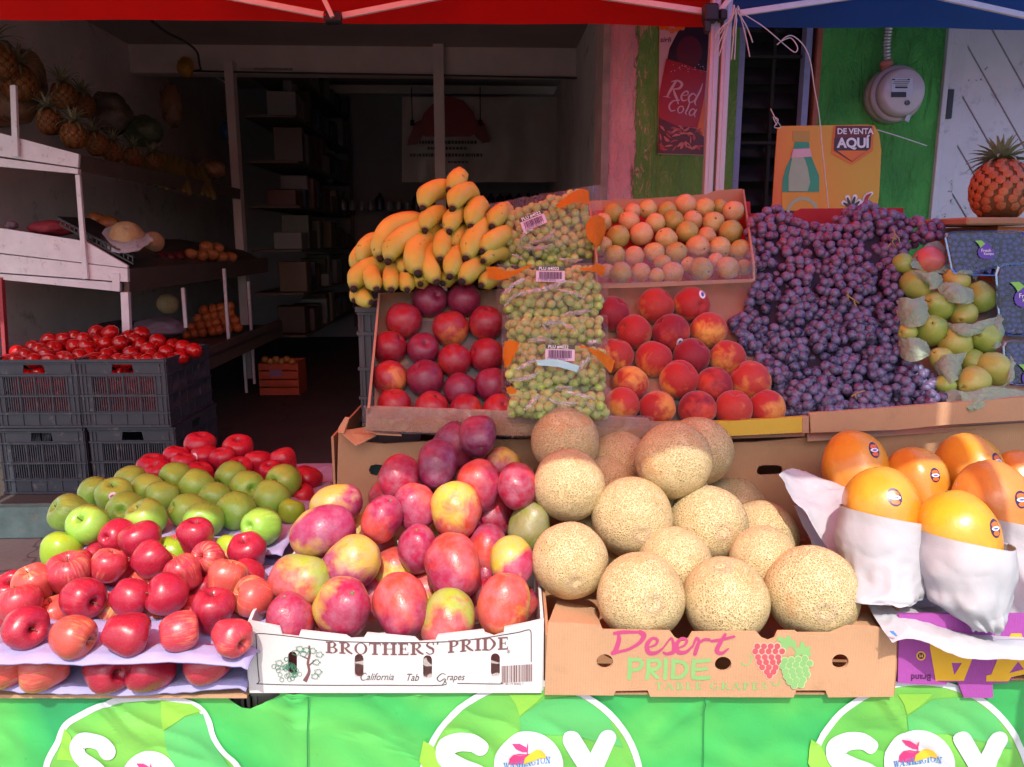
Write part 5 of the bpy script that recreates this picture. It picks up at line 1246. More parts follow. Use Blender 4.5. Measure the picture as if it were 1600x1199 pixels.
def stP(i, d):
    w_ = [('crimson', C('8c1428'), C('c4402c')), ('orange red', C('ac2424'), C('dc8c40')), ('blushed orange', C('b43028'), C('e09c48'))][(i*5+d['row']) % 3]
    return dict(ca=jit(w_[1], .08), cb=jit(w_[2], .08), axis=cdir(R.uniform(-.8, .8), R.uniform(-1, .2), R.uniform(-.8, .4)), word=w_[0])
LP = pile('peach', 'peach', rowsP, ['in the top row of the peach tray', 'in the second row of the peach tray', 'in the third row of the peach tray', 'in the fourth row of the peach tray', 'in the bottom row of the peach tray'], me_peaches, K_peach, lambda v, u: zt2(v)+.010, stP, 'peaches in the tray with the yellow edge', .98, .86)
PST = lambda: [('sticker', 1, S_white, 0, 0, .8, 1), ('sticker_print', .6, S_blue, 0, 0, .6, .9)]
for (u, v, a_, b_) in ((1080, 477, .42, -.5), (1049, 521, .3, .55)): d = near(LP, u, v); sticker(d['o'], d['me'], a_, b_, .24, PST())
# ---------------------------------------------------------------- mangoes
MG = {'pink': ('9c1440', 'cc4434'), 'purple': ('761a44', 'a02444'), 'yg': ('b0443c', '98aa38'), 'py': ('a41c44', 'c4b038'), 'or': ('c04430', 'd2b03a'), 'green': ('80803a', '84983a'), 'red': ('981434', 'c02a38'), 'pp': ('98204e', 'c0a03a')}
WORD = {'pink': 'hot pink', 'purple': 'purple red', 'yg': 'yellow green', 'py': 'pink and yellow', 'or': 'orange yellow', 'green': 'dull green', 'red': 'dark red', 'pp': 'violet pink'}
rowsM = [[(455, 975, 40, 'pink'), (534, 953, 46, 'py'), (626, 943, 46, 'pink'), (700, 966, 42, 'yg'), (787, 950, 45, 'or')],
         [(472, 907, 41, 'yg'), (552, 878, 41, 'pp'), (610, 900, 37, 'or*'), (707, 883, 46, 'pink'), (800, 876, 35, 'py')],
         [(502, 832, 45, 'pp'), (590, 857, 34, 'yg*'), (654, 860, 35, 'pink'), (762, 863, 36, 'pink*'), (826, 826, 34, 'green*')],
         [(524, 790, 36, 'pp'), (596, 813, 34, 'pink'), (648, 790, 33, 'pink'), (712, 795, 40, 'or'), (768, 806, 33, 'red*'), (792, 826, 33, 'red*')],
         [(624, 744, 33, 'red'), (684, 725, 36, 'purple'), (748, 757, 35, 'pink'), (808, 758, 33, 'red')],
         [(708, 700, 34, 'purple*'), (747, 679, 31, 'purple'), (783, 732, 31, 'py*')]]
rowlabM = ['in the front row of the white box', 'in the second row of the white box', 'in the third row of the mango heap', 'in the fourth row of the mango heap', 'in the fifth row of the mango heap', 'at the very top of the mango heap']
def stM(i, d):
    a_, b_ = MG[d['ex']]; el = R.uniform(.98, 1.06)
    ax = {534: (.4, -.6, -.6), 626: (.3, .9, -.4), 700: (-.3, .9, -.4), 787: (.1, -1, -.1), 472: (-1, -.1, .1), 552: (-.7, .5, -.3), 707: (.15, .9, -.35), 800: (0, .9, -.5), 502: (.9, -.35, .1), 524: (.7, -.2, .3), 712: (.1, .9, -.1), 748: (.1, 1, .1), 684: (-.1, .9, -.5), 808: (.1, .9, -.5), 747: (.2, .6, -.9), 648: (.1, .95, -.2)}.get(d['u'], (R.uniform(-.6, .6), R.choice((-1, 1)), R.uniform(-.6, .2)))
    return dict(ca=jit(C(a_), .07), cb=jit(C(b_), .07), axis=cdir(*ax), word=WORD[d['ex']], sz=el)
LM = pile('mango', 'mango', rowsM, rowlabM, me_mangos, K_mango, lambda v, u: 1.238+(955-v)*.00105, stM, 'mangoes heaped in the white box', .99, .9, miny=1.108)
rowsMf = [[(500, 945, 32, 'pp'), (580, 935, 32, 'pink'), (665, 930, 32, 'or'), (745, 940, 32, 'red'), (815, 940, 26, 'pink')], [(530, 900, 30, 'red'), (640, 905, 30, 'pink'), (760, 905, 30, 'pink'), (690, 840, 30, 'pp'), (730, 845, 30, 'red')], [(600, 780, 26, 'red'), (680, 760, 30, 'red'), (780, 790, 26, 'red'), (560, 830, 26, 'py')]]
def stMf(i, d): s_ = stM(i, d); s_['word'] = 'half buried '+s_['word']; return s_
LMf = pile('mango', 'mango', rowsMf, ['of the hidden bottom layer', 'of the hidden middle layer', 'of the hidden upper layer'], me_mangos, K_mango, lambda v, u: 1.34+(955-v)*.00105, stMf, 'mangoes heaped in the white box', .99, .85)
for d in LM+LMf: child_of(d['o'], 'stem', me_nub, M_stemg, (0, 0, 1.10), 1.0)
# ---------------------------------------------------------------- melons
rowsC = [[(1001, 931, 67), (1134, 938, 66), (1269, 925, 71)], [(890, 876, 59), (1054, 882, 57, '*'), (1193, 874, 52)], [(988, 808, 62), (1107, 821, 61), (1142, 802, 56, '*'), (1190, 838, 55, '*')],
         [(889, 758, 56), (968, 730, 56, '*'), (1052, 719, 59)], [(883, 690, 53), (1090, 706, 54)]]
def stC(i, d): return dict(ca=(1, 1, 1), cb=(1, 1, 1), axis=cdir(*({988: (.08, .25, -1), 1107: (.1, -.05, -1), 1001: (.1, -.1, -1), 1269: (-.1, .15, -1), 890: (.1, .35, -1)}.get(d['u'], (R.uniform(-1, 1), R.uniform(-1, 1), R.uniform(-.6, .2))))), word='tan netted')
LC = pile('melon', 'melon', rowsC, ['in the front row on the rim', 'in the second row of the melon heap', 'in the third row of the melon heap', 'in the fourth row of the melon heap', 'at the shaded top of the melon heap'], me_melons, K_melon, lambda v, u: 1.262+(930-v)*.00108, stC, 'cantaloupes heaped in the brown box', .99, .93, 'cantaloupe', miny=1.104)
LCf = pile('melon', 'melon', [[(930, 850, 50), (1040, 900, 50), (1150, 880, 50)], [(1060, 780, 50), (950, 760, 50)]], ['low in the brown box', 'high in the brown box'], me_melons, K_melon, lambda v, u: 1.44+(930-v)*.0006, stC, 'cantaloupes heaped in the brown box', .99, .93, 'buried cantaloupe')
me_scar = lathe([(.004, 0), (.13, .0), (.10, .018), (.05, .006), (.004, .0)], 14)
M_scar = plain('melon_stem_scar', C('b79a72'), .8, .2, 12, .3, .01)
for d in LC+LCf: child_of(d['o'], 'stem_scar', me_scar, M_scar, (0, 0, .945), 1.0)
# ---------------------------------------------------------------- guavas
rowsU = [[(942, 348, 14), (959, 334, 16), (988, 331, 13), (1012, 327, 15), (1042, 330, 15), (1071, 321, 17), (1101, 325, 15), (1125, 324, 12), (1146, 331, 17)],
         [(930, 360, 13), (983, 347, 16), (1024, 349, 15), (1052, 345, 16), (1082, 345, 15), (1114, 348, 17), (1142, 362, 18)],
         [(965, 371, 18), (1002, 366, 18), (1041, 374, 17), (1074, 363, 17), (1104, 369, 14), (941, 385, 16)],
         [(961, 400, 16), (991, 400, 15), (1022, 395, 16), (1056, 396, 17), (1090, 386, 18), (1125, 387, 17), (1157, 392, 17)],
         [(948, 424, 12), (970, 427, 17), (1001, 426, 15), (1026, 431, 12), (1051, 427, 17), (1035, 411, 13), (1076, 414, 12), (1096, 420, 18), (1118, 408, 12), (1138, 419, 17), (1162, 418, 12)]]
def stU(i, d): 
    w_ = [('pale yellow', C('c9ab62'), C('d8b97a')), ('greenish yellow', C('a9a04c'), C('c4ab5c')), ('peachy', C('d3a068'), C('dcb482'))][(i*7+d['row']) % 3]
    return dict(ca=jit(w_[1], .06), cb=jit(w_[2], .06), axis=cdir(R.uniform(-1, 1), R.uniform(-1, .6), R.uniform(-.9, .3)), word=w_[0])
LU = pile('guava', 'guava', rowsU, ['in the back row of the guava box', 'in the second row from the back', 'in the middle row of the guava box', 'in the fourth row from the back', 'in the front row behind the clear film'], me_guavas, K_guava, lambda v, u: GZ(v)-.0, stU, 'guavas in the film wrapped box', .99, .86)
M_calyx = plain('dark_guava_calyx', C('5a4028'), .8, .2, 12, .3, .01)
for d in LU: child_of(d['o'], 'calyx', me_nub, M_calyx, (0, 0, .94), 1.3)
# ---------------------------------------------------------------- pears
rowsR = [[(1411, 412, 15), (1450, 410, 23)], [(1432, 446, 23), (1495, 440, 19)], [(1464, 479, 24), (1532, 466, 22), (1505, 492, 20)], [(1418, 520, 14), (1455, 517, 24), (1492, 537, 24), (1537, 528, 24)],
         [(1470, 560, 17), (1520, 566, 20), (1552, 577, 26)], [(1476, 601, 14), (1520, 597, 24)]]
def stR(i, d):
    w_ = ('red blushed', C('c9605a'), C('c9a04c')) if d['u'] == 1450 else [('green', C('94a648'), C('a8b452')), ('yellow green', C('acb052'), C('c0b058'))][i % 2]
    return dict(ca=jit(w_[1], .06), cb=jit(w_[2], .06), axis=cdir(R.uniform(-1, 1), R.uniform(-.6, .9), R.uniform(-.6, .3)), word=w_[0])
LR = pile('pear', 'pear', rowsR, ['at the top of the pear heap', 'in the second row of the pear heap', 'in the third row of the pear heap', 'in the fourth row of the pear heap', 'in the fifth row of the pear heap', 'at the foot of the pear heap'], me_pears, K_pear, lambda v, u: 1.63+(600-v)*.0010, stR, 'tissue wrapped pears on the right', .98, .84)
for d in LR: child_of(d['o'], 'stem', me_stem, M_stem, (0, 0, 1.08), 1.0)
# ---------------------------------------------------------------- papayas
PPS = lambda: [('sticker', 1, S_navy, 0, 0, .8, 1.1), ('sticker_print', .62, S_or, 0, .42, .9, .6), ('sticker_print', .6, S_or, 0, -.55, .8, .5), ('sticker_lettering', .62, S_white, 0, 0, 1.05, .42), ('sticker_lettering', .4, S_blue, 0, 0, 1.0, .3)]
pap = [  # u, v, r, z, axis, label, ca, cb, sticker
 (1339, 745, 50, 1.50, (-.06, -1, .25), 'tall orange papaya standing unwrapped at the left rear of the papayas', 'd07c28', 'd8982c', (.22, -.95)),
 (1434, 765, 46, 1.47, (-.12, -1, .2), 'orange papaya in the rear row between the tall left one and the next', 'c87428', 'd4982e', (.12, -.62)),
 (1520, 752, 52, 1.50, (-.2, -1, .25), 'yellow orange papaya at the right of the rear row with a round sticker', 'cc8420', 'd8a030', (.2, -.72)),
 (1594, 765, 42, 1.50, (-.1, -1, .2), 'reddish orange papaya cut by the right edge in the rear row', 'd07830', 'd89038', (.1, -.6)),
 (1448, 812, 30, 1.44, (.1, -1, .2), 'small piece of orange papaya glimpsed between the two wrapped papayas', 'd8781c', 'dc9020', None),
 (1380, 812, 57, 1.29, (-.04, -1, .18), 'yellow orange papaya in a white paper wrap, left one in front', 'd07a20', 'd89c2c', (-.1, -.78)),
 (1555, 800, 56, 1.37, (-.22, -1, .2), 'salmon orange papaya leaning behind the front right papaya', 'cc7a34', 'd4923c', (.12, -.5)),
 (1500, 852, 59, 1.22, (-.12, -1, .2), 'golden yellow papaya in a white paper wrap, right one in front', 'd68e1c', 'dca828', (.45, -.62)),
 (1612, 835, 40, 1.34, (.1, -1, .2), 'brownish orange papaya just entering at the right edge beside the wraps', 'c97830', 'd08838', None)]
for k, (u, v, r_, z_, ax, lb, ca_c, cb_c, st_) in enumerate(pap):
    me = me_papayas[k % 2]; o = obj('papaya', me, K_papaya); o.rotation_mode = 'QUATERNION'; o.rotation_quaternion = quat(cdir(*ax), R.uniform(0, 6)); s_ = r_*z_/F
    o.scale = (s_, s_, s_*.92); o.location = P(u, v, z_); fix_attr(o, C(ca_c), C(cb_c)); tag(o, lb, 'papaya', 'papayas on the right'); child_of(o, 'stem', me_nub, M_stemg, (0, 0, 1.5), 1.0)
    if st_: sticker(o, me, st_[0], st_[1], .23, PPS())
# ---------------------------------------------------------------- tomatoes
tl_ = [(100, 255), (210, 255), (310, 260), (400, 240), (500, 230), (115, 205), (210, 175), (290, 215), (370, 170), (310, 130), (400, 120), (465, 165), (470, 110), (525, 125), (340, 180), (50, 262), (160, 225), (440, 258), (250, 190), (540, 165), (355, 250), (30, 275)]
tr_ = [(600, 245), (740, 255), (865, 255), (950, 235), (585, 195), (705, 210), (820, 210), (930, 185), (595, 140), (605, 80), (690, 80), (755, 145), (800, 110), (885, 90), (985, 135), (1040, 200), (1085, 165), (1145, 170), (1215, 190), (1130, 235), (880, 160), (660, 150), (1060, 250), (1000, 250), (650, 262), (790, 262), (555, 262), (845, 130), (920, 262), (665, 225), (550, 215)]
def mkrows(l):
    rows = {}
    for (x, y) in l: rows.setdefault(int(y//48), []).append((x/4, 500+y/4, 12.8))
    return [rows[k] for k in sorted(rows)]
RN = ['top', 'second', 'third', 'fourth', 'bottom', 'lowest']
def stT(i, d): return dict(ca=C('a80d10', R.uniform(1.0, 1.3)), cb=C('d03020'), axis=cdir(R.uniform(-1, 1), R.uniform(-1, 1), R.uniform(-1, 0)), word='glossy red')
for l, nm in ((tl_, 'left'), (tr_, 'right')):
    rr_ = mkrows(l)
    LT = pile('tomato', 'tomato', rr_, ['in the %s layer on the %s crate' % (RN[i], nm) for i in range(len(rr_))], [me_tomato], K_tomato, lambda v, u: 3.56+(565-v)*.004, stT, 'tomatoes heaped on the crates', 1, .8)
    x0 = 22 if nm == 'left' else 152
    q = [[(x0+9+i*16+R.uniform(-3, 3), 585+j*17+(i % 2)*5, 12.5) for i in range(7)] for j in range(4)]
    LT2 = pile('tomato', 'tomato', q, ['behind slats, row %s, %s crate' % (('one', 'two', 'three', 'four')[i], nm) for i in range(4)], [me_tomato], K_tomato, lambda v, u: 3.58, stT, 'tomatoes inside the slatted crates', 1, do_settle=False)
me_sepal = lathe([(.004, .0), (.16, .02), (.03, .05), (.02, .14), (.004, .14)], 5)
# ================================================================ bananas
def banana_mat():
    a = N('banana_peel'); v = a.shifted(7); al = a.n('Attribute', attribute_type='GEOMETRY', attribute_name='along').outputs['Fac']
    n1 = a.noise(v, 16, 4, .6).outputs[0]
    c = a.mix(a.mr(n1, .3, .7), C('c6b64a'), C('d4c65c')); grn = a.mr(a.math('ADD', al, a.math('MULTIPLY', n1, .2)), .16, .42, .65, 0)
    c = a.mix(grn, c, C('a0b046'))
    s = a.mr(a.noise(v, 62, 2, .5, .3).outputs[0], .70, .735, 0, .75); c = a.mix(s, c, C('4a2c14'))
    s2 = a.mr(a.noise(v, 24, 3, .6, 1.0).outputs[0], .70, .72, 0, .65); c = a.mix(s2, c, C('6a4020'))
    tipc = a.mr(al, .0, .05, 1, 0); c = a.mix(tipc, c, C('5f5a2a'))
    return a.pbr(c, .45, a.bump(n1, .15, .003))
K_ban = banana_mat(); M_tip = plain('dark_banana_tip', C('2a1d14'), .8, .2, 40, .3, .002)
def banana_me(pts, r):
    q = spline(pts, 7); m = len(q); rad = []; t_ = []
    L = [0]
    for i in range(1, m): L.append(L[-1]+(q[i]-q[i-1]).length)
    T = L[-1]
    for i in range(m):
        t = L[i]/T; d0 = L[i]
        k = min(1, (.34+.66*math.sin(min(1, d0/(r*1.9))*math.pi/2))); k *= min(1, .35+.65*math.sin(min(1, (T-d0)/(r*2.0))*math.pi/2)); rad.append(r*k); t_.append(t)
    me = tube(q, rad, 10)
    at = me.attributes.new('along', 'FLOAT', 'POINT')
    for i in range(m):
        for k in range(10): at.data[i*10+k].value = t_[i]
    for i in range(m):
        for k in range(10):
            if k % 2 == 0: v = me.vertices[i*10+k]; v.co = q[i]+(v.co-q[i])*1.10
    return me, q
def banana_bunch(label, lst):
    """lst: (points [(u, v)], radius px, z at the tip, z gain along)"""
    u0, v0 = lst[0][0][0]; loc = P(u0, v0, lst[0][2]); e = empty('banana_bunch', loc); tag(e, label, 'bananas', 'banana hands stacked beside the nectarines')
    for pts, r_, z0, dz in lst:
        n = len(pts); p3 = [P(u, v, z0+dz*(i/(n-1))**1.3)-loc for i, (u, v) in enumerate(pts)]
        me, q = banana_me(p3, r_*.93*z0/F); b = obj('banana', me, K_ban, e)
        d = (q[0]-q[2]).normalized(); rr_ = r_*z0/F
        obj('tip', tube([q[0]-d*.002, q[0]+d*rr_*.18, q[0]+d*rr_*.30], [rr_*.34, rr_*.30, rr_*.26], 8), M_tip, b)
banana_bunch('topmost hand of short bananas with red lit tips pointing at the viewer', [([(702, 297), (712, 285), (718, 276), (722, 282)], 16, 1.84, .08), ([(661, 325), (668, 305), (688, 295), (712, 300)], 17, 1.82, .10), ([(707, 326), (715, 308), (730, 300), (745, 310)], 17, 1.80, .12),
             ([(736, 354), (740, 336), (748, 322), (756, 330)], 17, 1.79, .12), ([(769, 354), (776, 340), (788, 330), (795, 340)], 16, 1.80, .12)])
banana_bunch('second hand of bananas just under the topmost one', [([(664, 360), (668, 345), (682, 335), (700, 340)], 16, 1.79, .10), ([(702, 362), (706, 346), (716, 336), (728, 345)], 16, 1.78, .12), ([(709, 388), (714, 374), (724, 364), (738, 366)], 15, 1.78, .12),
             ([(728, 404), (736, 384), (748, 362), (762, 345)], 18, 1.74, .12), ([(754, 393), (768, 378), (785, 368), (800, 368)], 17, 1.75, .12)])
banana_bunch('large curved hand of spotted bananas on the left side', [([(594, 403), (594, 385), (610, 358), (640, 348), (675, 352)], 18, 1.78, .10), ([(607, 408), (614, 388), (636, 368), (664, 358), (690, 365)], 18, 1.74, .14), ([(566, 411), (570, 394), (586, 378), (606, 372)], 17, 1.84, .06),
             ([(560, 425), (558, 405), (572, 388), (590, 380)], 14, 1.88, .06)])
banana_bunch('middle hand of fat bananas pointing down over the nectarines', [([(653, 427), (648, 402), (656, 382), (680, 372)], 20, 1.71, .16), ([(682, 441), (672, 420), (670, 402), (684, 385)], 17, 1.70, .14), ([(688, 405), (690, 385), (696, 370), (710, 365)], 15, 1.73, .14), ([(703, 432), (707, 412), (712, 398), (722, 392)], 16, 1.70, .14),
             ([(722, 440), (732, 426), (744, 416), (760, 410)], 18, 1.70, .14)])
banana_bunch('lower left hand of yellow green bananas resting on the dark crate', [([(553, 451), (558, 436), (576, 420), (606, 412), (640, 405)], 18, 1.74, .14), ([(588, 452), (584, 441), (580, 430), (585, 420)], 15, 1.70, .10), ([(611, 453), (611, 441), (612, 430), (620, 415)], 15, 1.70, .12), ([(636, 453), (636, 443), (637, 430), (642, 420)], 14, 1.70, .12),
             ([(635, 424), (631, 418), (630, 410), (640, 400)], 12, 1.74, .10), ([(657, 444), (658, 440), (662, 430), (668, 420)], 14, 1.71, .10)])
banana_bunch('bottom pair of banana ends at the far left of the heap', [([(580, 473), (570, 468), (566, 460), (572, 450)], 14, 1.72, .10), ([(553, 470), (557, 462), (565, 455), (578, 450)], 12, 1.76, .10)])
banana_bunch('greenish banana ends half hidden beside the grape bags', [([(755, 408), (765, 400), (780, 395), (795, 400)], 13, 1.74, .12), ([(692, 443), (698, 436), (706, 430), (716, 425)], 14, 1.72, .12), ([(752, 446), (762, 438), (775, 432), (790, 430)], 15, 1.72, .12), ([(640, 400), (660, 390), (690, 380), (730, 380)], 22, 1.80, .10), ([(700, 350), (720, 350), (750, 350), (780, 360)], 22, 1.90, .06), ([(600, 430), (640, 420), (690, 410), (740, 410)], 20, 1.84, .05)])

# ================================================================ grapes
def grape_mat(name, bloomc, ba, rough):
    a = N(name); v = a.shifted(31); n1 = a.noise(v, 1.3, 5, .65).outputs[0]
    c = a.attr('ca').outputs[0]; r_ = a.rnd()
    b = a.mr(a.math('ADD', n1, a.math('MULTIPLY', a.math('FRACT', a.math('MULTIPLY', r_, 3.3)), .16)), .42, .68, 0, ba); c = a.mix(b, c, bloomc)
    s = a.mr(a.noise(v, 7, 3).outputs[0], .64, .72, 0, .45); c = a.mix(s, c, a.mix(.6, c, (.02, .01, .02, 1)))
    z = a.n('SeparateXYZ', {0: a.coord()}).outputs[2]; c = a.mix(a.mr(z, 1.05, 1.075, 0, .8), c, (.12, .08, .04, 1))
    return a.pbr(c, a.mr(b, 0, .7, rough, rough+.22), a.bump(n1, .05, .01))
K_grape = grape_mat('black_grape_skin', C('857fa2'), .66, .24)
K_ggrape = grape_mat('green_grape_skin', C('d0d49c'), .35, .12)
bm = bmesh.new(); bmesh.ops.create_icosphere(bm, subdivisions=2, radius=1.0)
for v in bm.verts: v.co.z *= 1.10
me_berry = bm_to(bm, True)
bm = bmesh.new(); bmesh.ops.create_icosphere(bm, subdivisions=3, radius=1.0)
for v in bm.verts: v.co.z *= 1.08
me_berry = bm_to(bm, True)
def inpoly(x, y, pl):
    c = False; n = len(pl)
    for i in range(n):
        x0, y0 = pl[i]; x1, y1 = pl[(i+1) % n]
        if (y0 > y) != (y1 > y) and x < (x1-x0)*(y-y0)/(y1-y0)+x0: c = not c
    return c
def grow(poly, sp_px, seed, tries=26000, jitter=.25):
    rr_ = random.Random(seed); us = [p[0] for p in poly]; vs = [p[1] for p in poly]; pts = []; cell = {}
    for _ in range(tries):
        x = rr_.uniform(min(us), max(us)); y = rr_.uniform(min(vs), max(vs))
        if not inpoly(x, y, poly): continue
        k = (int(x//sp_px), int(y//sp_px)); ok = True
        for i in (-1, 0, 1):
            for j in (-1, 0, 1):
                for (a_, b_) in cell.get((k[0]+i, k[1]+j), ()):
                    if (a_-x)**2+(b_-y)**2 < sp_px**2: ok = False; break
                if not ok: break
            if not ok: break
        if ok: cell.setdefault(k, []).append((x, y)); pts.append((x, y))
    return pts
polyG = [(1142, 505), (1165, 490), (1180, 440), (1172, 400), (1166, 348), (1185, 333), (1215, 322), (1240, 342), (1262, 352), (1296, 352), (1318, 328), (1360, 318), (1392, 335), (1430, 343), (1470, 346), (1472, 372), (1430, 382), (1402, 405), (1400, 440), (1412, 470), (1402, 510), (1412, 545), (1432, 572), (1470, 595), (1480, 622), (1430, 634), (1330, 642), (1228, 650), (1222, 618), (1205, 590), (1160, 540)]
bun = [(1198, 350, 'at the upper left corner of the heap beside the guava box'), (1235, 372, 'hanging under the red card near the upper left'), (1188, 402, 'against the right wall of the guava box'), (1250, 420, 'in the upper left part right of the guavas'),
       (1290, 378, 'in the dip below the middle of the red card'), (1345, 345, 'crowning the heap in front of the red emblem'), (1322, 398, 'reddish one just below the crown of the heap'), (1400, 372, 'dark one with a bare twig left of the top pear'),
       (1446, 358, 'small dark one at the top right corner of the heap'), (1385, 338, 'at the right end of the red card'), (1190, 452, 'above the gap beside the top peaches'), (1243, 478, 'in the left middle of the heap'),
       (1302, 452, 'in the centre just above the pink twig'), (1350, 445, 'with a tan twig in the upper middle right'), (1392, 440, 'reddish one beside the upper green pears'), (1166, 512, 'at the left tip touching the third row of peaches'),
       (1232, 545, 'in the lower left of the heap'), (1292, 520, 'in the very centre of the heap'), (1350, 512, 'right of the centre of the heap'), (1396, 495, 'beside the crumpled tissue of the pears'),
       (1205, 580, 'reddish one above the last two peaches'), (1262, 612, 'at the foot of the heap right of the last peach'), (1322, 585, 'in the lower middle of the heap'), (1378, 560, 'low in the heap right of the middle'),
       (1425, 590, 'with bright sunlit berries at the lower right'), (1352, 625, 'over the tan rim below the middle'), (1300, 642, 'lowest one along the taped rim'), (1462, 615, 'at the lower right tip beside the tissue')]
def gz(u, v):
    d = sorted(((u-b[0])**2+((v-b[1])*1.0)**2, i) for i, b in enumerate(bun)); b0 = math.sqrt(d[0][0])
    return 1.625+(640-v)*.00105-0.040*max(0, 1-(b0/42)**2), d[0][1]
emp = []
bpos = [gz(b[0], b[1]) for b in bun]
for i, b in enumerate(bun):
    e = empty('grape_bunch', P(b[0], b[1], bpos[i][0]+.02)); tag(e, 'bunch of black grapes '+b[2], 'grapes', 'black grape bunches'); emp.append(e)
redn = {6: 1, 20: 1, 14: 1, 4: 0, 1: 1, 0: 1, 3: 1}
rg_ = random.Random(4)
def berry(par, pos, r_, mat, ca, q=None):
    o = bpy.data.objects.new('grape', me_berry); COL.objects.link(o); o.parent = par; o.location = pos-par.location
    o.rotation_euler = (rg_.uniform(0, 6), rg_.uniform(0, 6), rg_.uniform(0, 6)); o.scale = (r_,)*3; o['ca'] = ca; return o
me_berry.materials.append(K_grape); me_gberry = me_berry.copy(); me_gberry.materials.clear(); me_gberry.materials.append(K_ggrape)
for layer, (sp_, dz, seed) in enumerate(((11.5, 0, 3), (11.6, .012, 8), (12.0, .025, 15))):
    for (u, v) in grow(polyG, sp_, seed):
        z_, i = gz(u, v); edge = 0
        z_ += dz+rg_.uniform(-.007, .007)
        d2 = sorted(math.hypot(u-b_[0], (v-b_[1])*.85) for b_ in bun)
        if d2[1]-d2[0] < (6 if layer == 0 else 3) and layer < 2: continue
        if layer == 0 and d2[0] > 40: z_ += .010
        redk = min(1, max(0, (520-v)/170))*.75+(.25 if i in redn else 0); q = rg_.random()
        ca = [x*rg_.uniform(.8, 1.25) for x in lerp(C('302644'), C('6a2644'), redk)[:3]]
        if q > .93: ca = list(C('8a3444' if redk > .3 else '5c3450'))[:3]
        if layer == 2 and rg_.random() < .15: continue
        berry(emp[i], P(u, v, z_), rg_.uniform(.0096, .0122), None, ca)
M_darkpurple = plain('dark_shadowed_liner', C('2a1a2c'), .8)  # dark sheet behind the berries, shade of their gaps put into its colour
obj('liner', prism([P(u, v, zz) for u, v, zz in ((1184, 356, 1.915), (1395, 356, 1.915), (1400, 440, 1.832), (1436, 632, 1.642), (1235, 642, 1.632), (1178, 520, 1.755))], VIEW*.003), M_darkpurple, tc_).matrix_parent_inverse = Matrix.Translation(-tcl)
M_twig = plain('tan_grape_twig', C('a8844a'), .8, .15, 60, .2, .001)
def twig(par, lst, z_):
    ms = [tube([P(u, v, z_+k*.002)-par.location for k, (u, v) in enumerate(q)], .0016, 5) for q in lst]; obj('twig', join_me(ms), M_twig, par)
twig(emp[7], [[(1396, 358), (1399, 368), (1394, 378), (1400, 388)], [(1396, 366), (1404, 372), (1406, 380)], [(1392, 380), (1386, 388)], [(1400, 374), (1391, 371)]], 1.80)
twig(emp[13], [[(1322, 461), (1330, 466), (1342, 474)], [(1325, 457), (1325, 470)], [(1334, 470), (1338, 480)]], 1.745)
twig(emp[23], [[(1420, 500), (1421, 512)]], 1.7); twig(emp[26], [[(1330, 620), (1340, 614), (1352, 611)], [(1336, 616), (1338, 624)]], 1.60)
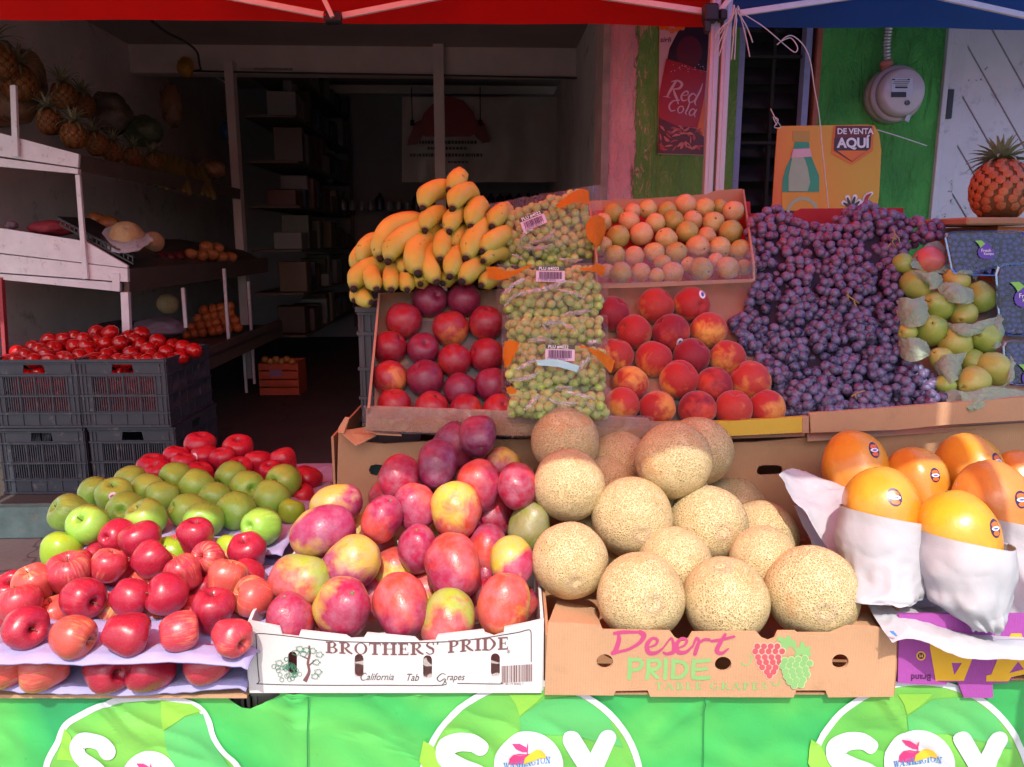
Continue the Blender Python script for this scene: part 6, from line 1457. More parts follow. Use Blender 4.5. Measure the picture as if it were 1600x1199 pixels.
# ---------------------------------------------------------------- bags of green grapes
bags = [([(800, 335), (850, 312), (903, 300), (920, 345), (934, 392), (885, 414), (790, 414), (778, 396)], 'topmost clear bag of green grapes, tilted with a slanted pink barcode'),
        ([(792, 424), (925, 420), (940, 468), (926, 496), (798, 497), (786, 468)], 'second clear bag of green grapes from the top with an orange corner'),
        ([(794, 500), (936, 500), (940, 534), (800, 536)], 'thin middle clear bag of green grapes without a barcode'),
        ([(800, 542), (940, 546), (942, 608), (812, 612), (794, 582)], 'fourth clear bag of green grapes with a blue print under its barcode'),
        ([(802, 614), (940, 618), (946, 650), (800, 648)], 'lowest clear bag of green grapes resting on the tray rim')]
def zb(v): return 1.525+(640-v)*.00108
for bi, (pl, lb) in enumerate(bags):
    cu_ = sum(p[0] for p in pl)/len(pl); cv = sum(p[1] for p in pl)/len(pl); hw = (max(p[0] for p in pl)-min(p[0] for p in pl))/2; hh = (max(p[1] for p in pl)-min(p[1] for p in pl))/2
    loc = P(cu_, cv, zb(cv)); e = empty('grape_bunch', loc); tag(e, 'bunch of green grapes inside the '+['topmost bag', 'second bag from the top', 'thin middle bag', 'fourth bag', 'lowest bag'][bi], 'grapes', 'green grape bunches in clear bags')
    def zz_(u, v): 
        d = min(1, ((u-cu_)/hw/1.1)**2+((v-cv)/hh/1.15)**2); return zb(cv)+(cv-v)*.0004-.035*math.sqrt(max(0, 1-d))+.03
    for ly, (s2, dz, sd_) in enumerate(((11.6, 0, 20+bi), (11.3, .012, 40+bi), (11.5, .024, 60+bi))):
        for (u, v) in grow(pl, s2, sd_, 9000):
            o = berry(e, P(u, v, zz_(u, v)+dz+rg_.uniform(-.004, .004)), rg_.uniform(.0088, .0108), None, list(C(rg_.choice(('b0d058', 'c0d868', 'a4cc54', 'c4d070'))))[:3]); o.data = me_gberry
    b = empty('grape_bag', loc); tag(b, lb, 'bag', 'clear bags of green grapes')
    x0, x1, y0, y1 = min(p[0] for p in pl)-9, max(p[0] for p in pl)+9, min(p[1] for p in pl)-7, max(p[1] for p in pl)+6
    rows_ = []
    for j in range(5):
        row = []
        for i in range(6):
            u = x0+(x1-x0)*i/5; v = y0+(y1-y0)*j/4
            if bi == 0: v += (1-i/5)*26*(1-j/4)-(i/5)*4; u += (j/4)*8-4
            zz = zz_(u, v)-.022 if (0 < i < 5 and 0 < j < 4) else zz_(cu_, cv)+.028
            row.append(P(u, v, zz)-loc)
        rows_.append(row)
    obj('film', sheet(rows_, 60, 36, .0028, 36, 10+bi), M_film, b)
    def op(name, lst, mat, zoff=-.03, thick=True):
        pts = [P(u, v, zz_(cu_, v)+zoff)-loc for u, v in lst]; obj(name, prism(pts, (0, .0006, 0)), mat, b)
    fB = lambda u, v, o: P(u, v, zz_(cu_, cv)-.030-o)-loc
    if bi in (0, 1, 3):
        an, cx_, cy_, lw_, lh_ = [(-.38, 834, 348, 40, 15), None, None, None][0] if bi == 0 else ((.02, 860, 432, 45, 17) if bi == 1 else (.03, 875, 555, 46, 18))
        ca__, sa__ = math.cos(an), math.sin(an)
        fL = lambda x, y, o: fB(cx_+x*ca__-y*sa__, cy_+x*sa__+y*ca__, o)
        obj('barcode_label', prism([fL(x, y, 0) for x, y in ((-lw_/2, -lh_/2), (lw_/2, -lh_/2), (lw_/2, lh_/2), (-lw_/2, lh_/2))], (0, .0004, 0)), M_lab if 'M_lab' in globals() else globals().setdefault('M_lab', plain('pink_white_label', C('d9b8d0'), .4, .03, 20, .02, .001)), b)
        bb = []; x = -lw_/2+5; rq = random.Random(bi)
        while x < lw_/2-5: w_ = rq.choice((.6, 1.0, 1.6)); bb.append([(x, -lh_/2+1.5), (x+w_, -lh_/2+1.5), (x+w_, lh_/2-4.5), (x, lh_/2-4.5)]); x += w_+rq.choice((.6, .9))
        obj('barcode', flat(bb, lambda x, y, o: fL(x, y, .0008)), I_pp, b)
        obj('lettering', text('7 59398 00302 1', 5.2, lambda x, y, o: fL(-lw_/2+3+x*.92, lh_/2-1-y, .0008)), I_pp, b)
        obj('header', prism([fL(x, y, 0) for x, y in ((-lw_/2, -lh_/2-7), (lw_/2, -lh_/2-7), (lw_/2, -lh_/2-.6), (-lw_/2, -lh_/2-.6))], (0, .0004, 0)), K_dkg if 'K_dkg' in globals() else globals().setdefault('K_dkg', printed('dark_olive_print', C('3b3a22'))), b)
        obj('lettering', text('PLU #4022', 7.0, lambda x, y, o: fL(-lw_/2+4+x, -lh_/2-1.4-y, .0008), 0, .12), S_white, b)
    S = lambda name, rows_px, zoff, amp=.002: obj(name, sheet([[P(u, v, zz_(cu_, cv)+zz)-loc for u, v, zz in r_] for r_ in rows_px], 14, 12, amp, 40, bi), M_orangefilm, b)
    if bi == 0:
        S('printed_corner', [[(868, 322, -.02), (890, 304, -.02), (905, 296, -.01), (918, 298, .0)], [(872, 326, -.028), (895, 318, -.028), (912, 318, -.015), (922, 320, .0)]], 0)
        S('printed_corner', [[(915, 352, -.02), (925, 338, -.015), (938, 338, .0), (944, 345, .01)], [(918, 372, -.025), (930, 372, -.02), (942, 370, .0), (946, 360, .01)], [(928, 382, -.02), (932, 388, -.015), (936, 382, 0), (940, 378, .01)]], 0)
    if bi == 1:
        S('printed_corner', [[(760, 418, .0), (775, 417, -.01), (795, 424, -.02), (830, 413, -.02)], [(762, 434, .0), (778, 438, -.01), (796, 434, -.02), (832, 416, -.02)]], 0)
        S('printed_corner', [[(905, 420, -.02), (922, 418, -.02), (932, 412, .0), (946, 418, .01)], [(908, 424, -.025), (926, 425, -.02), (938, 432, .0), (942, 430, .01)]], 0)
    if bi == 3:
        S('printed_corner', [[(788, 535, .0), (800, 532, -.01), (812, 536, -.02)], [(787, 560, .0), (797, 562, -.015), (806, 552, -.02)], [(789, 575, .0), (795, 572, -.015), (800, 560, -.02)]], 0)
        S('printed_corner', [[(900, 538, -.02), (925, 545, -.02), (945, 552, .0), (960, 564, .01)], [(910, 543, -.025), (930, 556, -.02), (945, 574, -.005), (954, 584, .0)]], 0)
        obj('print', sheet([[fB(838, 563, .001), fB(870, 562, .004), fB(905, 572, .001)], [fB(840, 571, .001), fB(872, 574, .004), fB(902, 582, .001)]], 16, 10, .0015, 40, 3), globals().setdefault('K_lb', printed('pale_blue_print', C('a8d4dc'))), b)
    if bi == 4: S('printed_corner', [[(792, 606, 0), (800, 604, -.01), (806, 610, -.02)], [(794, 614, 0), (800, 616, -.01), (806, 614, -.02)]], 0)
# ================================================================ lavender trays and the board under the red apples
def moulded(name, h, yf, yb, u0f, u1f, label, group, lip=.010, seed=0, ym=1.30, cups=True, mat=None, slope=0.0, thick=.0025, tear=.006):
    """moulded pulp sheet: rows of cups, wavy torn lip in front; u given on the front lip"""
    v_ = 599.5+F*math.tan(math.atan((CAMZ-h)/yf)-PITCH)
    a_ = hitY(u0f, v_, yf).x; b_ = hitY(u1f, v_, yf).x
    nx_ = 90; ny_ = 60; vs, fs = [], []
    for j in range(ny_+1):
        for i in range(nx_+1):
            s_ = i/nx_; t = j/ny_; x = a_+(b_-a_)*s_; y = yf+(yb-yf)*t
            y += (tear*noise.noise(Vector((x*14, seed, 0)))+tear*.5*noise.noise(Vector((x*45, seed, 0)))) if j == 0 else 0
            z = h+slope*(y-yf)+.005*noise.noise(Vector((x*7, y*5, seed)))*(1+1.2*(1-t)) + .0012*noise.noise(Vector((x*60, y*60, seed)))
            if cups:
                cx_ = (x/.078+(int(y/.072) % 2)*.5) % 1-.5; cy_ = (y/.072) % 1-.5; z -= .012*max(0, 1-(cx_*cx_+cy_*cy_)*7)*min(1, t*8)
            z -= .007*max(0, 1-j/2.0)+.006*max(0, 1-i/2)+.006*max(0, 1-(nx_-i)/2)
            vs.append((x, y, z))
    n0 = len(vs); vs += [(p[0], p[1], p[2]-thick) for p in vs]
    for j in range(ny_):
        for i in range(nx_):
            k = j*(nx_+1)+i; fs.append((k, k+1, k+nx_+2, k+nx_+1)); fs.append((n0+k, n0+k+nx_+1, n0+k+nx_+2, n0+k+1))
    for i in range(nx_): fs.append((i+1, i, n0+i, n0+i+1))
    for j in range(ny_): k = j*(nx_+1); fs.append((k, k+nx_+1, n0+k+nx_+1, n0+k)); k += nx_; fs.append((k+nx_+1, k, n0+k, n0+k+nx_+1))
    o = obj('moulded_tray', me_from(vs, fs, True), mat or M_lav); tag(o, label, 'tray', group); return o
moulded('t', .692, 1.045, 1.42, -70, 386, 'upper lavender pulp tray under the front red apples', None, seed=1)
moulded('t', .618, 1.092, 1.42, -70, 384, 'lower lavender pulp tray along the banner under the red apples', None, seed=2, cups=False)
moulded('t', .722, 1.385, 1.93, 62, 440, 'upper lavender pulp tray carrying the rows of green apples', None, seed=3)
moulded('t', .668, 1.37, 1.95, 74, 452, 'lower lavender pulp tray beneath the green apples', None, seed=4, cups=False)
moulded('t', .695, 1.86, 2.05, 250, 500, 'lavender pulp tray under the apples at the back left', None, seed=5, cups=False)
bd = [hitY(u, 1076, 1.098) for u in (-80, 384)]
o = obj('cardboard_sheet', boxes_me([(((bd[0].x+bd[1].x)/2, 1.285, .5945), (bd[1].x-bd[0].x, .37, .006)), (((bd[0].x+bd[1].x)/2, 1.30, .6), (bd[1].x-bd[0].x-.02, .3, .005))]), M_card2)
tag(o, 'thin cardboard base edge under the lavender trays above the banner', 'cardboard')
o = obj('cardboard_sheet', box_me((-.57, 1.66, .628), (.62, .5, .064)), M_card); tag(o, 'flat carton under the green apple trays', 'box')
# board that carries the back apples, crate below
# ================================================================ papers round the papayas
def PV(*l): return [P(*c) for c in l]
pp_ = obj('wrapping_paper', sheet([
    PV((1238, 792, 1.50), (1300, 800, 1.52), (1450, 830, 1.52), (1660, 840, 1.52)), PV((1268, 850, 1.44), (1330, 860, 1.46), (1450, 880, 1.46), (1660, 880, 1.46)),
    PV((1303, 893, 1.37), (1365, 905, 1.38), (1470, 925, 1.36), (1660, 930, 1.36)), PV((1345, 928, 1.28), (1400, 935, 1.27), (1500, 970, 1.24), (1660, 975, 1.24)),
    PV((1368, 968, 1.20), (1420, 965, 1.19), (1510, 1000, 1.165), (1660, 1005, 1.165)), PV((1394, 1006, 1.150), (1432, 1001, 1.148), (1515, 1030, 1.135), (1660, 1034, 1.135))], 90, 90, .0026, 17, 3), M_paper)
tag(pp_, 'big sheet of white paper draped over the purple carton under the papayas', 'paper')
o = obj('wrapping_paper', sheet([PV((1216, 742, 1.45), (1228, 737, 1.49), (1250, 738, 1.50), (1276, 756, 1.50)), PV((1236, 775, 1.42), (1262, 765, 1.46), (1300, 762, 1.46), (1335, 762, 1.46)),
                                 PV((1262, 808, 1.40), (1290, 800, 1.41), (1315, 795, 1.40), (1340, 790, 1.38)), PV((1300, 868, 1.37), (1312, 870, 1.36), (1325, 880, 1.34), (1345, 888, 1.33))], 40, 40, .0032, 20, 7), M_paper)
tag(o, 'rolled white paper corner sticking up left of the wrapped papayas', 'paper')
pr_ = obj('blue_print', flat([[(1389, 986), (1396, 986), (1402, 993), (1400, 995), (1393, 990)]], lambda u, v, _: P(u, v, 1.146)), printed('blue_paper_ink', C('4a78b0')), pp_) 
def wrap(label, rings, seed, dep=1.04, n=72):
    """paper sleeve: rings (u, v, half width px, z) from rim to closed foot"""
    q = spline([Vector((*P(u, v, z), )) for u, v, hw, z in rings], 10); ws = [p.x for p in spline([Vector((hw*z/F, 0, 0)) for u, v, hw, z in rings], 10)]
    vs, fs = [], []; m = len(q); rr_ = random.Random(seed); tilt = rr_.uniform(.02, .1)
    for i in range(m):
        t = i/(m-1)
        for k in range(n):
            an = 2*math.pi*k/n; p = q[i]+Vector((1, 0, 0))*ws[i]*math.cos(an)-VIEW*ws[i]*dep*math.sin(an)
            if i < 3: p += UP*(-.012*math.cos(an)*(1-i/3))
            d = (p-q[i]).normalized(); s_ = Vector((seed*3.7, 0, seed))
            a_ = crumple(p+s_, .0055, 7.5)*(.25+1.5*t)+.012*noise.noise((p+s_)*8)*(.2+1.6*t)+.006*(1-abs(noise.noise(Vector((an*2.2, t*2, seed)))*2.2))*t*1.2
            cel = noise.voronoi((p+s_)*17, distance_metric='DISTANCE', exponent=2.5)[0]; a_v = (cel[1]-cel[0])*.010*min(1, .25+t*1.3)
            a_ += a_v
            p += d*a_-UP*(.006*noise.noise(Vector((an*3, seed, 0))) if i == m-1 else 0); vs.append(p)
    for i in range(m-1):
        for k in range(n): fs.append((i*n+k, i*n+(k+1) % n, (i+1)*n+(k+1) % n, (i+1)*n+k))
    fs = [t_ for k_, f in enumerate(fs) for t_ in (((f[0], f[1], f[2]), (f[0], f[2], f[3])) if k_ % 2 else ((f[0], f[1], f[3]), (f[1], f[2], f[3])))]
    me = me_from(vs, fs, True); o = obj('paper_sleeve', me, M_paper); return tag(o, label, 'paper')
wrap('crumpled white paper sleeve round the left front papaya', [(1380, 803, 62, 1.285), (1380, 840, 64, 1.28), (1381, 872, 54, 1.27), (1382, 900, 45, 1.255), (1378, 922, 40, 1.24), (1376, 932, 30, 1.235)], 3)
wrap('crumpled white paper sleeve round the right front papaya', [(1507, 842, 65, 1.215), (1507, 875, 68, 1.205), (1510, 912, 60, 1.195), (1516, 940, 52, 1.185), (1530, 962, 34, 1.175), (1545, 984, 12, 1.165)], 5)
wrap('shaded white paper sleeve behind the right front papaya at the picture edge', [(1575, 812, 62, 1.365), (1580, 850, 60, 1.36), (1582, 890, 56, 1.33), (1585, 930, 50, 1.30), (1588, 955, 40, 1.27)], 9)
wrap('white paper sleeve in the gap between the two front papayas', [(1440, 850, 40, 1.40), (1440, 880, 40, 1.38), (1440, 910, 36, 1.34), (1440, 935, 30, 1.31)], 12)
# ================================================================ tissues round the pears
TS = [((1450, 372), (1470, 415), 'standing behind the red blushed pear', [[(1432, 402, 1.80), (1445, 384, 1.84), (1468, 378, 1.86), (1474, 392, 1.85)], [(1420, 412, 1.79), (1440, 400, 1.82), (1475, 400, 1.83), (1484, 428, 1.80)], [(1425, 420, 1.79), (1450, 425, 1.80), (1476, 428, 1.79), (1486, 430, 1.78)]]),
      (0, 0, 'below the red blushed pear', [[(1424, 420, 1.765), (1442, 428, 1.74), (1462, 426, 1.74), (1472, 436, 1.76)], [(1436, 432, 1.75), (1450, 436, 1.73), (1462, 440, 1.735), (1470, 444, 1.75)], [(1448, 444, 1.745), (1458, 452, 1.73), (1466, 448, 1.74), (1468, 446, 1.75)]]),
      (0, 0, 'in the upper right of the pear heap with a dark fold', [[(1462, 448, 1.75), (1478, 442, 1.73), (1500, 446, 1.72), (1520, 456, 1.74)], [(1468, 456, 1.73), (1486, 458, 1.705), (1505, 466, 1.70), (1522, 466, 1.73)], [(1478, 468, 1.72), (1492, 474, 1.70), (1508, 476, 1.70), (1520, 472, 1.72)]]),
      (0, 0, 'curling over the topmost right pear', [[(1486, 424, 1.80), (1500, 418, 1.80), (1518, 416, 1.80), (1530, 420, 1.81)], [(1490, 426, 1.78), (1508, 424, 1.775), (1520, 424, 1.78), (1528, 430, 1.79)], [(1512, 428, 1.77), (1518, 432, 1.765), (1522, 436, 1.77), (1524, 440, 1.78)]]),
      (0, 0, 'crumpled one at the left between the grapes and the pears', [[(1398, 470, 1.75), (1412, 466, 1.71), (1426, 468, 1.70), (1442, 464, 1.73)], [(1402, 486, 1.73), (1418, 484, 1.69), (1436, 486, 1.685), (1450, 492, 1.70)], [(1406, 508, 1.72), (1420, 512, 1.69), (1438, 510, 1.68), (1455, 502, 1.70)]]),
      (0, 0, 'cupped one under the two middle right pears', [[(1472, 500, 1.72), (1490, 506, 1.675), (1520, 506, 1.67), (1556, 496, 1.70)], [(1478, 510, 1.70), (1496, 518, 1.66), (1524, 516, 1.655), (1552, 506, 1.69)], [(1484, 520, 1.69), (1500, 524, 1.66), (1522, 524, 1.66), (1548, 512, 1.69)]]),
      (0, 0, 'crumpled one at the lower left of the pear heap', [[(1400, 524, 1.72), (1412, 530, 1.68), (1428, 528, 1.665), (1444, 536, 1.68)], [(1404, 544, 1.70), (1420, 548, 1.66), (1438, 550, 1.65), (1454, 552, 1.67)], [(1410, 560, 1.68), (1426, 566, 1.65), (1444, 560, 1.65), (1450, 556, 1.66)]]),
      (0, 0, 'twisted one in the lower middle of the pear heap', [[(1455, 552, 1.68), (1470, 556, 1.65), (1486, 554, 1.64), (1508, 552, 1.66)], [(1460, 574, 1.66), (1476, 580, 1.62), (1492, 576, 1.62), (1504, 566, 1.65)], [(1472, 598, 1.64), (1484, 600, 1.61), (1494, 594, 1.61), (1500, 586, 1.64)]]),
      (0, 0, 'cupping the pale pear at the lower right', [[(1538, 596, 1.64), (1556, 604, 1.60), (1574, 596, 1.60), (1578, 560, 1.64)], [(1544, 604, 1.62), (1562, 606, 1.59), (1580, 592, 1.60), (1584, 568, 1.63)], [(1552, 606, 1.62), (1566, 604, 1.60), (1582, 588, 1.61), (1580, 556, 1.65)]]),
      (0, 0, 'spread along the tray rim at the foot of the pears', [[(1476, 604, 1.63), (1510, 612, 1.60), (1550, 606, 1.59), (1598, 612, 1.60)], [(1478, 618, 1.61), (1512, 622, 1.585), (1552, 616, 1.58), (1600, 620, 1.59)], [(1480, 632, 1.60), (1514, 634, 1.575), (1554, 626, 1.57), (1600, 624, 1.585)]]),
      (0, 0, 'flap hanging over the tan rim below the pears', [[(1496, 612, 1.585), (1520, 616, 1.58), (1560, 618, 1.58)], [(1504, 628, 1.575), (1524, 628, 1.57), (1546, 626, 1.575)], [(1514, 644, 1.57), (1520, 642, 1.57), (1530, 640, 1.57)]]),
      (0, 0, 'small one beside the right side of the heap', [[(1540, 520, 1.70), (1552, 506, 1.69), (1560, 490, 1.71)], [(1548, 530, 1.69), (1560, 520, 1.675), (1566, 500, 1.70)], [(1540, 540, 1.69), (1556, 545, 1.67), (1566, 530, 1.69)]])]
for k, (_, _, lb, rws) in enumerate(TS):
    o = obj('tissue_paper', sheet([PV(*r_) for r_ in rws], 36, 36, .0032, 38, 20+k), M_tissue); tag(o, 'grey green tissue '+lb, 'tissue paper', 'tissue papers among the pears')
# ================================================================ blueberry clamshells
K_blue = skin('blueberry_skin', 0, 1, 1, .5, (0, 0, 1), .3, rough=.5, bloom=.08)
M_lilac = printed('violet_label', C('5a2aa0'), .3); M_lime = printed('lime_leaf_print', C('7fc241'), .3)
def clamshell(label, quad, z0, z1, lab, seed):
    c0 = P(sum(p[0] for p in quad)/4, sum(p[1] for p in quad)/4, z0); e = empty('clamshell', c0); tag(e, label, 'fruit box', 'clear clamshell boxes of blueberries')
    def rr_(pts, k):  # rounded loop
        o_ = []
        for i in range(4):
            a_ = Vector(pts[i]); p_ = Vector(pts[i-1]); n_ = Vector(pts[(i+1) % 4])
            for t in (0, .5, 1):
                d1 = (p_-a_)*k; d2 = (n_-a_)*k; o_.append(a_+d1*(1-t)**2+d2*t**2)
        return o_
    f = rr_(quad, .14); cx_ = sum(p[0] for p in quad)/4; cy_ = sum(p[1] for p in quad)/4
    vs, fs = [], []; prof = [(z0, .93), (z0+.002, .97), (z0+.004, 1.0), (z0+.008, 1.0), (z0+.010, .955), (z0+.030, .94), (z0+.031, 1.02), (z0+.037, 1.02), (z0+.038, .93), (z1, .86)]
    n = len(f)
    for z_, s_ in prof:
        for p in f: vs.append(P(cx_+(p.x-cx_)*s_, cy_+(p.y-cy_)*s_, z_)-c0)
    for i in range(len(prof)-1):
        for k in range(n): fs.append((i*n+k, i*n+(k+1) % n, (i+1)*n+(k+1) % n, (i+1)*n+k))
    fs.append(tuple(range(n)))
    obj('shell', me_from(vs, fs, False), M_clam, e)
    rb = []
    for i in range(5):
        t = .15+.175*i; a_ = Vector(quad[3]).lerp(Vector(quad[2]), t); rb.append(tube([P(a_.x, a_.y-3, z0-.001)-c0, P(a_.x+2, a_.y-14, z0-.002)-c0], .0012, 5))
    obj('rib', join_me(rb), M_clam, e)
    bb = bmesh.new(); rq = random.Random(seed)
    for (u, v) in grow([(cx_+(x-cx_)*.9, cy_+(y-cy_)*.86+2) for x, y in quad], 7.0, seed, 4000):
        zz = z0+.016+rq.uniform(0, .01); m_ = Matrix.Translation(P(u, v, zz)) @ Matrix.Scale(.0072, 4); bmesh.ops.create_icosphere(bb, subdivisions=2, radius=1, matrix=m_)
    o = obj('blueberries', bm_to(bb, True), K_blue, kind='stuff'); fix_attr(o, C('18246a'), C('26347c')); o['label'] = 'dark blueberries filling the '+label.split(' of ')[0]; o['category'] = 'blueberries'
    obj('backing', prism([P(cx_+(x-cx_)*.9, cy_+(y-cy_)*.9, z0+.045)-c0 for x, y in quad], VIEW*.002), K_blue, e); fix_attr(e.children[-1], C('1c2350'), C('39406e'))
    lx, ly, lr = lab; fl = lambda u, v, o_: P(u, v, z0-.0025-o_)-c0
    drop = [(lx-lr*.25, ly-lr*.95), (lx+lr*.2, ly-lr*.9), (lx+lr*.6, ly-lr*.3), (lx+lr*1.0, ly+lr*.25), (lx+lr*.8, ly+lr*.8), (lx, ly+lr*1.0), (lx-lr*.8, ly+lr*.75), (lx-lr*1.0, ly+lr*.1), (lx-lr*.75, ly-lr*.4)]
    dsp = [(p.x, p.y) for p in spline([(x, y, 0) for x, y in drop], 4, True)]
    obj('label', flat([dsp], lambda u, v, _: fl(u, v, 0)), M_lilac, e)
    obj('leaf_print', flat([[(lx-lr*1.35, ly-lr*1.2), (lx-lr*.6, ly-lr*1.25), (lx-lr*.1, ly-lr*.85), (lx-lr*.7, ly-lr*.35), (lx-lr*.9, ly-lr*.75)]], lambda u, v, _: fl(u, v, .001)), M_lime, e)
    obj('lettering', text('Fresh', lr*.55, lambda x, y, _: fl(lx-lr*.62+x, ly+lr*.15-y, .001), 0, .05), S_white, e); obj('lettering', text('Kampo', lr*.42, lambda x, y, _: fl(lx-lr*.3+x, ly+lr*.5-y, .001), 0, .05), S_white, e)
clamshell('clear blueberry box, topmost of the stack at the right edge', [(1474, 362), (1606, 360), (1604, 432), (1488, 430)], 1.76, 1.90, (1541, 392, 13), 61)
clamshell('clear blueberry box, middle one at the right edge', [(1554, 412), (1690, 410), (1690, 524), (1562, 526)], 1.70, 1.84, (1603, 463, 18), 62)
clamshell('clear blueberry box, lowest one at the right edge', [(1566, 532), (1690, 530), (1690, 600), (1572, 602)], 1.66, 1.80, (1612, 588, 15), 63)
# ================================================================ pineapples
me_eye = lathe([(.004, -.3), (1.02, -.3), (1.0, 0), (.86, .20), (.55, .33), (.25, .36), (.12, .42), (.05, .56), (.004, .60)], 6)
K_pine = skin('pineapple_eye', .0, .9, .5, .8, (.2, -.2, .8), .3, 0, 5, (.30, .18, .08, 1), 3, (.62, .7), .5, .45, 0, .2, .05, 4)
K_pinebase = plain('pineapple_groove', C('6a4420'), .7, .2, 20, .3, .003); K_pleaf = plain('pineapple_leaf', C('8a9070'), .55, .25, 30, .2, .002, C('8a7a50'))
me_leaf_cache = {}
def leaf_me(bend, ln):
    k = (round(bend, 1), round(ln, 1))
    if k in me_leaf_cache: return me_leaf_cache[k]
    vs, fs = [], []; n = 6
    for i in range(n+1):
        t = i/n; w_ = .13*(1-t)**.8+.004; a_ = bend*t; x = ln*t*math.sin(a_*.8); z = ln*t*math.cos(a_*.8)
        for s_, dz in ((-1, 0), (0, -.05), (1, 0)): vs.append((x+(-.03 if s_ == 0 else 0), s_*w_, z+dz*(1-t)))
    for i in range(n):
        for k2 in range(2): q = i*3+k2; fs.append((q, q+1, q+4, q+3))
    n0 = len(vs); vs += [(x-.012, y, z-.012) for x, y, z in vs]; fs += [tuple(n0+i for i in f[::-1]) for f in fs]
    me = me_from(vs, fs, True); me_leaf_cache[k] = me; me.materials.append(K_pleaf); return me
me_pbody = prof_me([(.0, -1.05), (.45, -1.0), (.80, -.72), (.95, -.3), (.96, .15), (.86, .6), (.6, .92), (.3, 1.05), (.0, 1.08)], 24, 4, None, .02, 1)
def pineapple(u, v, r_, z_, axis, label, ca, cb, rows=9, ring=12, nleaf=34, ls=1.0, group=None, loc=None, R_=None):
    e = empty('pineapple', loc if loc is not None else P(u, v, z_)); e.rotation_mode = 'QUATERNION'; e.rotation_quaternion = quat(axis); s_ = R_ or r_*z_/F; e.scale = (s_,)*3
    tag(e, label, 'pineapple', group); obj('body', me_pbody, K_pinebase, e).scale = (.93, .93, .97)
    for j in range(rows):
        t = (j+.5)/rows; zz = -.93+1.86*t; rad = math.sqrt(max(.02, 1-(zz/1.12)**2))*.96
        n = max(5, int(round(ring*rad/.96)))
        for i in range(n):
            a_ = 2*math.pi*(i+.5*(j % 2))/n; nrm = Vector((math.cos(a_)*rad, math.sin(a_)*rad, zz*.72)).normalized()
            o = obj('eye', me_eye, K_pine, e); o.location = Vector((math.cos(a_)*rad*.985, math.sin(a_)*rad*.985, zz)); o.rotation_mode = 'QUATERNION'; o.rotation_quaternion = nrm.to_track_quat('Z', 'Y') @ Quaternion((0, 0, 1), math.pi/6)
            k = min(math.pi*rad/n*1.22, 1.0/rows*1.5); o.scale = (k, k, k*.55); fix_attr(o, jit(ca, .12), jit(cb, .12))
    for i in range(nleaf):
        t = i/nleaf; a_ = i*2.399; tilt = (1-t)**.8*1.25+.08; ln = (1.05-.35*abs(t-.4))*ls
        o = obj('leaf', leaf_me(round(.9*(1-t)+.2, 1), 1.0), None, e); o.location = (math.cos(a_)*.16*(1-t), math.sin(a_)*.16*(1-t), 1.02+.12*t)
        o.rotation_mode = 'QUATERNION'; o.rotation_quaternion = Quaternion((0, 0, 1), a_) @ Quaternion((0, 1, 0), tilt); o.scale = (ln,)*3
    return e
pineapple(1563, 298, 45, 1.90, cdir(.12, -1, .15), 'whole orange brown pineapple on the carton at the upper right', C('a8542c'), C('b4844c'), 9, 14, 60, 1.0)
# box that carries it
ob = P(1560, 342, 1.90); M_ocard = card('orange_brown_carton', C('c9713c'), .1)  # tan carton; the orange light on it is put into its colour
cb = obj('pineapple_box', box_me((ob.x+.10, ob.y+.08, ob.z-.17), (.285, .30, .30)), M_ocard); tag(cb, 'orange brown carton standing under the pineapple', 'box')
o = obj('rim', box_me((ob.x+.005, ob.y+.06, ob.z-.0085), (.18, .32, .018), None, .004), M_inner, cb); o.location.x = -.05
obj('cut_line', tube([P(1583, 368, 1.79), P(1590, 385, 1.79), P(1596, 405, 1.79), P(1601, 420, 1.79)], .0015, 5), M_black, cb)

# ================================================================ shelves on the left, inside the shop
def shelf_end(name, px, y0, y1, mat, par):
    pts = [W(*(lambda q: (q[0], y0, q[1]))(hitW(u, v, y0)))-par.location for u, v in px]
    return obj(name, prism(pts, W(0, y1-y0, 0), .0015), mat, par)
SYF = 3.95
shf = empty('fruit_shelves', W(-2.0, SYF, .152)); tag(shf, 'white painted slanted fruit shelves along the left wall of the shop', 'shelves')
shelf_end('end_board', [(-30, 200), (123, 241), (122, 262), (-30, 240)], SYF-.02, SYF, M_whitewood, shf)
shelf_end('end_rail', [(-30, 243), (122, 264), (122, 272), (-30, 258)], SYF-.012, SYF+.02, M_whitewood, shf)
shelf_end('shelf_board', [(-30, 222), (121, 255), (121, 262), (-30, 230)], SYF+.001, SYF+2.55, M_darkwood, shf)
shelf_end('side_board', [(116, 240), (123, 241), (123, 268), (116, 267)], SYF+.001, SYF+2.55, M_darkwood, shf)
shelf_end('end_board', [(-30, 352), (133, 377), (199, 415), (199, 419), (-30, 392)], SYF-.02, SYF, M_whitewood, shf)
shelf_end('end_board', [(-30, 394), (199, 420), (200, 441), (186, 440), (-30, 424)], SYF-.024, SYF, M_whitewood, shf)
shelf_end('end_rail', [(-30, 426), (186, 442), (186, 456), (-30, 434)], SYF-.016, SYF+.02, M_whitewood, shf)
shelf_end('bracket', [(175, 427), (187, 427), (187, 456), (175, 455)], SYF-.030, SYF-.0245, M_whitewood, shf)
shelf_end('shelf_board', [(-30, 372), (135, 400), (197, 432), (197, 438), (-30, 382)], SYF+.001, SYF+2.55, M_darkwood, shf)
shelf_end('side_board', [(194, 420), (202, 420), (202, 457), (194, 457)], SYF+.001, SYF+2.55, M_darkwood, shf)
shelf_end('post', [(117, 273), (124, 273), (137, 436), (129, 437)], SYF-.045, SYF-.026, M_whitewood, shf)
shelf_end('post', [(15, 133), (24, 133), (28, 245), (19, 245)], SYF-.045, SYF-.026, M_whitewood, shf)
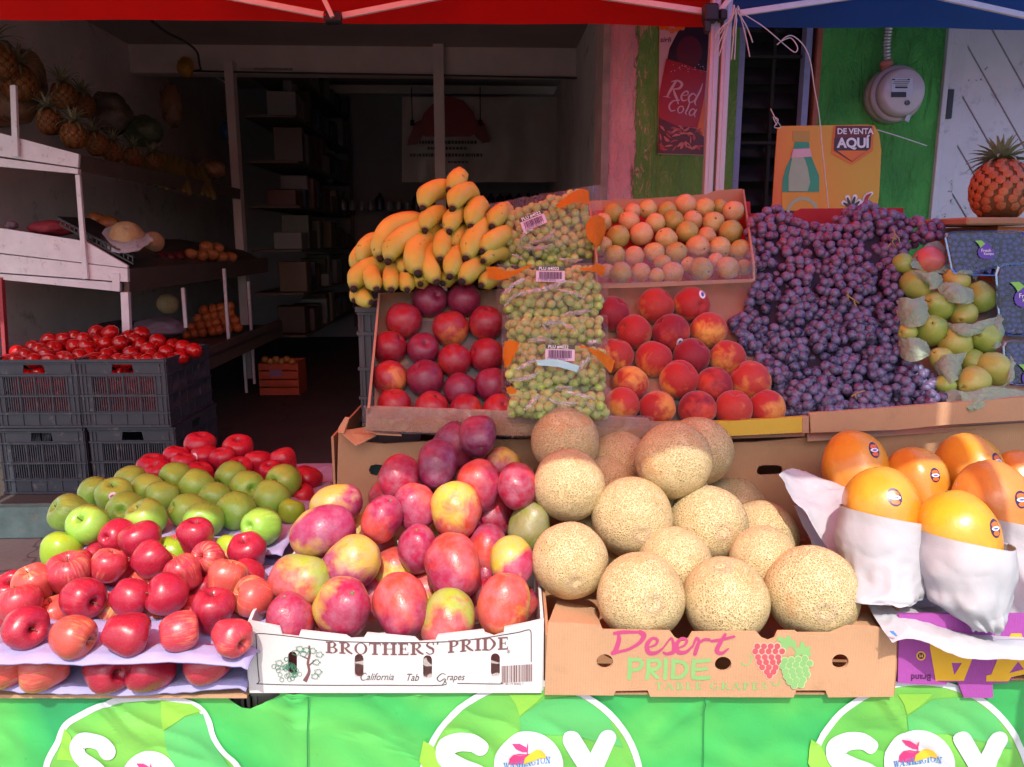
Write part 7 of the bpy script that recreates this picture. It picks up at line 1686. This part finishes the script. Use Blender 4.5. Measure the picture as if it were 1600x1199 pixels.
shelf_end('leg', [(188, 457), (200, 457), (203, 525), (200, 640), (196, 640), (191, 525)], SYF-.03, SYF+.0, M_whitewood, shf)
shelf_end('leg', [(-4, 434), (2, 434), (10, 570), (4, 570)], SYF-.03, SYF+.0, plain('red_painted_leg', C('a04048'), .6), shf)
lx = hitW(305, 562, 4.3)[0]; zs = hitW(305, 562, 4.3)[1]
obj('shelf_board', box_me(((-2.79+lx)/2, 5.25, zs-.02), (lx+2.79, 1.9, .02), Matrix.Translation(-shf.location) @ WR), M_darkwood, shf)
obj('side_board', box_me((lx-.01, 5.25, zs-.03), (.02, 1.9, .13), Matrix.Translation(-shf.location) @ WR), M_darkwood, shf)
for (u, v0, v1, y) in ((286, 450, 512, 4.5), (350, 420, 530, 5.1), (388, 440, 600, 5.8), (381, 545, 614, 5.8)):
    x, z1 = hitW(u, v0, y); z0 = hitW(u, v1, y)[1]; obj('upright', box_me((x, y, (z0+z1)/2), (.018, .018, z1-z0), Matrix.Translation(-shf.location) @ WR), M_whitewood, shf)
def onshelf(u, v, y): y += .48; x, z = hitW(u, v, y); return W(x, y, z)
pd = [(-4, 96, 28, 3.75, .9), (30, 130, 26, 3.9, .5), (78, 191, 20, 3.72, 0), (115, 212, 20, 3.66, 0), (151, 226, 18, 3.95, 0), (176, 238, 16, 4.15, 0), (208, 246, 15, 4.4, 0), (240, 256, 15, 4.7, 0), (100, 150, 20, 4.1, 0), (130, 165, 18, 4.3, 0)]
nm_ = ['at the very left edge, highest on the shelf', 'second highest near the left edge of the shelf', 'left of the brightest one on the top shelf', 'brightest one at the end of the top shelf', 'just behind the brightest one on the top shelf', 'third behind the brightest one on the top shelf',
       'dim one in the middle of the top shelf', 'dim one farther along the top shelf', 'upper one in shade behind the two bright pineapples', 'upper dark one against the wall behind the pineapples']
for k, (u, v, r_, y, t) in enumerate(pd):
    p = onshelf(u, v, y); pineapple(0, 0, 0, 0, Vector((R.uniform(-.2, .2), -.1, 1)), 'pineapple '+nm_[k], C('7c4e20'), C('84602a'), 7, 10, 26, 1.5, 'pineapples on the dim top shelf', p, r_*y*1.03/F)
# dim produce farther back on the shelves
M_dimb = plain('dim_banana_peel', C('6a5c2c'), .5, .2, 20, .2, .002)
def dimbunch(pts, y, label, rpx):
    loc = onshelf(*pts[0], y); e = empty('banana_bunch', loc); tag(e, label, 'bananas', 'banana hands on the dim shelf')
    for k in range(5):
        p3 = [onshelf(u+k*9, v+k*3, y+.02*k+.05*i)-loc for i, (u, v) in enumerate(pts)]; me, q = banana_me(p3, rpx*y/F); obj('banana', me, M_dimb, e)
dimbunch([(262, 292), (252, 272), (246, 252), (250, 236)], 4.75, 'dim green banana hand midway along the top shelf', 7)
dimbunch([(300, 300), (290, 280), (282, 262), (280, 248)], 5.1, 'dim banana hand toward the far end of the top shelf', 6.5)
dimbunch([(225, 285), (215, 268), (212, 255), (218, 244)], 4.5, 'dim brown banana hand just past the pineapples', 7)
def blob_bag(u, v, w_, h_, y, label, mat, cat='bag', seed=1, name='plastic_bag'):
    c = onshelf(u, v, y); bm = bmesh.new(); bmesh.ops.create_icosphere(bm, subdivisions=4, radius=1)
    sx = w_*y/F; sz = h_*y/F
    for q in bm.verts:
        d = crumple(q.co+Vector((seed, 0, 0)), .05, 1.6)+.16*noise.noise(q.co*1.7+Vector((seed*3, 0, 0))); q.co = Vector((q.co.x*sx, q.co.y*sx*.8, q.co.z*sz))*(1+d)
    o = obj(name, bm_to(bm, True), mat); o.location = c; return tag(o, label, cat)
M_pbag = paperm('mauve_plastic_bag', C('9a8496'), .2, .25, 26); M_dbag = plain('dim_brown_bag', C('7d5a3e'), .3, .3, 12, .4, .01); M_ybag = plain('dim_yellow_bag', C('c08a2a'), .35, .3, 12, .4, .01); M_gbag = plain('dim_green_bag', C('4d5c3a'), .35, .3, 12, .4, .01); M_bbag = plain('dim_blue_bag', C('2a4a80'), .35, .3, 12, .3, .01)
blob_bag(250, 512, 42, 17, 4.3, 'crumpled mauve plastic bag on the low shelf behind the tomatoes', M_pbag, seed=2)
blob_bag(48, 120, 22, 42, 4.3, 'dim brown wrapped bundle above the pineapples', M_dbag, seed=3); blob_bag(170, 178, 34, 32, 4.5, 'large dim wrapped bundle behind the pineapples', plain('dim_wrapped_bundle', C('4c4438'), .2, .3, 14, .5, .012), seed=4)
blob_bag(222, 205, 30, 24, 4.9, 'dim wrapped bundle in the middle behind the bananas', M_gbag, seed=5); blob_bag(290, 105, 12, 15, 6.0, 'small yellow orange bag hanging at the far end of the left wall', M_ybag, seed=6)
blob_bag(355, 205, 12, 14, 6.3, 'dark blue bag on the far shelf end', M_bbag, seed=7); blob_bag(330, 265, 22, 15, 5.4, 'dim clear wrapped bundle at the far end of the top shelf', M_dbag, seed=8)
blob_bag(268, 165, 16, 34, 5.6, 'tall dim brown sack near the far end of the left wall', M_dbag, seed=9)
blob_bag(6, 165, 46, 32, 4.25, 'dark lumpy sack at the left end holding up the highest pineapples', M_dbag, 'sack', 21, 'sack')
# middle shelf
mc = onshelf(110, 372, 3.75)
def round_item(name, u, v, r_, y, me, mat, ca, cb, label, cat, axis=(0, 0, 1)):
    o = obj(name, me, mat); o.location = onshelf(u, v, y); s_ = r_*y*1.02/F; o.scale = (s_,)*3; o.rotation_mode = 'QUATERNION'; o.rotation_quaternion = quat(axis, 1.0); fix_attr(o, C(ca), C(cb)); return tag(o, label, cat)
round_item('papaya', 199, 372, 28, 3.62, me_melons[0], K_papaya, 'd8782c', 'd89030', 'round orange papaya nestled in white tissue on the middle shelf', 'papaya', (.3, -.6, .5))
o = obj('tissue_paper', sheet([[onshelf(157, 372, 3.60), onshelf(166, 390, 3.50), onshelf(190, 396, 3.46), onshelf(215, 392, 3.48), onshelf(240, 376, 3.58)], [onshelf(165, 358, 3.66), onshelf(172, 378, 3.53), onshelf(195, 386, 3.50), onshelf(214, 382, 3.52), onshelf(232, 368, 3.64)],
                               [onshelf(178, 353, 3.72), onshelf(184, 362, 3.62), onshelf(198, 370, 3.60), onshelf(212, 368, 3.62), onshelf(224, 362, 3.70)]], 40, 30, .004, 24, 31), M_paper)
tag(o, 'white tissue cradling the orange papaya on the middle shelf', 'tissue paper')
round_item('papaya', 240, 378, 17, 3.9, me_melons[1], K_papaya, 'b0603c', 'b87048', 'dim reddish papaya behind the one in tissue', 'papaya')
M_mcr = plain('black_shelf_crate', C('2c2f33'), .5, .1, 14, .15, .001)
pts = [(118, 372), (140, 362), (212, 402), (196, 414)]
tr = empty('shelf_tray', onshelf(165, 390, 3.6)); tag(tr, 'black slatted tray sloping on the middle shelf under the papaya', 'tray')
def seg(a_, b_, w_, y0, y1, name='slat'):
    y0 -= .48; y1 -= .48
    p = [onshelf(a_[0], a_[1], y0)-tr.location, onshelf(b_[0], b_[1], y0)-tr.location, onshelf(b_[0], b_[1]+w_, y0)-tr.location, onshelf(a_[0], a_[1]+w_, y0)-tr.location]; obj(name, prism(p, W(0, y1-y0, 0)), M_mcr, tr)
seg((90, 340), (206, 400), 3, 3.96, 3.965); seg((92, 349), (208, 411), 3, 3.96, 3.965)
for k in range(17): u = 94+k*7; v = 341+k*3.62; seg((u, v), (u+2, v+1), 10, 3.96, 3.965, 'slat')
seg((88, 338), (210, 402), 2, 3.968, 4.3, 'floor')
M_pinkn = plain('pink_netting', C('9c3848'), .6, .2, 30, .3, .003); o = blob_bag(82, 357, 38, 13, 3.75, 'pink netted bundle lying in the tray on the middle shelf', M_pinkn, 'bundle', 12, 'netted_bundle')
blob_bag(18, 352, 10, 7, 3.7, 'small pale crumpled scrap at the left of the middle shelf', M_pbag, 'scrap', 13, 'paper_scrap')
for k, (u, v, r_, y) in enumerate(((298, 397, 9, 4.7), (314, 400, 10, 4.8), (330, 398, 10, 4.9), (346, 402, 10, 5.0), (322, 386, 10, 4.9), (340, 388, 9, 5.0), (360, 402, 9, 5.1), (170, 350, 14, 4.2), (150, 343, 12, 4.3))):
    round_item('squash', u, v, r_, y, me_pears[k % 2], K_papaya, 'b06a38', 'b88a50', 'dim orange squash, number %s along the middle shelf from the papaya' % ['one', 'two', 'three', 'four', 'five', 'six', 'seven', 'eight', 'nine'][k], 'squash', (1, 0, .2))
ol_ = []
rq = random.Random(9)
for j in range(4):
    ol_.append([(292+j*9+i*13+rq.uniform(-2, 2), 524-j*13-(i*2), 7.5) for i in range(7-j)])
ob_ = pile('orange', 'orange', ol_, ['in the %s row of oranges on the low shelf' % s_ for s_ in ('bottom', 'second', 'third', 'top')], me_guavas, K_guava, lambda v, u: 5.3, lambda i, d: dict(ca=C('b05a28'), cb=C('b86a30'), axis=(0, 0, 1), word='dim'), 'oranges on the dim low shelf', 1, do_settle=False)
round_item('melon', 262, 475, 17, 4.6, me_melons[1], K_papaya, '8a4a38', '8a5040', 'dim reddish melon on the low shelf above the mauve bag', 'melon')
blob_bag(190, 512, 40, 12, 4.4, 'flat black sack on the low shelf behind the left tomatoes', M_black, 'sack', 14, 'black_sack')
# orange crate on the floor
wy = 5.75; a_ = hitW(406, 612, wy); b_ = hitW(465, 560, wy)
cr = empty('small_crate', W((a_[0]+b_[0])/2, wy, .152)); tag(cr, 'small orange red crate of onions on the dark shop floor', 'crate')
M_ocr = plain('orange_crate_plastic', C('b0502c'), .55, .15, 10, .2, .002); wd = b_[0]-a_[0]; hh = .25
def lb(c, s_): return box_me(c, s_, WR.to_3x3().to_4x4())
for k in range(2):
    z0 = k*.125+.004
    obj('slat', lb((0, 0, z0+.03), (wd, .012, .056)), M_ocr, cr); obj('slat', lb((0, 0, z0+.093), (wd, .012, .05)), M_ocr, cr)
obj('end_panel', lb((-wd/2+.006, .13, .125), (.012, .24, .25)), M_ocr, cr); obj('end_panel', lb((wd/2-.006, .13, .125), (.012, .24, .25)), M_ocr, cr); obj('back_panel', lb((0, .255, .125), (wd, .012, .25)), M_ocr, cr)
obj('label', lb((-.02, -.0075, .175), (.09, .002, .05)), printed('mauve_label', C('8a6a90')), cr)
K_onion = K_guava
pile('onion', 'onion', [[(414+i*8.5, 562+(i % 2)*3, 5.5) for i in range(6)]], ['on the small orange crate'], me_guavas, K_guava, lambda v, u: 5.75, lambda i, d: dict(ca=C('a8803c'), cb=C('b08a48'), axis=(0, 0, 1), word='dim yellow'), 'onions in the small crate', 1, do_settle=False)
# ================================================================ shelving with goods at the back
bs = empty('goods_shelving', W(-1.9, 7.2, .152)); tag(bs, 'dark tall shelving loaded with packaged goods along the back left', 'shelves')
MT = Matrix.Translation(-bs.location) @ WR
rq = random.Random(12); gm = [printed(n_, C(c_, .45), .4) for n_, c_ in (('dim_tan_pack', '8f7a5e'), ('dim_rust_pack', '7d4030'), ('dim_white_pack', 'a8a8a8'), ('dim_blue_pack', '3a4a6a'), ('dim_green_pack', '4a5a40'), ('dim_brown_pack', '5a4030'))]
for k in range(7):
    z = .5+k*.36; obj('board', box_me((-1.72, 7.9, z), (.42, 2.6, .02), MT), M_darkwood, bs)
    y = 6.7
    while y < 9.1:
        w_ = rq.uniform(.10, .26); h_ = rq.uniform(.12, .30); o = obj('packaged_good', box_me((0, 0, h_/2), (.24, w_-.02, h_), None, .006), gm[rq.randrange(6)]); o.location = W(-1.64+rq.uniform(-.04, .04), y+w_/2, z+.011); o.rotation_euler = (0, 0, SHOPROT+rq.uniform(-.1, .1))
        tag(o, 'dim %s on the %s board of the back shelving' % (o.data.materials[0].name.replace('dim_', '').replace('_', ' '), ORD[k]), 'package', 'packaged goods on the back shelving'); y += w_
for yy in (9.15,): obj('upright', box_me((-1.50, yy, 1.6), (.03, .03, 2.6), MT), M_darkwood, bs)
# table with bottles and jugs in front of the rear wall
ct = empty('counter', W(.2, 8.6, .152)); tag(ct, 'dark counter across the back of the shop', 'counter'); obj('top', box_me((.3, 8.75, 1.62), (2.6, .4, .03), Matrix.Translation(-ct.location) @ WR), M_darkwood, ct)
obj('front', box_me((.3, 8.60, .9), (2.6, .03, 1.40), Matrix.Translation(-ct.location) @ WR), M_dark, ct)
me_bot = prof_me([(.0, 0), (.9, 0), (1, .1), (1, 2.0), (.75, 2.6), (.35, 2.9), (.33, 3.3), (0, 3.32)], 12, 2, None, 0)
M_wb = printed('dim_white_bottle', C('8a8c98'), .3); M_db = printed('dim_navy_jug', C('2a3050'), .3)
for i in range(22):
    u = 535+i*14.5; dark = u > 640 or i % 5 == 4; p = onshelf(u, 300, 8.72); o = obj('bottle', me_bot, None); o.data = me_bot
    o.location = W(hitW(u, 300, 8.72)[0], 8.72, 1.637); s_ = .048 if dark else .034; o.scale = (s_, s_, s_*(1.15 if dark else 1)); 
    if len(me_bot.materials) == 0: me_bot.materials.append(M_wb)
    o.material_slots[0].link = 'OBJECT'; o.material_slots[0].material = M_db if dark else M_wb
    tag(o, ('dim navy jug' if dark else 'dim pale bottle')+' on the counter at the back of the shop', 'bottle', 'jugs on the back counter' if dark else 'pale bottles on the back counter')
# clear sheet with a faded red arch emblem hanging at the back
py = 8.3; fo = onW(py); org = fo(760, 150)
pc = obj('hanging_banner', sheet([[fo(u, 152, .02*math.sin(u*.08))-org for u in range(628, 912, 28)], [fo(u, 210, .03*math.sin(u*.08+1))-org for u in range(628, 912, 28)], [fo(u, 285, .03*math.sin(u*.08+2))-org for u in range(628, 912, 28)]], 60, 30, .006, 4, 2), plain('dim_grey_banner_vinyl', C('b4b4ae'), .35, .1, 3, .2, .004)); pc.location = org
tag(pc, 'grey banner with a faded red arch emblem hanging at the back', 'banner')
fe = lambda u, v, o=0: onW(py-.09)(u, v, o)-org
obj('arch_emblem', flat([[(652, 205), (662, 178), (680, 158), (703, 150), (724, 158), (740, 176), (748, 205), (735, 214), (705, 214), (665, 214)], ], lambda u, v, _: fe(u, v)), printed('faded_red_print', C('8a2c30')), pc)
obj('ribbon_emblem', flat([[(638, 218), (648, 192), (662, 186), (664, 208), (650, 226), (636, 228)], [(742, 186), (756, 192), (766, 222), (754, 224), (742, 212)]], lambda u, v, _: fe(u, v, .004)), printed('faded_red_ribbon', C('7a2a2c')), pc)
tx = []
rq = random.Random(3)
for (u0, u1, v, h_) in ((655, 742, 220, 5), (640, 755, 240, 5), (668, 730, 230, 4), (700, 728, 252, 3)):
    u = u0
    while u < u1: w_ = rq.uniform(2, 5); tx.append([(u, v), (u+w_, v), (u+w_, v+h_), (u, v+h_)]); u += w_+1.3
obj('faded_lettering', flat(tx, lambda u, v, _: fe(u, v, .004)), K_dark, pc)
for u in (643, 750): 
    x, z1 = hitW(u, 136, 8.0); z0 = hitW(u, 188, 8.0)[1]; o = obj('pendant_light', tube([W(x, 8.0, z1), W(x, 8.0, z0)], .006, 5), M_black); tag(o, 'dark pendant socket hanging at the %s of the faded arch emblem' % ('left' if u < 700 else 'right'), 'light'); obj('socket', tube([W(x, 8.0, z0), W(x, 8.0, z0-.05)], .02, 8), M_black, o)

# whitish ribbons on the clear bags, crease highlights put into their shape and haze
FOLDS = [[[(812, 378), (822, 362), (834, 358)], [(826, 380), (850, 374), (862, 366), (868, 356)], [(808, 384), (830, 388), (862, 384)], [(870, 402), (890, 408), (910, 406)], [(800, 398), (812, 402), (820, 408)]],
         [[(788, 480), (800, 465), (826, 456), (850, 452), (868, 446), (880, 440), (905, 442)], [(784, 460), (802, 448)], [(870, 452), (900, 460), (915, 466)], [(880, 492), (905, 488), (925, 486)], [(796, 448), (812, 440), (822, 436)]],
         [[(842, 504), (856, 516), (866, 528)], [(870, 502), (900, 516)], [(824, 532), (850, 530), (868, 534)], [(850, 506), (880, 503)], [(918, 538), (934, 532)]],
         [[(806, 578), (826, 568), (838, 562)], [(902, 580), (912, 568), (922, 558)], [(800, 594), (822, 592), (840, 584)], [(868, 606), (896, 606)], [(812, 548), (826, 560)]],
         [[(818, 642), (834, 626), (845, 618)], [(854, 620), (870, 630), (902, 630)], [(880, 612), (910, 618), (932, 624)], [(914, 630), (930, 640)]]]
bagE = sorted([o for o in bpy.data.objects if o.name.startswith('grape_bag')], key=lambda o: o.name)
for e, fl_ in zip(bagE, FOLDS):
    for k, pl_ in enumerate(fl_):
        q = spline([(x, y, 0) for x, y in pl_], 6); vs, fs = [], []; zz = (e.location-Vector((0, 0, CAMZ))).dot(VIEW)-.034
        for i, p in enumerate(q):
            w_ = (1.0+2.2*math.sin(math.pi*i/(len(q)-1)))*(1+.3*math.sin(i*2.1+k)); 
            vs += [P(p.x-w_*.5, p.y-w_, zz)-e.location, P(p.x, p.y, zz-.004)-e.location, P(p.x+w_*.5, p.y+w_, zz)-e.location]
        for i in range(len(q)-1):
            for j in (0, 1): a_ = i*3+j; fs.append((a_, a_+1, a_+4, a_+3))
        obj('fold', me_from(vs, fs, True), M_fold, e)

# clear packets hanging in a line at the back shelving
rq = random.Random(31)
for i in range(11):
    t = i/10; u = 452+62*t+rq.uniform(-2, 2); v = 140+112*t*t+18*t; y = 7.0+1.3*t; hx, hz = hitW(u, v, y)
    bm = bmesh.new(); bmesh.ops.create_icosphere(bm, subdivisions=3, radius=1)
    for q in bm.verts: q.co = Vector((q.co.x*.045, q.co.y*.02, q.co.z*.11))*(1+crumple(q.co*1.0+Vector((i, 0, 0)), .10, 1.8))
    o = obj('hanging_packet', bm_to(bm, True), gm[(2, 2, 0, 1, 2)[i % 5]]); o.location = W(hx, y, hz); tag(o, 'dim clear packet hanging in the row by the back shelving', 'packet', 'packets hanging by the back shelving')
for k, (u, v, r_, y) in enumerate(((222, 404, 10, 4.1), (238, 406, 10, 4.2), (252, 404, 9, 4.3), (266, 403, 9, 4.4), (280, 402, 9, 4.5), (230, 392, 9, 4.25), (246, 392, 9, 4.35))):
    round_item('beet', u, v, r_, y, me_guavas[k % 2], K_tomato, '4a1418', '6a2420', 'dim dark red root, %s past the papaya on the middle shelf' % ORD[k], 'vegetable')
